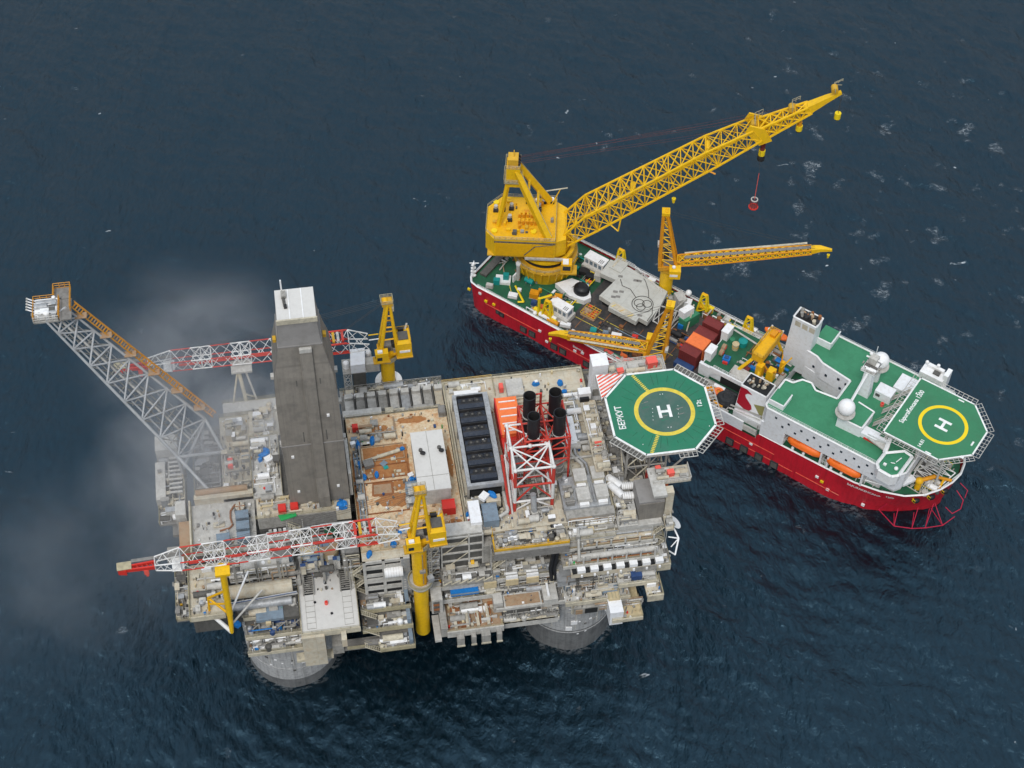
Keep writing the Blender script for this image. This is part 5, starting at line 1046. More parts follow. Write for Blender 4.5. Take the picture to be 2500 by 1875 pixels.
for (ax,ay),(bx_,by) in (((-4.3,11.6),(-1.6,6.3)),((-4.5,-11.7),(-2.0,-6.8))):
    m = MB(); a,b = Vector((ax,ay,0)),Vector((bx_,by,0)); d=(b-a); n=11; u=d.normalized(); w_=Vector((-u.y,u.x,0))*.42
    for i in range(n):
        p=a+d*((i+.1)/n); q=a+d*((i+.62)/n); 
        m.add([(*(p-w_).to_2d(),HZ+.01),(*(q-w_).to_2d(),HZ+.01),(*(q+w_).to_2d(),HZ+.01),(*(p+w_).to_2d(),HZ+.01)],[(0,1,2,3)],'marking_yellow')
    m.add([(*(a-w_*.12).to_2d(),HZ+.008),(*(b-w_*.12).to_2d(),HZ+.008),(*(b+w_*.12).to_2d(),HZ+.008),(*(a+w_*.12).to_2d(),HZ+.008)],[(0,1,2,3)],'marking_yellow')
    T.part('sector_line', m)
m = text_mb('БЕРКУТ', 2.15, 'marking_white', .006); xform(m, Matrix.Translation((-9.55,-.5,HZ+.012)) @ Matrix.Rotation(R(90),4,'Z') @ Matrix.Scale(.86,4,(1,0,0))); T.part('name_lettering', m)
m = text_mb('12t', 1.6, 'marking_white', .006); xform(m, Matrix.Translation((9.6,.9,HZ+.012)) @ Matrix.Rotation(R(90),4,'Z')); T.part('weight_lettering', m)
m = MB()
for k in range(4):
    for x in (-2.2,3.9): m.box(x-.06+k*.18,-2.4+k*1.1,HZ+.004,x+.08+k*.18,-2.2+k*1.1,HZ+.014,'marking_white')
for x,y in ((1,4.9),(1.6,4.9),(.8,-5),(1.5,-5),(-9.9,-2.6),(10.4,-6),(10,8.4),(-6,-9)): m.ob((x,y,HZ),.18,.18,.1,0,'marking_white')
q=random.Random(9)
T.part('deck_light', m)
m = dpm
for k in range(30):                                                               # plate seams and tyre scuffs
    a=2*PI*k/30+q.uniform(-.06,.06); r0=q.uniform(7.4,9); r1=min(q.uniform(9.5,12),11.9); u=Vector((math.cos(a),math.sin(a),0)); w_=Vector((-u.y,u.x,0))*.045; c=Vector((.6,-.1,HZ+.003))
    if abs(math.cos(a)) > .9 and u.x < 0: continue
    m.add([c+u*r0-w_,c+u*r1-w_,c+u*r1+w_,c+u*r0+w_],[(0,1,2,3)],'ship_green_dark')
for k in range(7): x,y=q.uniform(-5,6),q.uniform(-5,5); m.add([(x,y,HZ+.0075),(x+1.6,y+.3,HZ+.0075),(x+1.7,y+.5,HZ+.0075),(x,y+.22,HZ+.0075)],[(0,1,2,3)],'pad_green' if k%2 else 'floor_grey')
T.part('deck_plate', dpm)
for a in (1,2,3,4,5):
    m = MB()
    p,q_=Vector((*OCT[a],HZ-.3)),Vector((*OCT[(a+1)%8],HZ-.3)); c=((p+q_)/2).xy.normalized(); o=Vector((c.x*1.7,c.y*1.7,.25))
    if a == 4: p = p.lerp(q_,.0); q_ = p.lerp(q_,.35)
    k=max(3,int((q_-p).length/.95))
    for i in range(k+1): t=p.lerp(q_,i/k); m.bar(t,t+o,.16,'light_grey')
    m.bar(p+o,q_+o,.2,'light_grey'); m.bar(p+o*.5,q_+o*.5,.08,'grey')
    m.add([p+Vector((0,0,-.05)),q_+Vector((0,0,-.05)),q_+o-Vector((0,0,.1)),p+o-Vector((0,0,.1))],[(0,1,2,3)],'dark_grey') if a in (1,5) else None
    T.part('safety_net', m)
m = MB()                                                                          # lattice that carries the deck
for z in (41,48.5,55.4):
    for y in (-9,-3,3,9): m.bar((-9.6,y,z),(8.8 if z > 50 else 0,y,z),.4,'grey')
    for x in (-9.4,-4,1): m.bar((x,-9,z),(x,9,z),.4,'grey')
for x in (-9.4,-4,0):
    for y in (-9,-3,3,9): m.bar((x,y,36),(x,y,56),.55,'grey')
for y in (-9,-3,3,9):
    m.bar((-9.4,y,41),(-4,y,48.5),.32,'beige_trim'); m.bar((-4,y,41),(-9.4,y,48.5),.32,'grey'); m.bar((-9.4,y,48.5),(-4,y,55.4),.32,'beige_trim'); m.bar((-4,y,41),(0,y,48.5),.32,'grey'); m.bar((0,y,44),(8.6,y,55.4),.5,'grey'); m.bar((-4,y,48.5),(0,y,55.4),.32,'grey')
for x in (-9.4,-4,0):
    for a,b in ((-9,-3),(-3,3),(3,9)): m.bar((x,a,41),(x,b,48.5),.3,'beige_trim'); m.bar((x,b,48.5),(x,a,55.4),.3,'grey'); m.bar((x,b,41),(x,a,48.5),.28,'grey')
T.part('support_lattice', m)
m = MB(); m.prism([(-h_-.6,s_-.2),(-s_-.4,h_+.2),(-h_-.7,h_+1.0),(-12.9,h_+.9)],HZ-1.6,HZ-.3,'light_grey','marking_white')
a0=Vector((-13.2,s_-1,0)); 
for k in range(7):      # red stripes on the white wedge, running across it
    t0=.06+k*.135
    pA=Vector((-12.75,13.0,0)).lerp(Vector((-12.75,s_-.2,0)),t0); pB=Vector((-12.75,13.0,0)).lerp(Vector((-12.75,s_-.2,0)),t0+.07)
    def hit(p):
        best=None
        # wedge hypotenuse from (-12.7,s_-.2) to (-s_-.5,h_+.2); stripes climb to the right
        u=Vector((.86,.5)); ax,ay=-12.75,s_-.2; bx2,by2=-s_-.5,h_+.2
        dx,dy=bx2-ax,by2-ay; den=u.x*dy-u.y*dx
        t=((ax-p.x)*dy-(ay-p.y)*dx)/den; 
        tt=(13.1-p.y)/u.y
        return Vector((p.x+u.x*min(t,tt),p.y+u.y*min(t,tt)))
    a1,b1=hit(pA),hit(pB)
    m.add([(pA.x,pA.y,HZ-.29),(pB.x,pB.y,HZ-.29),(b1.x,b1.y,HZ-.29),(a1.x,a1.y,HZ-.29)],[(0,1,2,3)],'marking_red')
T.part('striped_wedge', m)
m = MB(); m.box(-s_+.8,-h_-5.4,HZ-4.4,3.8,-h_-.9,HZ-4,'beige'); m.rail([(-s_+.8,-h_-5.4,HZ-4),(3.8,-h_-5.4,HZ-4),(3.8,-h_-1,HZ-4)],'light_grey',1.1,1,.1); m.box(-s_+.2,-h_-9,HZ-4.5,-s_+3.4,-h_-.9,HZ-3.7,'light_grey'); m.box(-2.4,-h_-8,HZ-13.4,-.6,-h_-6,HZ-4.4,'beige')
m.box(-9.6,h_+1,HZ-4.4,4.8,h_+7,HZ-4,'light_grey'); m.rail([(-9.6,h_+7,HZ-4),(4.8,h_+7,HZ-4),(4.8,h_+1,HZ-4)],'light_grey',1.1,1.2,.1); m.box(-16.6,-9,48,-12.9,12,48.4,'beige'); clutter(m,-16.2,-13.2,-8.5,11,48.4,40,95,1.4,['grey','light_grey','beige_trim','beige','white'])
clutter(m,-9,4,h_+2,h_+6.4,HZ-4,22,96,1.2,['light_grey','grey','beige']); clutter(m,-4,3.4,-h_-5,-h_-1.6,HZ-4,16,97,1,['light_grey','grey','beige'])
T.part('side_platform', m)
for x,y,z,s1,l in ((-6.2,h_+3.6,HZ-4,1.5,'red fire box behind the helideck, left one'),(1.8,h_+5.0,HZ-4,2.4,'larger red fire box behind the helideck, right one'),(-.6,-h_-3.2,HZ-4,1.5,'red fire box in front of the helideck, near the platform edge'),(-14.8,-1.2,48.4,1.6,'red fire box left of the helideck lettering'),(-3.2,-h_-1.5,HZ-4,1.2,'small red fire box tucked under the front edge of the helideck')):
    T2 = Thing('fire_box',l,'box','red fire boxes round the helideck',base=(x,y,z),local=True)
    m = MB(); m.ob((0,0,0),s1,s1*.85,s1*.8,.1,'coral'); T2.part('box_body',m); m = MB(); m.ob((0,0,s1*.8),s1*1.06,s1*.9,.14,.1,'coral'); T2.part('lid',m)
m = MB(); m.ob((-2.4,h_+1.8,HZ-4),2.4,.7,.9,.1,'red'); m.ob((-2.4,h_+1.8,HZ-3.1),2,.5,.2,.1,'dark_red'); solo('hose_box', m, 'flat red hose box right at the back edge of the helideck', 'box')
m = MB(); m.box(-13.2,h_+3,44,-9.4,h_+6.6,57,'cabin_white'); m.prism([(-13.3,h_+2.9),(-9.3,h_+2.9),(-9.3,h_+6.7),(-13.3,h_+6.7)],57,57.3,'white'); m.box(-12.8,h_+2.8,46,-10,h_+3,48.5,'grey'); solo('stair_tower', m, 'white box stair tower behind the striped corner of the helideck', 'stair tower')
m = MB(); m.box(-16.8,h_+.2,48.4,-13.8,h_+2.2,50.6,'white'); m.box(-16.6,h_-.6,48.4,-14.4,h_+.1,49.6,'black'); solo('control_kiosk', m, 'small white kiosk left of the striped helideck corner', 'kiosk')
m = MB(); m.box(-4.6,-13.6,44,-.4,-9.2,46.8,'red'); m.box(-2.6,-13.8,44,-.2,-11,47,'orange'); 
for y in (-13,-11.5,-10): m.box(-4.7,y,44,-.3,y+.15,47.1,'dark_red')
solo('lifeboat_pod', m, 'red and orange survival pod under the front of the helideck', 'pod')
m = MB(); m.box(-4.6,8.6,HZ-5,-2.6,9.4,HZ-4,'grey'); 
# ------------------------------------------------------------------ the crane ship (ship frame: x forward, y to port)
half_top = [(-138,0),(-138,-8),(-138,-14),(-136.6,-15.8),(-134,-16.4),(-124,-16.4),(-110,-16.4),(-95,-16.4),(-70,-16.4),(-58.2,-16.4),(-57.8,-16.4),(-42.6,-16.4),(-41.4,-16.4),(-33,-16.4),(-22,-16.4),(-13,-16.3),(-6,-15.7),(0,-14.0),(4,-11.2),(6.8,-7.4),(8.4,-3.6),(9,0)]
half_wl = [(-137.6,0),(-137.6,-8),(-137.6,-13.4),(-136,-15.2),(-133,-16.1),(-124,-16.3),(-110,-16.4),(-95,-16.4),(-70,-16.4),(-58.2,-16.4),(-57.8,-16.4),(-42.6,-16.4),(-41.4,-16.4),(-33,-16.4),(-23,-16.3),(-15,-15.6),(-9,-13.8),(-3.6,-11),(.6,-8),(4,-5),(6,-2.4),(6.6,0)]
def zt(x):
    return np.interp(x, [-138,-124,-95,-58.2,-57.8,-42.6,-41.4,-13,9.2], [8.3,8.6,8.2,7.6,6.6,6.6,9.1,9.5,12.6])
def ringof(half, zf):
    s_ = [(x,y,zf(x)) for x,y in half]; return s_+[(x,-y,z) for x,y,z in s_[-2:0:-1]]
def lerp2(t): return [(a[0]+(b[0]-a[0])*t, a[1]+(b[1]-a[1])*t) for a,b in zip(half_wl, half_top)]
S = Thing('crane_ship', 'red hulled crane ship with green decks moored behind the platform', 'ship', base=(-64,0,0), fr=SHIP)
m = MB()
m.loft([ringof([(x*.998,y*.99) for x,y in half_wl], lambda x: -5), ringof(half_wl, lambda x: -.4), ringof(lerp2(.45), lambda x: zt(x)*.45), ringof(half_top, lambda x: float(zt(x)))], 'hull_red', cap=False, smooth=True)
for x0,x1,z in ((-131,-112,3.2),(-106,-92,2.4),(-56,-36,4.0),(-49,-30,1.0),(-29,-16,1.4)): m.box(x0,-16.55,z,x1,-16.38,z+.16,'marking_red')
S.part('hull', m)
for sgn in (1,-1):
  for lo_,hi_ in ((-140,-57),(-57,20)):
    m = MB()
    for a,b in zip(half_top, half_top[1:]):
        if not (lo_ <= a[0] and b[0] <= hi_) and not (lo_ <= b[0] and a[0] <= hi_ and b[0] <= hi_ and a[0] >= lo_): continue
        if -58 < b[0] < -41 and -58 < a[0] < -41: continue
        p = Vector((a[0]*.999,a[1]*sgn*.992,float(zt(a[0]))+.02)); q = Vector((b[0]*.999,b[1]*sgn*.992,float(zt(b[0]))+.02)); m.bar(p,q,.5,'white')
    S.part('bulwark_cap', m)
m = MB(); dk = [(x*.997,y*.975) for x,y in half_top]
full = lambda h: h+[(x,-y) for x,y in h[-2:0:-1]]
m.prism(full([p for p in dk if p[0] < -41]+[(-41,-16),(-41,0)])if 0 else [(x,y) for x,y in dk if x < -40]+[(x,-y) for x,y in dk[::-1] if x < -40 and y < 0], 6, 7.5, 'ship_green_dark')
m.prism([(-42,-16),(-13,-15.7),(-7,-14.6),(-1.6,-12.4),(-1.6,12.4),(-7,14.6),(-13,15.7),(-42,16)], 8.7, 8.9, 'deck_green')
bd=[(a[0]+(b[0]-a[0])*.86-.3,(a[1]+(b[1]-a[1])*.86)*.965) for a,b in zip(half_wl,half_top)]; m.prism([p for p in bd if p[0] > -9]+[(x,-y) for x,y in bd[::-1] if x > -9 and y < 0], 10.2, 10.5, 'deck_green')
m.prism([(x,y) for x,y in dk if x < -107]+[(x,-y) for x,y in dk[::-1] if x < -107 and y < 0], 7.5, 7.55, 'deck_green')
m.box(-106,-14.6,7.5,-66,12,7.62,'deck_dark'); 
for k in range(7): m.box(-103+k*5.4,-12.4,7.62,-102.8+k*5.4,-2,7.66,'rust')
for y in (-9,-5.4): m.box(-105,y,7.62,-75,y+.15,7.66,'marking_yellow')
for a_,b_ in (((-116,-13),(-108,-7)),((-118,-9),(-107,-4)),((-129,-8),(-124,-13))): m.bar((*a_,7.6),(*b_,7.6),.2,'marking_yellow')
S.part('main_deck', m)
def fend(x, y=-16.5, z=0, w=2.4, h=2.6):
    mm = MB(); mm.box(x-w/2,y-.25,z-h/2,x+w/2,y+.2,z+h/2,'rubber'); mm.box(x-w/2+.3,y-.32,z-h/2+.3,x+w/2-.3,y-.25,z+h/2-.3,'dark_grey'); S.part('fender_panel', mm)
for x in (-49.2,-44.7,-40.1,-35.4): fend(x)
for x,z,w in ((-126.6,1.8,1.3),(-125.2,1.5,1.4),(-117.6,.2,2.2),(-114.6,.2,2.2),(-107,-.2,2.3),(-104,-.2,2.3),(-96,-.3,2.2)): fend(x,-16.45,z+.6,w,w)
m = MB()
for p,zz,c in (((-137.9,-14.9),3.2,'ship_yellow'),((-130.8,-16.45),4,'ship_yellow'),((-128,-16.45),4.4,'ship_yellow'),((-132.9,-16.4),6,'white'),((-112,-16.45),3.6,'white'),((-109.5,-16.45),.6,'white'),((-100,-16.45),3,'white'),((-97.5,-16.45),3.8,'white'),((-43,-16.45),3.2,'white'),((-23,-16.45),4,'white'),((-21.4,-16.4),3,'ship_yellow'),((-19.4,-16.2),.8,'white'),((-9.5,-14.8),.2,'white')): m.ob((*p,zz),.9,.5,.7,0,c)
S.part('hull_mark', m)
# letters follow the flare of the bow
def hull_pt(xq, t):
    pts = lerp2(t); pts = pts[4:]
    for a,b in zip(pts, pts[1:]):
        if a[0] <= xq <= b[0]:
            u = (xq-a[0])/(b[0]-a[0]); return Vector((xq, a[1]+(b[1]-a[1])*u, float(zt(xq))*t))
    return Vector((xq, pts[-1][1], float(zt(xq))*t))
def hull_text(txt, size, xc, zc, sq=1.):
    tb = text_mb(txt, size, 'marking_white', .01); v = []
    for x,y,z in tb.v:
        xq = xc+x*sq; t = min(.99,(zc+y)/float(zt(xq))); p = hull_pt(xq, t); a = hull_pt(xq+.3, t); d = (a-p).normalized(); nn = Vector((d.y,-d.x,0)); v.append(tuple(p+nn*(.24+z)))
    tb.v = v; return tb
S.part('bow_lettering', hull_text('SAPURAKENCANA', 1.25, -10.2, 7.9, .86)); S.part('bow_number', hull_text('1200', 1.25, -3.5, 8.4, .86))
S.part('stern_lettering', hull_text('Sapura', 1.3, -99, 5.2))
m = MB()                                                                          # tubular guard frames at the bow
ring_ = [(-5.5,-13.2),(.2,-15.6),(4.4,-13.6),(7.2,-11.4),(10.6,-8.0),(12,-3.6)]
for z in (-.2,2.4):
    pts = [(x,y,z) for x,y in ring_]; 
    if z < 0: m.path(pts,.13,6,'guard_red')
m.path([(*ring_[0],-.2),(-4,-12.6,3)],.13,6,'guard_red')
for x,y in ring_[1:-1]: 
    b = hull_pt(min(x-1.2,6.2),.5); m.tube((x,y,-.2),(b.x,b.y,2.6),.11,n=6,m='guard_red'); m.tube((x,y,-.2),(b.x-.6,b.y,-.2),.1,n=6,m='guard_red')
m.path([(9.2,2,3),(11.8,1.2,1.6),(12.4,-1.5,1.2),(11.2,-4,1),(9,-4.2,2.4)],.12,6,'guard_red'); m.path([(9,4,4),(11.6,3.4,3.4),(12,1,3)],.11,6,'guard_red')
S.part('bow_guard', m)
for x in (2.4,5.2,7.6):
    p = hull_pt(min(x,7.3),.7); mm = MB(); mm.sph((p.x+.1,p.y-.25,p.z),1.0,'black',14,8,.8); mm.ob((p.x-.2,p.y-.75,p.z-.5),1.0,.6,1,-.3,'ship_yellow'); S.part('mooring_port', mm)

# --- accommodation
m = MB(); ZR = 21.
stb = [(-41.4,-15.6),(-40.6,-16.5),(-2.6,-16.5),(-1.4,-14.4),(-1.4,14.4),(-2.6,16.4),(-39.4,16.4),(-40.6,13),(-41.4,8.4),(-41.4,7.0),(-38.2,6.6),(-36,5.4),(-27,4.2),(-27,-3.2),(-33,-4),(-35,-2.4),(-37.6,-2.8),(-39.2,-5.2),(-41.4,-5.4)]
m.prism(stb, 14.7, ZR, 'cabin_white', 'ship_green')
inn = [(-41.4,-13.8),(-3.2,-13.8),(-2,-12),(-2,12),(-3.2,14),(-41.4,14),(-41.4,7),(-27,4.2),(-27,-3.2),(-41.4,-5.4)]
m.prism(inn, 8.5, 14.7, 'cabin_white'); m.box(-41.4,-16.45,9.4,-34.6,-13.8,14.7,'cabin_white'); m.box(-41.5,-5.3,9,-27,7,10.2,'ship_green_dark')
S.part('superstructure', m)
m = MB()
for a,b in zip(stb, stb[1:]+stb[:1]): m.bar((*a,ZR+.2),(*b,ZR+.2),.5,'white')
m.rail([(-40.6,-16.3,ZR),(-2.8,-16.3,ZR)],'white',1.1,1.8,.05); m.rail([(-2.8,16.2,ZR),(-39.4,16.2,ZR)],'white',1.1,1.8,.05); m.rail([(-41.2,-5.5,ZR),(-39,-5,ZR)],'white',1.1,1,.05)
S.part('roof_edge', m)
q = random.Random(3)
for k in range(2):
    for i in range(10 if k == 0 else 9):
        x = (-37.6 if k == 0 else -35.4)+i*3.75+(0 if i < 4 or k else .4); z = 19 if k == 0 else 16.8
        if x > -4: continue
        mm = MB(); mm.box(x-.32,-16.58,z-.35,x+.32,-16.46,z+.35,'glass'); S.part('window', mm)
for x,y,z in ((-38.6,6.66,16.6),(-34.2,5.2,17.4),(-30.4,4.6,19),(-29.4,4.5,16),(-28,4.35,18.8),(-28.2,4.35,15.6)):
    mm = MB(); mm.box(x-.35,y-.16,z-.4,x+.35,y-.0,z+.4,'glass'); S.part('window', mm)
for a,b,z0,z1,c,tp in (((-41.0,-15),(-36.8,-10.4),ZR,22.8,'cabin_white','ship_green'),((-41,10.6),(-36.6,16),ZR,23.4,'cabin_white','ship_green')):
    mm = MB(); mm.prism([a,(b[0],a[1]),b,(a[0],b[1])],z0,z1,c,tp); mm.bar((a[0],a[1],z1+.15),(b[0],a[1],z1+.15),.35,'white'); mm.bar((b[0],a[1],z1+.15),(b[0],b[1],z1+.15),.35,'white'); S.part('roof_house', mm)
m = MB(); m.prism([(-23.2,-11.4),(-16.4,-11.2),(-16.2,-4.6),(-21,-4),(-23.2,-6)],ZR,24.8,'cabin_white','ship_green')
for a,b in (((-23.2,-11.4),(-16.4,-11.2)),((-16.4,-11.2),(-16.2,-4.6)),((-16.2,-4.6),(-21,-4))): m.bar((*a,24.95),(*b,24.95),.4,'white')
m.prism([(-14.6,-10.6),(-9,-10.4),(-9,-9.4),(-14.6,-9.6)],ZR,23.4,'cabin_white'); m.box(-15.4,-11,ZR,-8.4,-10.2,21.6,'red'); m.box(-16.4,-10.8,ZR,-12,-8,22.6,'cabin_white'); m.prism([(-14.2,-11.6),(-7.8,-13),(-8.2,-10.6)],22.6,23,'light_grey')
m.box(-19.6,2.8,ZR,-15,6.2,24,'cabin_white'); m.box(-19.2,2.7,22.2,-18,2.82,23.2,'dark_grey'); m.box(-16.6,8,ZR,-12,13.6,22.4,'cabin_white')
S.part('bridge_house', m)
m = MB(); wb = [(-8.4,-17.6),(-7.2,-19.2),(-3.6,-19.4),(-2.2,-18),(-2,-10.6),(-4.4,-10.2),(-8.2,-13.6)]      # starboard bridge wing
m.prism(wb, 19.4, 23.0, 'white', 'ship_green')
for a,b in zip(wb, wb[1:]+wb[:1]): m.bar((*a,23.3),(*b,23.3),.75,'white')
m.bar((-8.4,-13.4,23),(-9,-9.6,24.6),.9,'white'); m.box(-7,-17.2,23.05,-6.2,-16.6,23.6,'white'); m.sph((-3.6,-16.8,23.8),.55,'white',12,8); m.bar((-5.6,-15.6,23.4),(-4.6,-15.2,23.4),.2,'white'); m.bar((-4.6,-14.6,23.3),(-4,-12.8,23.6),.2,'white')
S.part('bridge_wing', m)
m = MB(); m.box(-13,16,20,-6.4,19.6,23.4,'white'); m.box(-12,18.4,23.4,-7.4,19.4,24.4,'white'); m.box(-9.8,17,23.5,-8,18.2,24,'dark_grey'); m.sph((-9.4,19.2,25),.5,'white',12,8); m.sph((-12.4,18.6,25),.5,'white',12,8); m.box(-6.8,16.8,20,-5.6,19.8,25.2,'white')
S.part('bridge_wing', m)
# deck below the wing, stairs and frames on the fore deck
m = MB(); m.box(-8,-13.6,9.5,-3,-12.4,12.4,'cabin_white'); m.prism([(-14.5,-13.8),(-1.2,-13),(.6,-9.6),(-.6,-8.8),(-2,-9)],13.4,14.2,'cabin_white'); m.bar((-13.4,-15.2,10.4),(-3.6,-13.2,11.2),.3,'white'); m.bar((-13,-14.4,11.6),(-3.4,-12.8,12.4),.3,'light_grey')
for k in range(5): m.bar((-13.2+k*2.3,-15.1+k*.42,9),(-13+k*2.3,-14.2+k*.4,11.8),.25,'white')
m.truss([(-1,-7,12),(6,-7.2,12)],[(-1,-1,14.5),(8,-2,14.5)],4,.16,.1,'white',faces=[0]); m.box(-.6,-6.6,10.7,2.4,-2,12.4,'dark_grey'); m.truss([(-1.4,-10,10.6),(-1.4,-6,10.6)],[(4,-10.6,10.6),(4,-6.6,13.6)],4,.14,.1,'light_grey',faces=[0])
clutter(m,-1,6,-9,5,10.7,30,101,1.6,['white','light_grey','ship_green','grey','ship_yellow'])
S.part('fore_deck_fittings', m)
m = MB()                                                                           # recess behind the lifeboats
for x in (-34.6,-23.4,-21.4,-11.4): m.box(x-.25,-16.4,9.5,x+.25,-13.9,14.2,'white'); m.bar((x,-16.3,9.6),(x+1.2,-14,14),.2,'light_grey')
m.box(-34.4,-13.95,9.5,-11.6,-13.85,14.2,'dark_grey'); m.rail([(-23.4,-16.2,9.6),(-21.2,-16.2,9.6)],'white',3,.7,.06)
for k in range(4): m.bar((-23.4,-16.3,10+k*.9),(-21.3,-16.3,10+k*.9),.12,'light_grey')
for x in (-31.6,-28.4,-20.2,-17.2): m.tube((x,-15.8,8.9),(x,-15.8,9.9),.42,n=10,m='white'); m.sph((x,-15.8,9.9),.42,'white',10,6)
S.part('lifeboat_bay', m)
# side wall aft of the superstructure, mid deck house with its arch, starboard funnel casing with the emblem
m = MB(); m.box(-60,-16.4,6.6,-46.4,-16.1,10.4,'cabin_white'); m.bar((-60,-16.2,10.5),(-46.4,-16.2,10.5),.4,'white'); m.box(-46.4,-16.2,7.2,-42.4,-15.8,9.2,'light_grey')
for k in range(4): m.bar((-46.4,-16.3,7.6+k*.7),(-42.2,-16.3,7.6+k*.7),.12,'light_grey')
m.bar((-42.2,-16.3,6.6),(-42.2,-16.3,12),.25,'grey'); m.bar((-52,-13.6,11),(-43,-12.6,11.4),.5,'grey'); m.bar((-52,-14.4,10.6),(-43,-13.6,11),.3,'light_grey'); m.box(-50.8,-14,7.5,-42.2,-12.2,9.8,'cabin_white')
S.part('side_bulwark', m)
m = MB(); m.box(-65.4,-6,8,-44,10.5,12,'cabin_white'); m.box(-65.2,-5.8,12,-44,10.4,12.06,'deck_green')
m.box(-66.2,-6.4,7.5,-62.8,-5.4,11.8,'cabin_white'); m.box(-62.8,-6.5,11,-50.8,-6,12.4,'cabin_white')
for k in range(7):
    a0_,a1_ = PI*k/14, PI*(k+1)/14
    m.add([(-62.8+4*(1-math.cos(a0_)),-6.45,8+3*math.sin(a0_)),(-62.8+4*(1-math.cos(a1_)),-6.45,8+3*math.sin(a1_)),(-62.8+4*(1-math.cos(a1_)),-6.45,12),(-62.8+4*(1-math.cos(a0_)),-6.45,12)],[(3,2,1,0)],'cabin_white')
m.box(-59.4,-6.1,7.6,-51,-5.95,11.2,'void'); m.rail([(-62,-5.9,12.06),(-53.4,-5.9,12.06)],'white',1.1,1.4,.06); m.rail([(-65,10.4,12.06),(-46,10.4,12.06)],'white',1.2,1.4,.07); m.bar((-64,8.6,13),(-44.6,6.2,13),.5,'light_grey')
for k in range(9):                                                               # pale quarter-round vent hood
    a_ = PI/2*k/8; 
rings = [[(-57.2,-5.9+3*math.sin(PI/2*k/8)*0+3*(1-math.cos(PI/2*k/8)),12+1.8*math.sin(PI/2*k/8)),(-51.4,-5.9+3*(1-math.cos(PI/2*k/8)),12+1.8*math.sin(PI/2*k/8))] for k in range(9)]
m.add([p for r_ in rings for p in r_],[(2*k,2*k+1,2*k+3,2*k+2) for k in range(8)],'light_grey'); m.box(-57.2,-5.9,12,-51.4,-2.9,12.2,'light_grey'); m.prism([(-57.2,-5.9),(-57.0,-5.9),(-57.0,-2.9),(-57.2,-2.9)],12,13.8,'light_grey')
S.part('mid_deck_house', m)
m = MB(); a0_=[(-51.4,-12.2,8),(-42.6,-12.2,8),(-42.6,-5.6,8),(-51.4,-5.6,8)]; a1_=[(-51.2,-10.6,17.2),(-43.6,-10.6,17.2),(-43.6,-5.6,17.2),(-51.2,-5.6,17.2)]
m.loft([a0_,a1_],'cabin_white'); m.box(-51,-10.3,17.2,-43.8,-5.8,17.25,'void'); 
for p,q_ in zip(a1_,a1_[1:]+a1_[:1]): m.bar(p,q_,.35,'white')
S.part('funnel_casing', m)
def onwall(u, z): t=(z-8)/9.2; return (u,-12.2+1.6*t-.06,z)
m = MB(); red=[(-51.2,16.6),(-49.2,16.6),(-48.4,16.2),(-47.4,15.6),(-48.8,15.4),(-49.4,14.6),(-49.0,13.8),(-48,13),(-47,12.1),(-46.6,11),(-47.2,10.1),(-48.6,9.8),(-51.2,10.8)]
m.add([onwall(u,z) for u,z in red],[tuple(range(len(red)))[::-1]],'logo_red')
S.part('emblem', m, label='dark red curved emblem')
m = MB(); m.add([onwall(u,z) for u,z in ((-46.4,13),(-43.3,14.0),(-43.2,9.4))],[(2,1,0)],'khaki'); S.part('emblem_triangle', m, label='khaki triangle emblem')
m = MB(); q=random.Random(6)
for k in range(16): x=q.uniform(-50.4,-44.4); y=q.uniform(-9.8,-6.2); m.tube((x,y,17.2),(x+q.uniform(-.4,.6),y+q.uniform(-.3,.3),18.1),q.uniform(.25,.5),n=9,m=q.choice(['grey','tan','soot','light_grey','beige']))
S.part('exhaust_pipe', m)
m = MB(); b0=[(-48.4,7.6,10),(-41.2,7.6,10),(-41.2,12.6,10),(-48.4,12.6,10)]; b1=[(-47,6.2,32),(-40.2,6.2,32),(-40.2,10.2,32),(-47,10.2,32)]
m.loft([b0,b1],'cabin_white'); m.box(-46.7,6.5,32,-40.5,9.9,32.05,'void')
for p,q_ in zip(b1,b1[1:]+b1[:1]): m.bar(p,q_,.35,'white')
for k in range(3):
    x=-46.2+k*2.1; t0,t1=.86,.95; pz=lambda t:(7.6-1.4*t-.05,10+22*t); 
    m.add([(x,pz(t0)[0],pz(t0)[1]),(x+1.6,pz(t0)[0],pz(t0)[1]),(x+1.6,pz(t1)[0],pz(t1)[1]),(x,pz(t1)[0],pz(t1)[1])],[(0,1,2,3)],'beige')
S.part('funnel_casing', m)
m = MB()
for k in range(18): x=q.uniform(-46.4,-40.8); y=q.uniform(6.8,9.6); m.tube((x,y,32),(x+q.uniform(-.4,.4),y+q.uniform(-.3,.3),33.2),q.uniform(.3,.6),n=9,m=q.choice(['grey','tan','soot','dark_grey','beige','rust']))
S.part('exhaust_pipe', m)
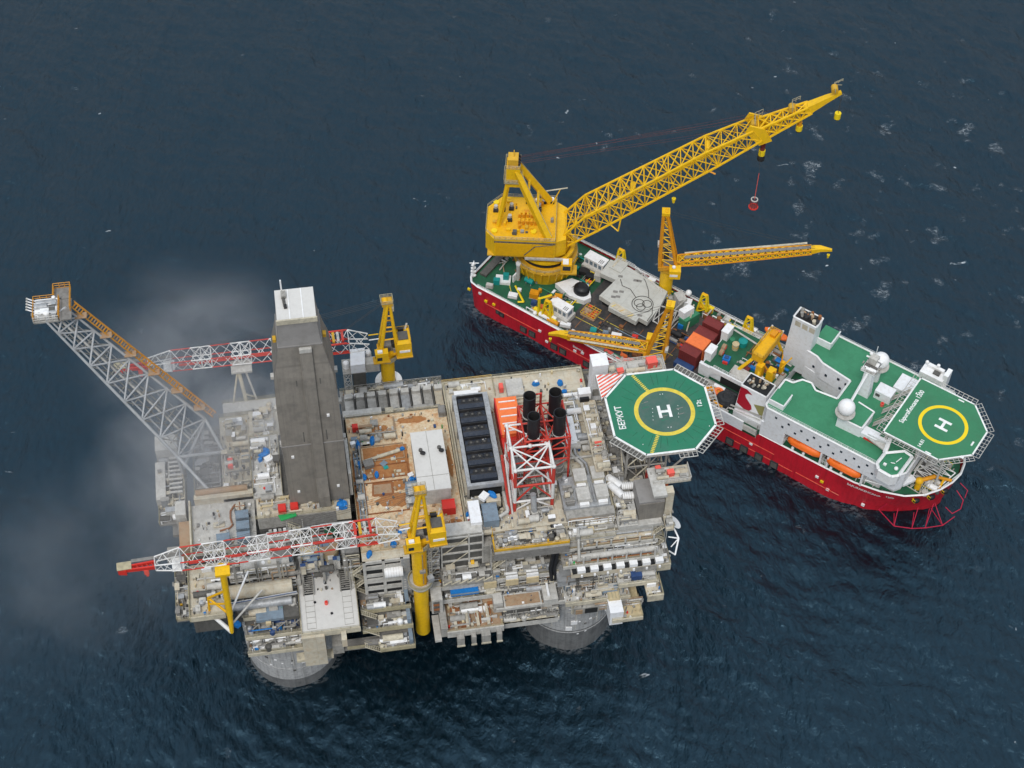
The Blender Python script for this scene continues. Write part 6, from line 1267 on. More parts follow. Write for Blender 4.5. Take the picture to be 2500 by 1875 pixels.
# radar mast
m = MB(); m.loft([[(-23.6,1.4,ZR),(-20.6,1.4,ZR),(-20.6,4,ZR),(-23.6,4,ZR)],[(-23.4,2,30),(-21.2,2,30),(-21.2,4,30),(-23.4,4,30)]],'cabin_white'); m.box(-24.4,1.6,30,-20.4,5.6,30.5,'white'); m.box(-23.6,3.4,30.5,-21.4,5.4,34,'light_grey'); m.bar((-24.6,4.4,33),(-20,4.8,33),.5,'white'); m.bar((-23.8,2.4,31.4),(-20.4,2.2,31.4),.4,'white')
m.bar((-22.6,3.4,30.2),(-22,-10.4,26.6),.6,'white'); m.bar((-22.4,4,30.2),(-21.8,9.6,27),.6,'white'); m.rail([(-24.4,1.6,30.5),(-20.4,1.6,30.5)],'light_grey',1,1,.06); m.tube((-22.4,4.6,34),(-22.4,4.6,38),.1,n=5,m='white'); m.sph((-23.6,4.6,34.4),.5,'white',10,6); clutter(m,-24,-20.6,2,5.2,30.5,14,102,1.6,['white','light_grey','dark_grey'])
S.part('radar_mast', m)
# bow helideck
PZ=27.2; W2=11.
pad=[(-11.15,W2),(-11.15,-W2),(4.55,-W2),(W2,-4.55),(W2,4.55),(4.55,W2)]
pads = Thing('ship_helideck','green helideck with yellow ring over the bow of the red ship','helideck',base=(0,0,20),fr=SHIP)
m = MB(); m.prism(pad,PZ-.6,PZ,'light_grey','ship_pad'); 
for a,b in zip(pad,pad[1:]+pad[:1]):
    p,q_=Vector((*a,0)),Vector((*b,0)); c=-((p+q_)/2-Vector((0,0,0))).normalized()*.42
    m.add([(p.x,p.y,PZ+.012),(q_.x,q_.y,PZ+.012),(q_.x+c.x,q_.y+c.y,PZ+.012),(p.x+c.x,p.y+c.y,PZ+.012)],[(0,1,2,3)],'marking_white')
sm = m
m = MB(); m.ring((.6,0),6.35,5.45,PZ+.004,PZ+.014,72,'ship_yellow'); pads.part('landing_circle', m)
m = MB()
for y in (-1.3,1.3): m.box(-1.75,y-.38,PZ+.006,1.75,y+.38,PZ+.018,'marking_white')
m.box(-.36,-.92,PZ+.006,.36,.92,PZ+.018,'marking_white'); xform(m, Matrix.Translation((.6,0,0)) @ Matrix.Rotation(R(0),4,'Z')); pads.part('landing_letter', m, label='white letter H in the ring')
m = sm
for k in range(8):
    for s_ in (-1,1): x=-6+k*1.75; m.box(x-.05,s_*9.9-.7,PZ+.002,x+.05,s_*9.9+.1,PZ+.006,'ship_green')
    m.box(7.6+.1*k,-3.4+k*.95,PZ+.002,8.9+.1*k,-3.3+k*.95,PZ+.006,'ship_green')
pads.part('deck_plate', m)
m = text_mb('SapuraKencana 1200',1.75,'marking_white',.006); xform(m, Matrix.Translation((-8.6,.8,PZ+.012)) @ Matrix.Rotation(R(90),4,'Z') @ Matrix.Scale(.86,4,(1,0,0))); pads.part('name_lettering', m)
m = text_mb('14.81',1.3,'marking_white',.006); xform(m, Matrix.Translation((-1.4,-8.6,PZ+.012)) @ Matrix.Rotation(R(90),4,'Z')); pads.part('weight_lettering', m)
m = MB()
for x,y,w_,h2 in ((9.3,-1.2,.45,1.5),(9.0,-6.6,.8,.8),(1,9.9,1.6,.4),(1.4,-10.3,1.6,.4),(-9.6,5.4,.3,.6)): m.box(x-w_/2,y-h2/2,PZ+.004,x+w_/2,y+h2/2,PZ+.016,'marking_white')
pads.part('deck_light', m)
for a,b in zip(pad,pad[1:]+pad[:1]):
    m = MB(); p,q_=Vector((*a,PZ-.2)),Vector((*b,PZ-.2)); c=((p+q_)/2).xy
    nrm=Vector(((q_-p).y,-(q_-p).x)).normalized(); nrm = nrm if nrm.dot(c) > 0 else -nrm; o=Vector((nrm.x*1.6,nrm.y*1.6,.2)); k=int((q_-p).length/1.25)
    for i in range(k+1): t=p.lerp(q_,i/k); m.bar(t,t+o,.13,'light_grey')
    m.bar(p+o,q_+o,.16,'light_grey'); m.bar(p+o*.5,q_+o*.5,.08,'light_grey')
    pads.part('safety_net', m)
m = MB()
for x,y in ((-10,-9.6),(-10,9.6),(-1.5,-9.6),(-1.5,9.6),(5,-7),(5,7),(-1.5,0)): m.tube((x,y,12 if x > -2 else ZR),(x,y,PZ-.6),.3,n=8,m='light_grey')
m.truss([(-1,-8,15),(-1,8,15)],[(8,-6,PZ-.6),(8,6,PZ-.6)],4,.2,.14,'light_grey',faces=[0])
pads.part('support_frame', m)
for k in range(3): m = MB(); m.stairs((-15.4,-5.5+k*5.2,ZR+.2),(-11.3,-4.8+k*5.2,PZ-.2),1.4,'light_grey'); pads.part('stairs', m)

# --- things on the ship
def sthing(*a, **k): return Thing(*a, fr=SHIP, **k)
for y,l in ((8.4,'white radar dome farthest from the camera, port side of the mast'),(-10.8,'white radar dome nearest the camera, starboard side of the mast')):
    T = sthing('radar_dome', l, 'dome', 'white domes beside the mast', base=(-21.8,y,ZR if y > 0 else 24.8))
    m = MB(); m.sph((-21.8,y,29.2),2.25,'white',28,18); T.part('dome_shell', m); m = MB(); m.tube((-21.8,y,ZR if y > 0 else 24.8),(-21.8,y,27.4),.9,n=12,m='white'); m.ring((-21.8,y),2.6,.5,26.9,27.2,24,'light_grey'); T.part('stand', m)
def lifeboat(x, l):
    T = sthing('lifeboat', l, 'lifeboat', 'orange lifeboats', base=(x,-15.8,11.2), local=True)
    m = MB(); L_=[(-4.9,.1,.9),(-4.5,.75,.45),(-3.4,1.2,.1),(0,1.35,0),(3.4,1.2,.1),(4.6,.75,.45),(5,.1,.9)]; rings=[]
    for x_,w_,b in L_: rings.append([(x_,w_*math.cos(t),(1.5 if math.sin(t) >= 0 else 1.5-b)*0+1.45+(1.35*min(1,w_) if math.sin(t) >= 0 else (1.45-b))*math.sin(t)) for t in [2*PI*i/18 for i in range(18)]])
    m.loft(rings,'lifeboat',smooth=True); m.box(-3.2,-1.42,1.35,3.2,-1.3,1.5,'orange'); m.box(-3.2,1.3,1.35,3.2,1.42,1.5,'orange'); T.part('boat_hull', m)
    m = MB(); m.box(-3,-.7,2.6,-1,.7,3.0,'lifeboat'); T.part('hatch', m)
lifeboat(-28.6,'orange enclosed lifeboat nearer the stern, hanging in the white side'); lifeboat(-17,'orange enclosed lifeboat nearer the bow, hanging in the white side')
T = sthing('rescue_boat','small orange rescue boat on a davit at the port rail','boat',base=(-54,15,11))
m = MB(); rings=[]
for x_,w_ in ((-57.6,.2),(-56.8,.9),(-54,1.2),(-51.4,1.1),(-50.6,.5)): rings.append([(x_,15+w_*math.cos(t),11.9+.9*math.sin(t)*(1 if math.sin(t)<0 else .5)) for t in [2*PI*i/12 for i in range(12)]])
m.loft(rings,'lifeboat',smooth=True); m.box(-54.6,14.4,12.2,-53,15.6,13.1,'coral'); m.box(-56.6,14.6,12.3,-55.2,15.4,12.5,'white'); T.part('boat_hull', m)
m = MB(); m.path([(-55.8,12.6,8),(-55.8,12.6,13),(-55.4,14.6,15)],.25,6,'white'); m.path([(-52,12.6,8),(-52,12.6,13),(-52,14.6,15)],.25,6,'white'); m.box(-57,11.6,9.5,-50.6,13.6,10,'light_grey'); T.part('davit', m)
# main crane
MC = Thing('heavy_lift_crane','huge yellow crane on the stern of the red ship, boom raised','crane',base=(-122.8,2,7.5),fr=SHIP,rot=R(32),local=True)
m = MB(); m.tube((0,0,0),(0,0,6.4),6.9,8.6,n=40,m='crane_yellow'); m.ring((0,0),9.3,7,6.4,7.0,40,'rail_yellow'); m.tube((0,0,7),(0,0,9.6),7.4,n=40,m='yellow'); m.ring((0,0),8.3,7.2,9.6,10.4,40,'crane_yellow'); m.tube((0,0,10.4),(0,0,13.2),6.8,n=40,m='yellow'); m.ring((0,0),7.5,7.3,7.6,8.6,40,'void')
for a in range(180,400,14): m.bar((8.2*math.cos(R(a)),8.2*math.sin(R(a)),2.5),(9.2*math.cos(R(a)),9.2*math.sin(R(a)),6.4),.4,'crane_yellow')
m.rail([(9.2*math.cos(R(a)),9.2*math.sin(R(a)),7) for a in range(150,420,15)],'railing',1.1,2,.07)
MC.part('pedestal', m)
m = MB(); hp=[(-17,-5.6),(-14.4,-8.5),(2.6,-8.5),(2.6,8.5),(-13,8.5),(-17,4)]
m.prism(hp,13.2,19.6,'crane_yellow'); m.prism([(x*.94-.4,y*.92) for x,y in hp],19.6,19.75,'yellow'); m.box(-14,-8.75,13.6,2,-8.5,18.4,'yellow'); m.box(-16.4,-8.4,12.8,2.4,8.4,13.2,'rail_yellow'); m.box(-5.8,-8.9,12.2,5,-8.2,12.9,'light_grey'); m.bar((-6,-8.8,14),(-3,-8.8,17.6),.25,'dark_grey'); m.bar((-3,-8.8,17.6),(2,-8.8,18.6),.25,'dark_grey')
m.prism([(2.6,-7.6),(5.6,-6.2),(5.6,6.2),(2.6,8.5)],12.4,18.4,'crane_yellow')
MC.part('machinery_house', m)
m = MB(); m.rail([(*p,19.7) for p in hp],'railing',1.1,1.6,.07,True); m.rail([(-14.4,-8.6,18.4),(2.6,-8.6,18.4)],'dark_grey',.6,2,.09); MC.part('railing', m)
q=random.Random(12); m = MB()
for k in range(5):
    for j in range(2): m = MB(); m.box(-8+k*1.15,-2.6+j*2.6,19.7,-7.5+k*1.15,-1.0+j*2.6,20.9,'yellow'); m.box(-8.1+k*1.15,-2.7+j*2.6,19.7,-7.4+k*1.15,-2.4+j*2.6,21.2,'boom_orange'); MC.part('winch_motor', m)
for x,y in ((-14.6,3),(-12.6,3.4),(-10.2,4),(-2.4,4.4),(-10.5,-.5),(-1,-3)): m = MB(); m.tube((x,y,19.7),(x,y,21.4),.55,n=12,m='light_grey'); m.box(x-.7,y-1.2,19.7,x+.7,y-.3,20.6,'soot'); MC.part('exhaust', m)
for x,y,z in ((-14.6,-5.6,19.75),(-3.6,-5.2,19.75),(-14.6,5.6,19.75)): m = MB(); m.tube((x,y,z),(x,y,z+.5),.85,n=16,m='ship_yellow'); MC.part('hatch', m)
m = MB()
for k in range(34): m.ob((q.uniform(-15.4,1.6),q.uniform(-6.6,7),19.7),q.uniform(.3,1.4),q.uniform(.3,1.2),q.uniform(.3,1.3),0,q.choice(['yellow','crane_yellow','crane_yellow','boom_orange','grey','dark_grey','rail_yellow']))
MC.part('roof_equipment', m)
for x,y in ((-3,6.6),(-1,7),(1.2,7.2),(-5.6,6.8)): m = MB(); m.tube((x,y,19.7),(x,y,21),.6,n=12,m='white'); m.box(x-.6,y-1.1,19.7,x+.6,y-.3,20.4,'void'); MC.part('ventilator', m)
m = MB(); m.bar((-2,6,24.6),(5.4,8.4,24.2),.4,'beige_trim'); m.bar((3.4,7.8,24.2),(1,5.6,19.7),.25,'crane_yellow')
MC.part('service_jib', m)
m = MB()                                                                           # A-frame: two broad front legs, one back post
ap=Vector((-9.6,0,42.6))
for s_ in (-1,1):
    p0=Vector((.6,s_*7.2,19.6)); p1=ap+Vector((.6,s_*1.6,-3))
    d=(p1-p0).normalized(); m.tube(p0,p1,1.35,1.1,n=4,m='crane_yellow',smooth=False); m.tube(p0+Vector((.9,0,.8)),p1+Vector((.9,0,.8)),.12,n=4,m='railing')
    p2=Vector((-13.6 if s_ < 0 else -12.8,s_*3.4,19.6)); m.tube(p2,ap+Vector((-.8,s_*1.2,-4)),.7,.6,n=4,m='yellow' if s_>0 else 'crane_yellow',smooth=False)
for t in (.35,.62,.82): m.bar(Vector((.6,-7.2,19.6)).lerp(ap+Vector((.6,-1.6,-3)),t),Vector((.6,7.2,19.6)).lerp(ap+Vector((.6,1.6,-3)),t),.6,'crane_yellow')
m.box(ap.x-2,-2.3,34,ap.x+1.8,2.3,40.8,'crane_yellow'); m.box(ap.x-1.6,-1.6,40.8,ap.x+1.2,1.6,43.4,'rail_yellow'); m.box(ap.x-2.6,-2.8,35.6,ap.x+2.2,2.8,36,'railing'); m.rail([(ap.x-2.6,-2.8,36),(ap.x+2.2,-2.8,36),(ap.x+2.2,2.8,36),(ap.x-2.6,2.8,36)],'railing',1.1,1.1,.08,True); m.rail([(ap.x-2.2,-2.3,40.8),(ap.x+1.8,-2.3,40.8),(ap.x+1.8,2.3,40.8),(ap.x-2.2,2.3,40.8)],'railing',1.1,1.1,.08,True)
for y in (-1.2,0,1.2): m.tube((ap.x+.6,y-.3,42),(ap.x+.6,y+.3,42),1.3,n=18,m='soot'); m.tube((ap.x-.4,y-.3,38.6),(ap.x-.4,y+.3,38.6),1.5,n=18,m='dark_grey')
m.bar((ap.x,0,43),(ap.x,0,45.6),.3,'rail_yellow')
MC.part('gantry_frame', m)
m = MB(); m.box(4.6,-10.6,9.6,7.6,-7.8,12.6,'yellow'); m.box(4.4,-10.8,8.8,9,-7.4,9.4,'rail_yellow'); m.box(5,-10.4,12.6,6.6,-8.4,12.9,'white'); cb=MC.part('operator_cab', m)
m = MB(); m.box(7.6,-10.3,10.4,7.68,-8.2,12.2,'glass'); m.box(5,-10.68,10.4,7.2,-10.6,12,'glass'); MC.part('window', m, cb)
# boom: u along, n up
U=Vector((.774,0,.633)); Nn=Vector((-.633,0,.774)); H0=Vector((5,0,13.2)); YV=Vector((0,1,0))
def st_(l, w_, d0, d1): return [tuple(H0+U*l+YV*(s_*w_)+Nn*d) for s_,d in ((-1,d0),(1,d0),(1,d1),(-1,d1))]
m = MB()
m.truss(st_(0,4.5,0,3.2),st_(12,4.4,-.2,6.2),3,.36,.16,'crane_yellow'); m.truss(st_(12,4.4,-.2,6.2),st_(52,3.3,0,6.0),10,.36,.16,'crane_yellow'); m.truss(st_(52,3.3,0,6),st_(66,2.7,.4,4.6),3,.34,.15,'crane_yellow')
for l in (12,24,38,52):
    w_=np.interp(l,[12,52],[4.4,3.3]); d=6.1; m.bar(H0+U*l+YV*-w_,H0+U*l+YV*w_+Nn*d,.34,'crane_yellow'); m.bar(H0+U*l+YV*w_,H0+U*l+YV*-w_+Nn*d,.34,'crane_yellow')
for a,b,t0 in ((0,66,0),): m.bar(H0+U*4+YV*-1+Nn*3,H0+U*64+YV*-.6+Nn*2.6,.5,'crane_yellow'); m.bar(H0+U*4+YV*1+Nn*3,H0+U*64+YV*.6+Nn*2.6,.3,'railing')
m.bar(H0+U*16+YV*-4.2+Nn*-.2,H0+U*17+YV*-5.4+Nn*-2.8,.4,'crane_yellow'); m.bar(H0+U*20+YV*-4.2,H0+U*17+YV*-5.4+Nn*-2.8,.35,'crane_yellow'); m.bar(H0+U*49+YV*-3.4,H0+U*50+YV*-3.8+Nn*-1.6,.5,'boom_orange')
for p in (H0+U*27+Nn*4.2, H0+U*52+Nn*5): m.tube(p+YV*-1.6,p+YV*1.6,.8,n=14,m='crane_yellow')
bo = MC.part('boom', m)
E1=H0+U*66+Nn*2.4; TP=Vector((74.4,0,70.6)); V=(TP-E1).normalized(); Vn=Vector((-V.z,0,V.x))
m = MB()
m.add([],[],'crane_yellow'); k=MB()
for s_ in (-1,1): m.loft([[tuple(E1+YV*(s_*2.5+e)+U*a+Nn*b) for a,b in ((-1.6,-3),(2,-3.6),(2.6,1),(.2,4.2),(-2,3))] for e in (-.25,.25)],'crane_yellow')
m.truss([tuple(E1+V*1+YV*(s_*2.2)+Vn*d) for s_,d in ((-1,-2.4),(1,-2.4),(1,1.6),(-1,1.6))],[tuple(E1+V*15+YV*(s_*1.2)+Vn*d) for s_,d in ((-1,-1.4),(1,-1.4),(1,.8),(-1,.8))],4,.36,.22,'crane_yellow')
Lj=(TP-E1).length
m.loft([[tuple(E1+V*l+YV*y+Vn*d) for y,d in ((-w_,-h1),(w_,-h1),(w_,h2),(-w_,h2))] for l,w_,h1,h2 in ((14,1.3,1.5,.9),(20,.9,.6,.8),(Lj,.5,.2,.5))],'crane_yellow')
for l,hh in ((0,3.8),(11,2),(Lj-1,1.2)):
    p=E1+V*l+Vn*2; m.rail([tuple(p+YV*-1.6),tuple(p+YV*1.6),tuple(p+V*2.4+YV*1.6)],'railing',hh*.7,1,.08); m.tube(p+YV*-1,p+YV*1,.9,n=14,m='rail_yellow')
MC.part('jib_head', m, bo)
m = MB()
for y in (-2.2,-1.2,1.2,2.2): m.tube((ap.x+.6,y*.7,42),tuple(E1+Nn*2.6+YV*y),.032,n=3,m='rope_red',cap=False)
for y in (-.5,.5): m.tube((ap.x+.6,y,42.4),tuple(E1+V*11+Vn*2+YV*y),.026,n=3,m='rope_red',cap=False)
MC.part('luffing_rope', m)
def hang(p, l, r_, cols, name, zl=0):
    mm=MB(); z=p.z-l
    for y in (-.4,.4): mm.tube((p.x,p.y+y,p.z),(p.x,p.y+y*.6,z),.05,n=3,m='cable',cap=False)
    h=0
    for c,hh,rr in cols: mm.tube((p.x,p.y,z-h),(p.x,p.y,z-h-hh),r_*rr,n=12,m=c); h+=hh
    MC.part(name,mm)
hang(E1+V*.5-Vn*3,1,.95,(('cable',1.4,.6),('dark_red',2.6,.7),('ship_yellow',1.8,.95),('soot',1.8,1.05)),'hook_block')
hang(E1+V*12-Vn*1.5,2.4,.9,(('boom_orange',1.2,.7),('ship_yellow',1.6,1.),('soot',.6,.7)),'hook_block')
hang(TP-Vn*.4,6.6,.85,(('ship_yellow',1.8,1.),('soot',.5,.6)),'hook_block')
mm=MB(); mm.tube(tuple(H0+U*38+YV*-3.8),tuple(H0+U*38+YV*-3.8+Vector((0,0,-3.4))),.06,n=3,m='cable'); p=H0+U*38+YV*-3.8+Vector((0,0,-3.4)); mm.tube(p,p-Vector((0,0,1.6)),.6,.35,n=10,m='ship_yellow'); MC.part('hanging_block',mm)
# basket hanging from the hook
T = Thing('personnel_basket','round red personnel basket hanging on a thin red rope below the crane boom','basket',base=(0,0,0),fr=SHIP,rot=R(32),local=True)
bp=Vector((-122.8,2,7.5))+(Matrix.Rotation(R(32),3,'Z') @ Vector((E1.x+1.8,-3.4,E1.z-22))); T.setbase(bp)
m = MB(); m.ring((0,0),1.35,1.0,-3.4,-3.1,20,'red'); m.ring((0,0),1.0,.75,-.6,-.35,20,'light_grey'); 
for a in range(0,360,40): m.tube((1.15*math.cos(R(a)),1.15*math.sin(R(a)),-3.2),(.9*math.cos(R(a)),.9*math.sin(R(a)),-.5),.06,n=4,m='dark_red')
m.tube((0,0,-3.3),(0,0,-3.2),1.0,n=20,m='dark_red'); T.part('cage', m)
m = MB(); m.tube((0,0,-.4),(0,0,9.4),.09,n=5,m='coral'); m.tube((0,0,9.4),(-.6,3,19.4),.04,n=4,m='cable'); T.part('rope', m)
# deck cranes
def deck_crane(label, base, az, pitch, ped, L_):
    T = Thing('deck_crane', label, 'crane', 'yellow deck cranes of the ship', base=base, fr=SHIP, rot=R(az), local=True)
    m = MB(); m.tube((0,0,0),(0,0,ped),1.9,n=24,m='crane_yellow'); m.ring((0,0),2.7,1.8,ped-1,ped-.7,24,'rail_yellow'); T.part('pedestal', m)
    z=ped; m = MB(); m.box(-2.6,-2.4,z,3,2.4,z+1.2,'boom_orange'); m.box(-1.4,-1.8,z+1.2,1.4,1.8,z+3.4,'floor_grey'); m.box(-2.8,-2.6,z-.2,3.2,2.6,z,'rail_yellow'); m.rail([(-2.8,-2.6,z),(3.2,-2.6,z),(3.2,2.6,z),(-2.8,2.6,z)],'rail_yellow',1.2,1.3,.09,True); m.tube((-.8,-1.6,z+3.6),(-.8,1.6,z+3.6),.7,n=14,m='soot'); T.part('slew_base', m)
    m = MB(); m.box(.2,-5.0,z-.6,3.4,-2.4,z+2.4,'crane_yellow'); m.box(.4,-5.08,z+.4,2.6,-5,z+1.2,'white'); m.sph((1.4,-3.6,z+2.9),.55,'white',12,8); cb=T.part('operator_cab', m)
    m = MB(); m.box(3.4,-4.8,z+.6,3.46,-2.6,z+2.2,'glass'); T.part('window', m, cb)
    m = MB(); top=Vector((-2.4,0,z+20.6))
    for s_ in (-1,1):
        m.tube((2.2,s_*2.1,z+1),tuple(top+Vector((.5,s_*.7,0))),.5,.4,n=6,m='boom_orange'); m.tube((-2.4,s_*2.1,z+1),tuple(top+Vector((-.5,s_*.7,0))),.55,.42,n=6,m='boom_orange')
        for i in range(7):
            t0,t1=i/7,(i+1)/7; a=Vector((2.2,s_*2.1,z+1)).lerp(top+Vector((.5,s_*.7,0)),t0); b=Vector((-2.4,s_*2.1,z+1)).lerp(top+Vector((-.5,s_*.7,0)),t1); a2=Vector((2.2,s_*2.1,z+1)).lerp(top+Vector((.5,s_*.7,0)),t1)
            m.bar(a,b,.26,'crane_yellow'); m.bar(b,a2,.22,'crane_yellow')
    for i in range(1,7): t=i/7; a=Vector((-2.4,-2.1,z+1)).lerp(top+Vector((-.5,-.7,0)),t); m.bar(a,(a.x,-a.y,a.z),.28,'boom_orange')
    m.box(top.x-1,-1.2,top.z-.4,top.x+1.2,1.2,top.z+.6,'crane_yellow'); m.tube((top.x+.4,-.8,top.z),(top.x+.4,.8,top.z),.8,n=14,m='yellow'); m.box(-3.4,1.6,z+5,-2.6,3.4,z+6,'light_grey')
    T.part('gantry_frame', m)
    m = MB(); p=R(pitch); U_=Vector((math.cos(p),0,math.sin(p))); N_=Vector((-math.sin(p),0,math.cos(p))); h0=Vector((2.6,0,z+1.6))
    def s4(l,w_,d0,d1): return [tuple(h0+U_*l+YV*(s_*w_)+N_*d) for s_,d in ((-1,d0),(1,d0),(1,d1),(-1,d1))]
    m.truss(s4(0,1.5,-.5,.9),s4(8,1.5,-.9,1.2),3,.24,.15,'boom_orange','crane_yellow'); m.truss(s4(8,1.5,-.9,1.2),s4(L_-4,1.0,-.6,1.0),int(L_/2.6),.24,.15,'boom_orange','crane_yellow')
    m.loft([s4(L_-4,1.0,-.6,1.0),s4(L_-1.5,.8,-.2,.9),s4(L_+1.6,.3,-.9,-.3)],'crane_yellow')
    b=T.part('boom', m); m = MB(); m.loft([[tuple(h0+U_*l+YV*y+N_*d) for y,d in ((-.5,1.25),(.5,1.25),(.5,1.35),(-.5,1.35))] for l in (2,L_-4)],'floor_grey'); m.loft([[tuple(h0+U_*l+YV*y+N_*d) for y,d in ((1.6,.9),(2.3,.9),(2.3,1.0),(1.6,1.0))] for l in (2,L_-5)],'beige_trim'); T.part('walkway', m, b)
    m = MB(); e=h0+U_*(L_+1); m.tube(tuple(e),tuple(e-Vector((0,0,2.6))),.05,n=4,m='cable'); m.tube(tuple(e-Vector((0,0,2.4))),tuple(e-Vector((0,0,3.6))),.45,.25,n=8,m='ship_yellow'); T.part('hook_block', m)
    m = MB()
    for y in (-.5,.5): m.tube(tuple(top+Vector((.4,y,0))),tuple(h0+U_*(L_-3)+YV*y+N_*1),.05,n=3,m='cable',cap=False)
    T.part('cable', m)
deck_crane('yellow deck crane at the port rail with its lattice boom swung out over open water',(-89,13.2,7.5),31,11.5,12.4,41)
deck_crane('yellow deck crane at the starboard rail, its boom lying aft along the red hull',(-76.6,-12.6,7.5),201,-3,7.0,26)
# grey raised deck, cabins, containers
T = sthing('raised_platform','pale grey raised work platform with painted coil line, middle of the ship','platform',base=(-95,5,7.5))
m = MB(); pp=[p_[:2] for p_ in ((-101.91, -1.73, 12.00),(-97.70, -2.15, 12.00),(-97.46, -3.86, 12.00),(-88.24, -3.98, 12.00),(-88.35, -2.20, 12.00),(-85.54, -2.29, 12.00),(-85.68, 4.61, 12.00),(-86.95, 10.81, 12.00),(-100.62, 12.44, 12.00),(-106.89, 11.91, 12.00),(-106.40, 5.75, 12.00),(-101.40, 6.05, 12.00))]
m.prism(pp,10.4,12,'grey_deck'); m.prism([(-105.6,9),(-101.6,9),(-101.6,13.4),(-105.6,13.4)],12,12.3,'grey_deck'); m.prism([(-97.6,-3.2),(-90,-3.9),(-90,-2),(-97.4,-1.2)],12,12.1,'beige'); T.part('deck_plate', m)
m = MB()
def coil(c,r_,n=40,a0=0,a1=2*PI,e=1.): return [(c[0]+r_*math.cos(a0+(a1-a0)*i/n),c[1]+r_*e*math.sin(a0+(a1-a0)*i/n),12.12) for i in range(n+1)]
m.path(coil((-90.2,2.6),3.0),.1,4,'cable'); m.path(coil((-91.2,2.4),1.4),.1,4,'cable'); m.path(coil((-89.2,3.4),1.3),.1,4,'cable'); m.path(coil((-90,1.4),1.2),.09,4,'cable'); m.path([(-93,3.6,12.12),(-96,5.4,12.12),(-98.6,5.2,12.12),(-100.4,7,12.12)],.1,4,'cable'); m.path([(-90,5.6,12.12),(-91.6,8,12.12),(-94,10.4,12.12),(-95,11,12.12)],.09,4,'cable'); m.path([(-87.2,3,12.12),(-86,1,12.12),(-85.8,-2,12.12)],.09,4,'cable')
T.part('hose_coil', m)
m = MB()
for x,y in ((-99,2.2),(-97.6,3.2),(-97.4,1),(-98.4,.2),(-101,8),(-96.6,9.2),(-95.6,9.6),(-88.6,-1.4)): m.ob((x,y,12.01),1.3,.8,.06,.4,'floor_grey')
for k in range(5): m.bar((-96.8+k*1.4,-3.3-.1*k,12.15),(-96.2+k*1.5,-2-.1*k,12.15),.14,['ship_yellow','beige_trim','rail_yellow','light_grey','ship_yellow'][k])
m.box(-101.4,-.6,7.6,-87,9,10.4,'void'); m.rail([(-105.5,13.5,12),(-99.8,13.3,12),(-88,9.4,12)],'white',1.1,1.5,.06); m.box(-104.9,9.6,12.3,-104.4,12.8,12.4,'beige_trim'); m.truss([(-86,5,12),(-84.6,-1,12)],[(-79.6,9,9),(-80,1,9)],3,.2,.14,'light_grey',faces=[0])
T.part('platform_fittings', m)
def cabin(label, x, y, rot):
    T = Thing('portable_cabin', label, 'cabin', 'white portable cabins on the stern deck', base=(x,y,8), fr=SHIP, rot=rot, local=True)
    m = MB(); m.box(-3.6,-2.2,0,3.6,2.2,1.6,'light_grey'); m.box(-3.2,-1.5,1.6,3.2,1.5,4.4,'white'); m.box(-3.3,-1.6,4.4,3.3,1.6,4.6,'white')
    for k in range(3): m.box(1.4+k*.5,-1.2,4.6,1.6+k*.5,.2,4.66,'dark_grey')
    T.part('cabin_body', m)
    for k in range(4): mm = MB(); mm.box(-2.8+k*1.5,-1.56,2.5,-1.8+k*1.5,-1.5,3.9,'slate'); T.part('window', mm)
    mm = MB(); mm.box(3.2,-.9,2.4,3.26,.9,3.9,'slate'); T.part('window', mm)
cabin('white portable cabin near the starboard rail of the stern deck',-108.6,-11.2,-.05); cabin('white portable cabin behind the raised grey platform, port side',-110.2,9.6,-.02)
m = MB(); 
for (x,y,s1,s2,h,c) in ((-112,6.5,3,2,1.6,'soot'),(-109.6,5.4,2.2,1.8,2,'black'),(-107.6,6.6,2,1.6,2.4,'light_grey'),(-109.2,4.2,1.8,.8,.7,'orange')): m.ob((x,y,7.6),s1,s2,h,.3,c)
solo('winch_set', m, 'black and orange winch set in front of the port side cabin', 'winch', fr=SHIP)
T = sthing('covered_launch','white flat housing with a black rounded cover, beside the big crane','boat',base=(-110,-2,7.6))
m = MB(); m.prism([(-116,-3),(-113.2,1.4),(-108,2.2),(-104.6,-1.6),(-105.6,-3.8),(-110,-4.6)],7.6,9.4,'white'); T.part('boat_hull', m)
m = MB(); rings=[[(-108.2+f*3.0*math.cos(t)*.8,-1.2+f*2.1*math.sin(t),z) for t in [2*PI*i/16 for i in range(16)]] for f,z in ((1,9.4),(1,10.6),(.85,11.3),(.4,11.6))]; m.loft(rings,'black',smooth=True)
for k in range(4): m.bar((-110.4+k*1.1,-2.9,11.1),(-109.6+k*1.1,.6,11.3),.15,'soot')
T.part('cover', m)
T = sthing('tool_basket','yellow framed open basket full of rusty parts on the dark deck','basket',base=(-102,-5.6,7.6))
m = MB(); m.box(-104.4,-7.6,7.6,-99.8,-3.6,7.9,'tan')
for k in range(6): m.bar((-104.4+k*.92,-7.6,8.8),(-104.4+k*.92,-3.6,8.8),.16,'rail_yellow'); m.bar((-104.4,-7.6+k*.8,8.8),(-99.8,-7.6+k*.8,8.8),.16,'rail_yellow')
T.part('frame', m); m = MB(); clutter(m,-104,-100.2,-7.2,-4,7.9,26,110,.8,['rust','tan','grey','red','dark_grey']); T.part('load', m)
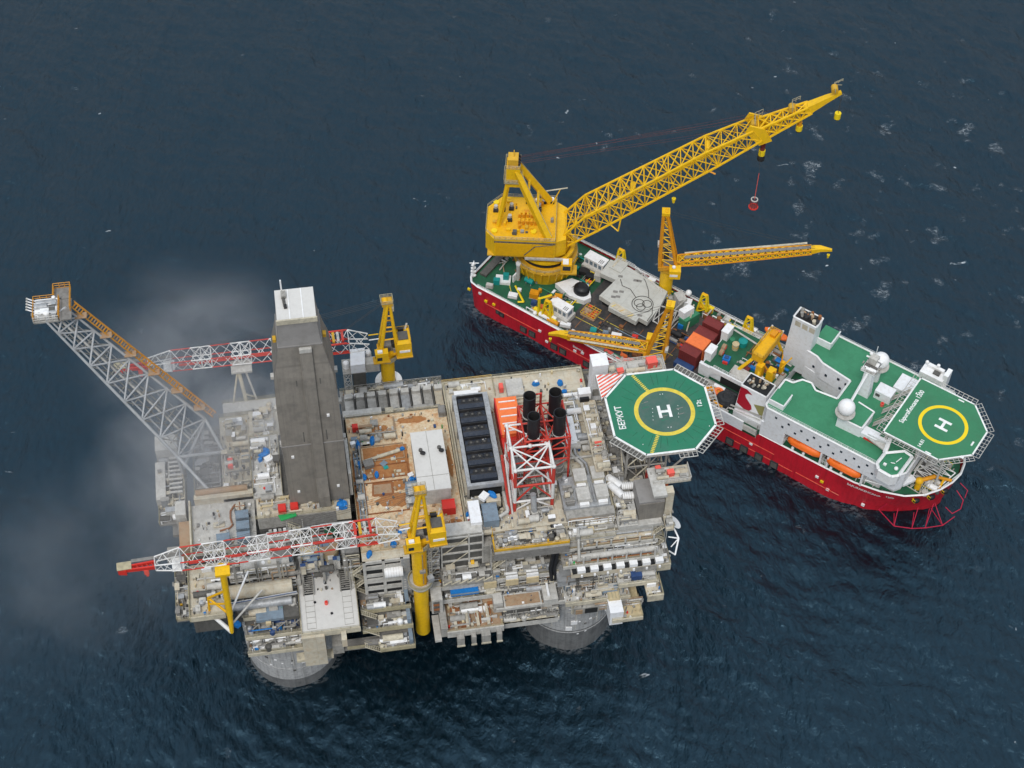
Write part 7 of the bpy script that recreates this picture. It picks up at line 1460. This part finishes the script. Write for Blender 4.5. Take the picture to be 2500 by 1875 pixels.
for x0,y0,x1,y1,z1,c,l in ((-72.8,-6.3,-67.3,-3.2,12.8,'dark_red','maroon container at the starboard end of the container row'),(-72.8,-3.0,-67.2,1.3,13.0,'orange','bright orange container in the middle of the row'),(-72.8,1.6,-66.8,4.6,12.8,'dark_red','maroon container right behind the bright orange one'),(-72.4,5.4,-67.0,8.4,13.6,'dark_red','maroon container at the port end of the row, highest one'),
    (-72.3,8.6,-67.0,9.6,12.6,'orange','narrow orange container edge at the port end of the row'),(-80.6,-8.9,-78.2,-6.4,10.4,'coral','small red container beside the starboard deck crane')):
    if 'narrow' in l: continue
    cont('shipping_container',l,'container',x0,y0,x1,y1,7.6,z1,c,'shipping containers amidships',fr=SHIP)
cont('flat_rack','blue flat rack in front of the maroon container','rack',-73,-8.4,-67.4,-6.6,7.6,9.4,'navy',fr=SHIP)
for x,y,z0,l in ((-64.8,-3,7.6,'white kiosk post at the starboard end of the green mid deck'),(-64.8,6,7.6,'white kiosk post at the port end of the green mid deck')):
    T = sthing('control_kiosk',l,'kiosk','white kiosks of the mid deck',base=(x,y,z0))
    m = MB(); m.box(x-1,y-1.7,z0,x+1,y+1.7,15.2,'white'); m.box(x-1.1,y-1.8,15.2,x+1.1,y+1.8,15.4,'white'); T.part('kiosk_body', m); m = MB(); m.box(x-1.06,y-1,12.6,x-1,y+.9,14.4,'dark_grey'); T.part('window', m)
# mid deck: drums, crate, gantry hoist
for x,y,c,l,r_,h in ((-60.6,3.4,'sand','yellow drum on the green mid deck',.9,2),(-59.6,5.8,'teal','teal tank on the green mid deck behind the yellow drum',1.2,1.6),(-62.6,5.2,'ship_green','small green drum left of the yellow drum',.7,1)):
    m = MB(); m.tube((x,y,12.06),(x,y,12.06+h),r_,n=18,m=c); m.ring((x,y),r_+.08,r_-.1,12.06+h,12.2+h,18,c); m.ring((x,y),r_+.06,r_-.1,12.06+h*.5,12.2+h*.5,18,'rail_yellow' if c=='sand' else c); solo('storage_drum', m, l, 'drum', 'drums on the mid deck', fr=SHIP)
m = MB(); m.ob((-60.4,-1.8,12.06),2,1.7,1.4,.2,'blue'); m.ob((-60.4,-1.8,13.46),1.2,1.0,.3,.2,'navy'); m.ob((-60.2,-2.9,12.06),1.4,.5,.8,.2,'red'); solo('blue_crate', m, 'blue crate with a red foot on the green mid deck', 'crate', fr=SHIP)
for x,y,l in ((-63,1.4,'orange ring reel beside the kiosk, back one'),(-62.6,-.6,'orange ring reel beside the kiosk, front one')):
    m = MB(); m.tube((x-.5,y,13),(x+.5,y,13),1.0,n=18,m='tan'); m.tube((x-.6,y,13),(x+.6,y,13),.5,n=12,m='coral'); m.box(x-.5,y-.5,12.06,x+.5,y+.5,12.6,'grey'); solo('hose_reel', m, l, 'reel', 'orange reels', fr=SHIP)
T = sthing('gantry_hoist','yellow box girder hoist on splayed legs over the mid deck','hoist',base=(-52,2,12))
m = MB(); m.box(-53.4,-1.6,17.6,-50.2,9,20,'yellow'); m.box(-52.6,6.4,20,-51,8.6,20.9,'boom_orange'); m.rail([(-53.5,-1.7,20),(-50.1,-1.7,20),(-50.1,9,20),(-53.5,9,20)],'rail_yellow',1.2,1.4,.1,True); T.part('girder', m)
for p,q_ in (((-53,-1,17.6),(-56.6,-4.4,12)),((-50.6,-1,17.6),(-49.4,-5,12)),((-53,8,17.6),(-55.6,10,12)),((-50.6,8,17.6),(-49,9.6,12))): m = MB(); m.tube(p,q_,.5,n=6,m='crane_yellow'); T.part('leg', m)
m = MB(); m.box(-51.2,-2.8,12,-49.4,-.8,17.6,'yellow'); T.part('trolley', m)
T = sthing('yellow_winch','yellow twin armed winch frame in front of the superstructure well','winch',base=(-47.4,1,12))
m = MB(); m.box(-48.4,-1.6,12,-46.4,.6,16,'crane_yellow'); m.bar((-48.2,-1.2,16),(-49.2,-1.6,17.6),.45,'boom_orange'); m.bar((-46.6,-1.2,16),(-45.8,-1.6,17.4),.45,'boom_orange'); m.box(-46.8,3,12,-45.6,4,16.4,'yellow'); m.bar((-46.6,3.4,16.4),(-47,4.4,18),.35,'boom_orange'); m.bar((-46,2.2,15),(-44.6,5.2,17.6),.35,'yellow'); T.part('frame', m)
m = MB(); m.tube((-50.2,1.6,13.2),(-46.8,2.4,13.2),1.1,n=14,m='soot'); m.box(-55,-3,12.1,-53.4,1,13,'dark_red'); m.box(-45.6,-2.6,12.1,-44.2,3,13,'grey'); T.part('drum', m)
for x,y,l in ((-62,13.4,'yellow lattice davit at the port rail, middle one'),(-76.6,13.6,'yellow lattice davit at the port rail beside the white winch cabin'),(-105,14.6,'yellow lattice davit at the port rail beside the raised platform'),(-111.2,-14,'yellow lattice davit at the starboard rail beside the white cabin')):
    T = sthing('rail_davit',l,'davit','yellow lattice davits along the rails',base=(x,y,7.6),local=True)
    m = MB(); A_=[(-1.5,-.9,0),(1.5,-.9,0),(1.5,.9,0),(-1.5,.9,0)]; B_=[(-.7,-.3,7.2),(.7,-.3,7.2),(.7,.3,7.2),(-.7,.3,7.2)]; m.truss(A_,B_,3,.3,.2,'ship_yellow',cross=False); m.box(-.9,-.4,7,.9,.4,7.4,'yellow'); m.box(-1.3,-.7,1.8,1.3,.7,2.4,'yellow'); T.part('frame', m)
T = sthing('winch_cabin','white and green winch cabin unit near the port rail behind the containers','cabin',base=(-79.6,8,7.6))
m = MB(); m.prism([(-79.4,4.6),(-77,4.6),(-75.4,9.6),(-77.8,9.8)],7.6,11.4,'ship_green'); m.prism([(-80,5.2),(-78,4.8),(-76.8,8.4),(-78.8,8.8)],11.4,14,'white'); m.ob((-83,11.4,7.6),3.4,2.6,4.6,-.6,'light_grey'); m.ob((-80.8,12,7.6),2.2,2,3.4,.3,'white'); m.sph((-81.6,13.4,12.6),.9,'white',12,8); T.part('cabin_body', m)
m = MB(); m.box(-79.2,4.1,7.6,-77.6,4.6,9.4,'blue'); m.bar((-76.2,3.8,7.6),(-77.4,9,14.4),.35,'beige'); m.bar((-83.6,6,8),(-80.4,9.6,14),.3,'light_grey'); m.bar((-81,3.6,8),(-79.6,8,13.4),.3,'light_grey'); T.part('fittings', m)
# well between the deckhouses and the side deck
m = MB(); rings=[[(-39+f*3.1*math.cos(t),.8+f*2.6*math.sin(t)*(1+.2*math.sin(3*t)),z) for t in [2*PI*i/18 for i in range(18)]] for f,z in ((1,10.2),(1.05,12),(.9,13.6),(.6,14.2),(.2,14.3))]; m.loft(rings,'rubber'); m.tube((-41.4,.4,13.6),(-36.6,1.4,13.8),1.3,n=12,m='rubber'); solo('covered_winch', m, 'black covered winch in the well between the two green roofs', 'winch', fr=SHIP)
m = MB(); m.ob((-34,-1.4,10.2),1.2,1.0,2.2,.3,'yellow'); m.bar((-34,-1.2,12.2),(-32.4,-.6,12.6),.4,'yellow'); m.ob((-33.4,1.6,10.2),1,1.4,1.6,0,'beige_trim'); solo('yellow_bollard', m, 'small yellow mooring machine in the well right of the black covered winch', 'machine', fr=SHIP)
m = MB(); rings=[[(-54.6+f*2.7*math.cos(t),-11+f*2.5*math.sin(t),z) for t in [2*PI*i/18 for i in range(18)]] for f,z in ((1,7.5),(1.05,9.2),(.8,10.2),(.5,10.4),(.3,9.9))]; m.loft(rings,'rubber'); solo('rubber_fender', m, 'big dark round fender cover on the starboard side deck', 'fender', fr=SHIP)
m = MB(); m.ring((-57.6,-10,),1.3,.6,8.4,9.3,20,'orange'); m.tube((-57.6,-10,7.5),(-57.6,-10,8.4),.9,n=14,m='grey'); m.ob((-56.6,-12,7.5),1,.8,1.2,0,'white'); m.ob((-59.6,-11.6,7.5),.8,.8,1.4,0,'white'); solo('rope_reel', m, 'orange ring reel with white boxes on the starboard side deck', 'reel', fr=SHIP)
# stern deck things
T = sthing('deck_machine','teal and white machine on the stern deck','machine',base=(-129.4,-10.4,7.6))
m = MB(); m.ob((-129.6,-9.6,7.6),4.4,3,1,.5,'white'); m.ob((-129,-9,8.6),1.6,1.4,1.8,.5,'teal'); m.ob((-130.6,-11.4,7.6),1.8,1.4,1.8,.5,'teal'); m.box(-127.2,-8.4,7.6,-126.8,-6.4,10.2,'white'); T.part('frame', m)
m = MB(); m.bar((-125.4,-9.4,8),(-119.8,-13.4,8.4),.55,'ship_yellow'); m.bar((-119.8,-13.4,8.4),(-121.2,-14.4,8.4),.5,'ship_yellow'); solo('yellow_rail', m, 'bent yellow bar lying on the stern deck', 'bar', fr=SHIP)
for x,y,s1,s2,h,c,nm,l,ct in ((-131.4,-13.8,2,1.2,1.2,'light_grey','vent_box','pale box at the rail near the stern corner','box'),(-123.8,-13,2.6,1.6,1.1,'white','white_crate','white crate left of the yellow bar on the stern deck','crate'),(-123.6,-10,1.2,.9,.8,'white','white_crate','small white crate behind the yellow bar','crate'),(-118.8,-9.4,2.6,2,2,'boom_orange','orange_tank','orange yellow tank block right of the yellow bar','tank'),(-117.2,-12,1.6,1.4,1.4,'navy','navy_drum','navy block in front of the orange tank','block'),
    (-114.6,-12.4,1.6,1.4,1.6,'orange','orange_crate','orange crate beside the yellow davit','crate'),(-112.6,-6.4,2.2,1.6,1.8,'boom_orange','orange_tank','orange tank behind the starboard cabin','tank'),
    (-97.6,-11.2,1.8,1.8,1.6,'teal','teal_drum','teal block on the dark deck','block'),(-91.6,-8.6,2.8,2.4,.5,'white','white_sheet','white square cover on the dark deck','cover'),(-87,-6,1.7,1.2,1,'red','red_crate','red crate on the dark deck beside the crane','crate'),(-105.4,-13.6,3,1.2,1.2,'white','white_crate','long white crate at the starboard rail near the crane boom tip','crate'),(-86,-13.2,2,1.6,1,'orange','life_raft','orange life raft by the starboard rail','raft'),(-83.6,-13.6,1.8,1,.6,'coral','life_raft','coral life raft beside the first raft','raft'),
    (-75,-1.6,1.4,1.2,1,'red','red_crate','red crate left of the container row','crate'),(-74.6,1.4,1.2,1,1.4,'navy','navy_drum','navy drum left of the container row','block'),(-94.6,-9.4,1.6,1.2,.9,'slate','slate_crate','slate crate beside the teal block','crate'),(-64.4,11.6,2.4,1.4,2.6,'white','vent_box','white vent box at the port rail near the kiosk','box')):
    m = MB(); m.ob((x,y,7.62),s1,s2,h,.35,c); m.ob((x,y,7.62+h),s1*.8,s2*.7,.18,.35,c); m.ob((x,y,7.62),s1*1.1,s2*1.1,.15,.35,'grey'); solo(nm, m, l, ct, fr=SHIP)
T = sthing('yellow_davit','yellow post davit with a white ball foot at the starboard rail','davit',base=(-113.6,-14.4,7.6))
m = MB(); m.bar((-113.8,-14.6,7.6),(-113.8,-14.6,15),.7,'ship_yellow'); m.bar((-113.8,-14.6,14.8),(-111.4,-11.8,15.4),.55,'ship_yellow'); m.bar((-115.6,-12.6,12),(-111,-9.8,13),.4,'boom_orange'); m.bar((-117.4,-10.4,8),(-113.8,-12,13),.4,'crane_yellow'); m.sph((-114.8,-15,8.4),.7,'white',12,8); T.part('frame', m)
m = MB(); q=random.Random(17)
for k in range(26): x=q.uniform(-136.4,-129); y=q.uniform(-7,11); m.bar((x,y,7.7),(x+q.uniform(-1,4),y+q.uniform(-5,3),7.8+q.uniform(.2,1.4)),q.uniform(.2,.5),q.choice(['dark_grey','rust','light_grey','soot','grey','tan']))
m.box(-136.6,-11.4,7.6,-134.4,6,8.4,'dark_grey'); solo('stern_rack', m, 'dark rack of pipes and beams along the stern rail', 'rack', fr=SHIP)
T = sthing('stern_light_mast','white twisted antenna post on the stern corner','mast',base=(-137.4,-13.4,8))
m = MB(); m.tube((-137.4,-13.4,8),(-137.4,-13.4,13.6),.35,n=8,m='white'); T.part('post', m)
for k in range(4): m = MB(); m.ob((-137.4,-13.4,8.6+k*1.4),1.6-.1*k,.7,.4,k*.5,'white'); T.part('lamp', m)
m = MB(); m.bar((-138.4,-13.8,13.4),(-136,-12.6,13.8),.3,'white'); m.bar((-137.8,-12.6,13.6),(-136.8,-14,13.6),.25,'white'); T.part('antenna', m)
for x,y,h in ((-131,10,9),(-126.4,-6.6,6.4),(-134.6,-1,7.5)): m = MB(); m.tube((x,y,7.6),(x,y,7.6+h),.6,n=10,m='light_grey'); m.tube((x,y,7.6+h),(x,y,8.2+h),.8,n=10,m='white'); solo('vent_post', m, {10:'pale vent post on the port quarter',-6.6:'pale vent post beside the crane pedestal',-1:'pale vent post at the middle of the stern'}[y], 'post', fr=SHIP)
m = MB(); 
clutter(m,-118,-107,-15,-13.4,7.6,14,111,1.2,['white','grey','ship_yellow','boom_orange']); clutter(m,-104,-80,-15.6,-14.4,7.6,40,112,1.1,['white','grey','ship_green','light_grey','coral']); clutter(m,-100,-80,10.4,15.2,7.6,46,113,1.6,['white','light_grey','grey','ship_yellow']); clutter(m,-78,-44,11.4,15.4,7.6,70,114,2,['white','light_grey','grey','ship_green','ship_yellow','rust']); clutter(m,-98,-78,-13,-4.6,7.6,40,115,1,['soot','dark_grey','grey','rust','deck_dark','slate']); clutter(m,-66,-52,-15,-7.4,7.6,40,116,1.4,['grey','soot','boom_orange','white','light_grey']); clutter(m,-57,-44.5,-3,9,12.1,34,117,1.3,['grey','rust','light_grey','dark_grey','blue','white']); clutter(m,-128,-108,-8,12,7.6,50,118,1.6,['grey','ship_green','ship_yellow','white','boom_orange','soot','teal']); clutter(m,-84,-74,-2,4,7.6,24,119,1.2,['soot','dark_grey','rust','navy','grey'])
S.part('deck_fittings', m)
m = MB(); m.rail([(-134,16,8.4),(-60,16,7.8)],'white',1.2,1.8,.06); m.rail([(-134,-16.1,8.6),(-60,-16.1,7.9)],'white',.7,2,.05); m.rail([(9,0,12.6),(6.8,-7.4,12.2)],'white',.9,1,.06); S.part('railing', m)
T = sthing('foredeck_crane','small yellow folded crane on the bow deck','crane',base=(1.6,-8.8,10.7))
m = MB(); m.tube((1.4,-9.2,10.7),(1.4,-9.2,13.6),.85,n=12,m='yellow'); m.sph((1.4,-9.2,13.8),1.1,'yellow',12,8); T.part('pedestal', m)
m = MB(); m.tube((1.4,-9.2,14),(4.2,-6.2,14.6),.6,n=8,m='boom_orange'); m.tube((4.2,-6.2,14.6),(8,-4,13.4),.45,n=8,m='boom_orange'); m.tube((6.4,-5.2,13.8),(6.2,-7,11),.35,n=8,m='yellow'); T.part('boom', m)
m = MB(); m.tube((3.8,-9.8,10.7),(3.8,-9.8,11.6),.9,n=14,m='light_grey'); m.tube((6.4,-7.8,10.7),(6.4,-7.8,11.3),.5,n=10,m='dark_grey'); solo('capstan', m, 'grey capstan drums beside the small yellow bow crane', 'capstan', fr=SHIP)
m = MB(); m.tube((-16.4,1.6,21),(-16.4,1.6,22),.5,n=10,m='coral'); m.tube((-16.4,1.6,22),(-16.4,1.6,22.2),.3,n=8,m='red'); solo('red_drum', m, 'small red drum on the green roof by the helideck stairs', 'drum', fr=SHIP)
# ------------------------------------------------------------------ steam drifting off the drilling end
def steam():
    m = MB(); m.box(-210,-45,.5,-72,68,100,'white')
    o = bpy.data.objects.new('steam_cloud', m.mesh('steam_cloud')); col.objects.link(o)
    o['kind'] = 'stuff'; o['label'] = 'thin grey steam drifting left from behind the derrick'
    mt = bpy.data.materials.new('steam'); mt.use_nodes = True; nt = mt.node_tree; nt.nodes.clear(); L = nt.links.new
    o.data.materials.clear(); o.data.materials.append(mt)
    N = lambda t, **k: _n(nt, t, **k)
    out = N('ShaderNodeOutputMaterial'); v = N('ShaderNodeVolumePrincipled'); v.inputs['Color'].default_value = (.93,.93,.95,1); v.inputs['Anisotropy'].default_value = .2
    geo = N('ShaderNodeNewGeometry')
    dens = None
    # soft puffs strung along the drift: centre, radii, strength
    for c, r_, s_ in (((-97,20,46),(17,16,15),.058),((-109,6,43),(20,18,16),.036),((-128,-3,30),(30,20,17),.0042),((-150,-4,22),(38,24,18),.0034),((-106,29,57),(22,19,20),.022)):
        sub = N('ShaderNodeVectorMath', operation='SUBTRACT'); L(geo.outputs['Position'], sub.inputs[0]); sub.inputs[1].default_value = c
        dv = N('ShaderNodeVectorMath', operation='DIVIDE'); L(sub.outputs[0], dv.inputs[0]); dv.inputs[1].default_value = r_
        ln = N('ShaderNodeVectorMath', operation='LENGTH'); L(dv.outputs[0], ln.inputs[0])
        mr = N('ShaderNodeMapRange', interpolation_type='SMOOTHSTEP'); L(ln.outputs['Value'], mr.inputs[0]); mr.inputs[1].default_value = 1.55; mr.inputs[2].default_value = 0.; mr.inputs[3].default_value = 0; mr.inputs[4].default_value = s_
        if dens is None: dens = mr.outputs[0]
        else:
            a = N('ShaderNodeMath', operation='ADD'); L(dens, a.inputs[0]); L(mr.outputs[0], a.inputs[1]); dens = a.outputs[0]
    no = N('ShaderNodeTexNoise', Scale=.05, Detail=6., Roughness=.6, Distortion=.5); L(geo.outputs['Position'], no.inputs['Vector'])
    nr = N('ShaderNodeMapRange'); L(no.outputs[0], nr.inputs[0]); nr.inputs[1].default_value = .40; nr.inputs[2].default_value = .66; nr.inputs[3].default_value = .05; nr.inputs[4].default_value = 1.7
    mu = N('ShaderNodeMath', operation='MULTIPLY'); L(dens, mu.inputs[0]); L(nr.outputs[0], mu.inputs[1]); L(mu.outputs[0], v.inputs['Density'])
    L(v.outputs[0], out.inputs['Volume'])
steam()
sc.cycles.volume_step_rate = 2.5; sc.cycles.volume_max_steps = 96; sc.cycles.volume_bounces = 1; sc.cycles.max_bounces = 6
sc.cycles.use_denoising = True
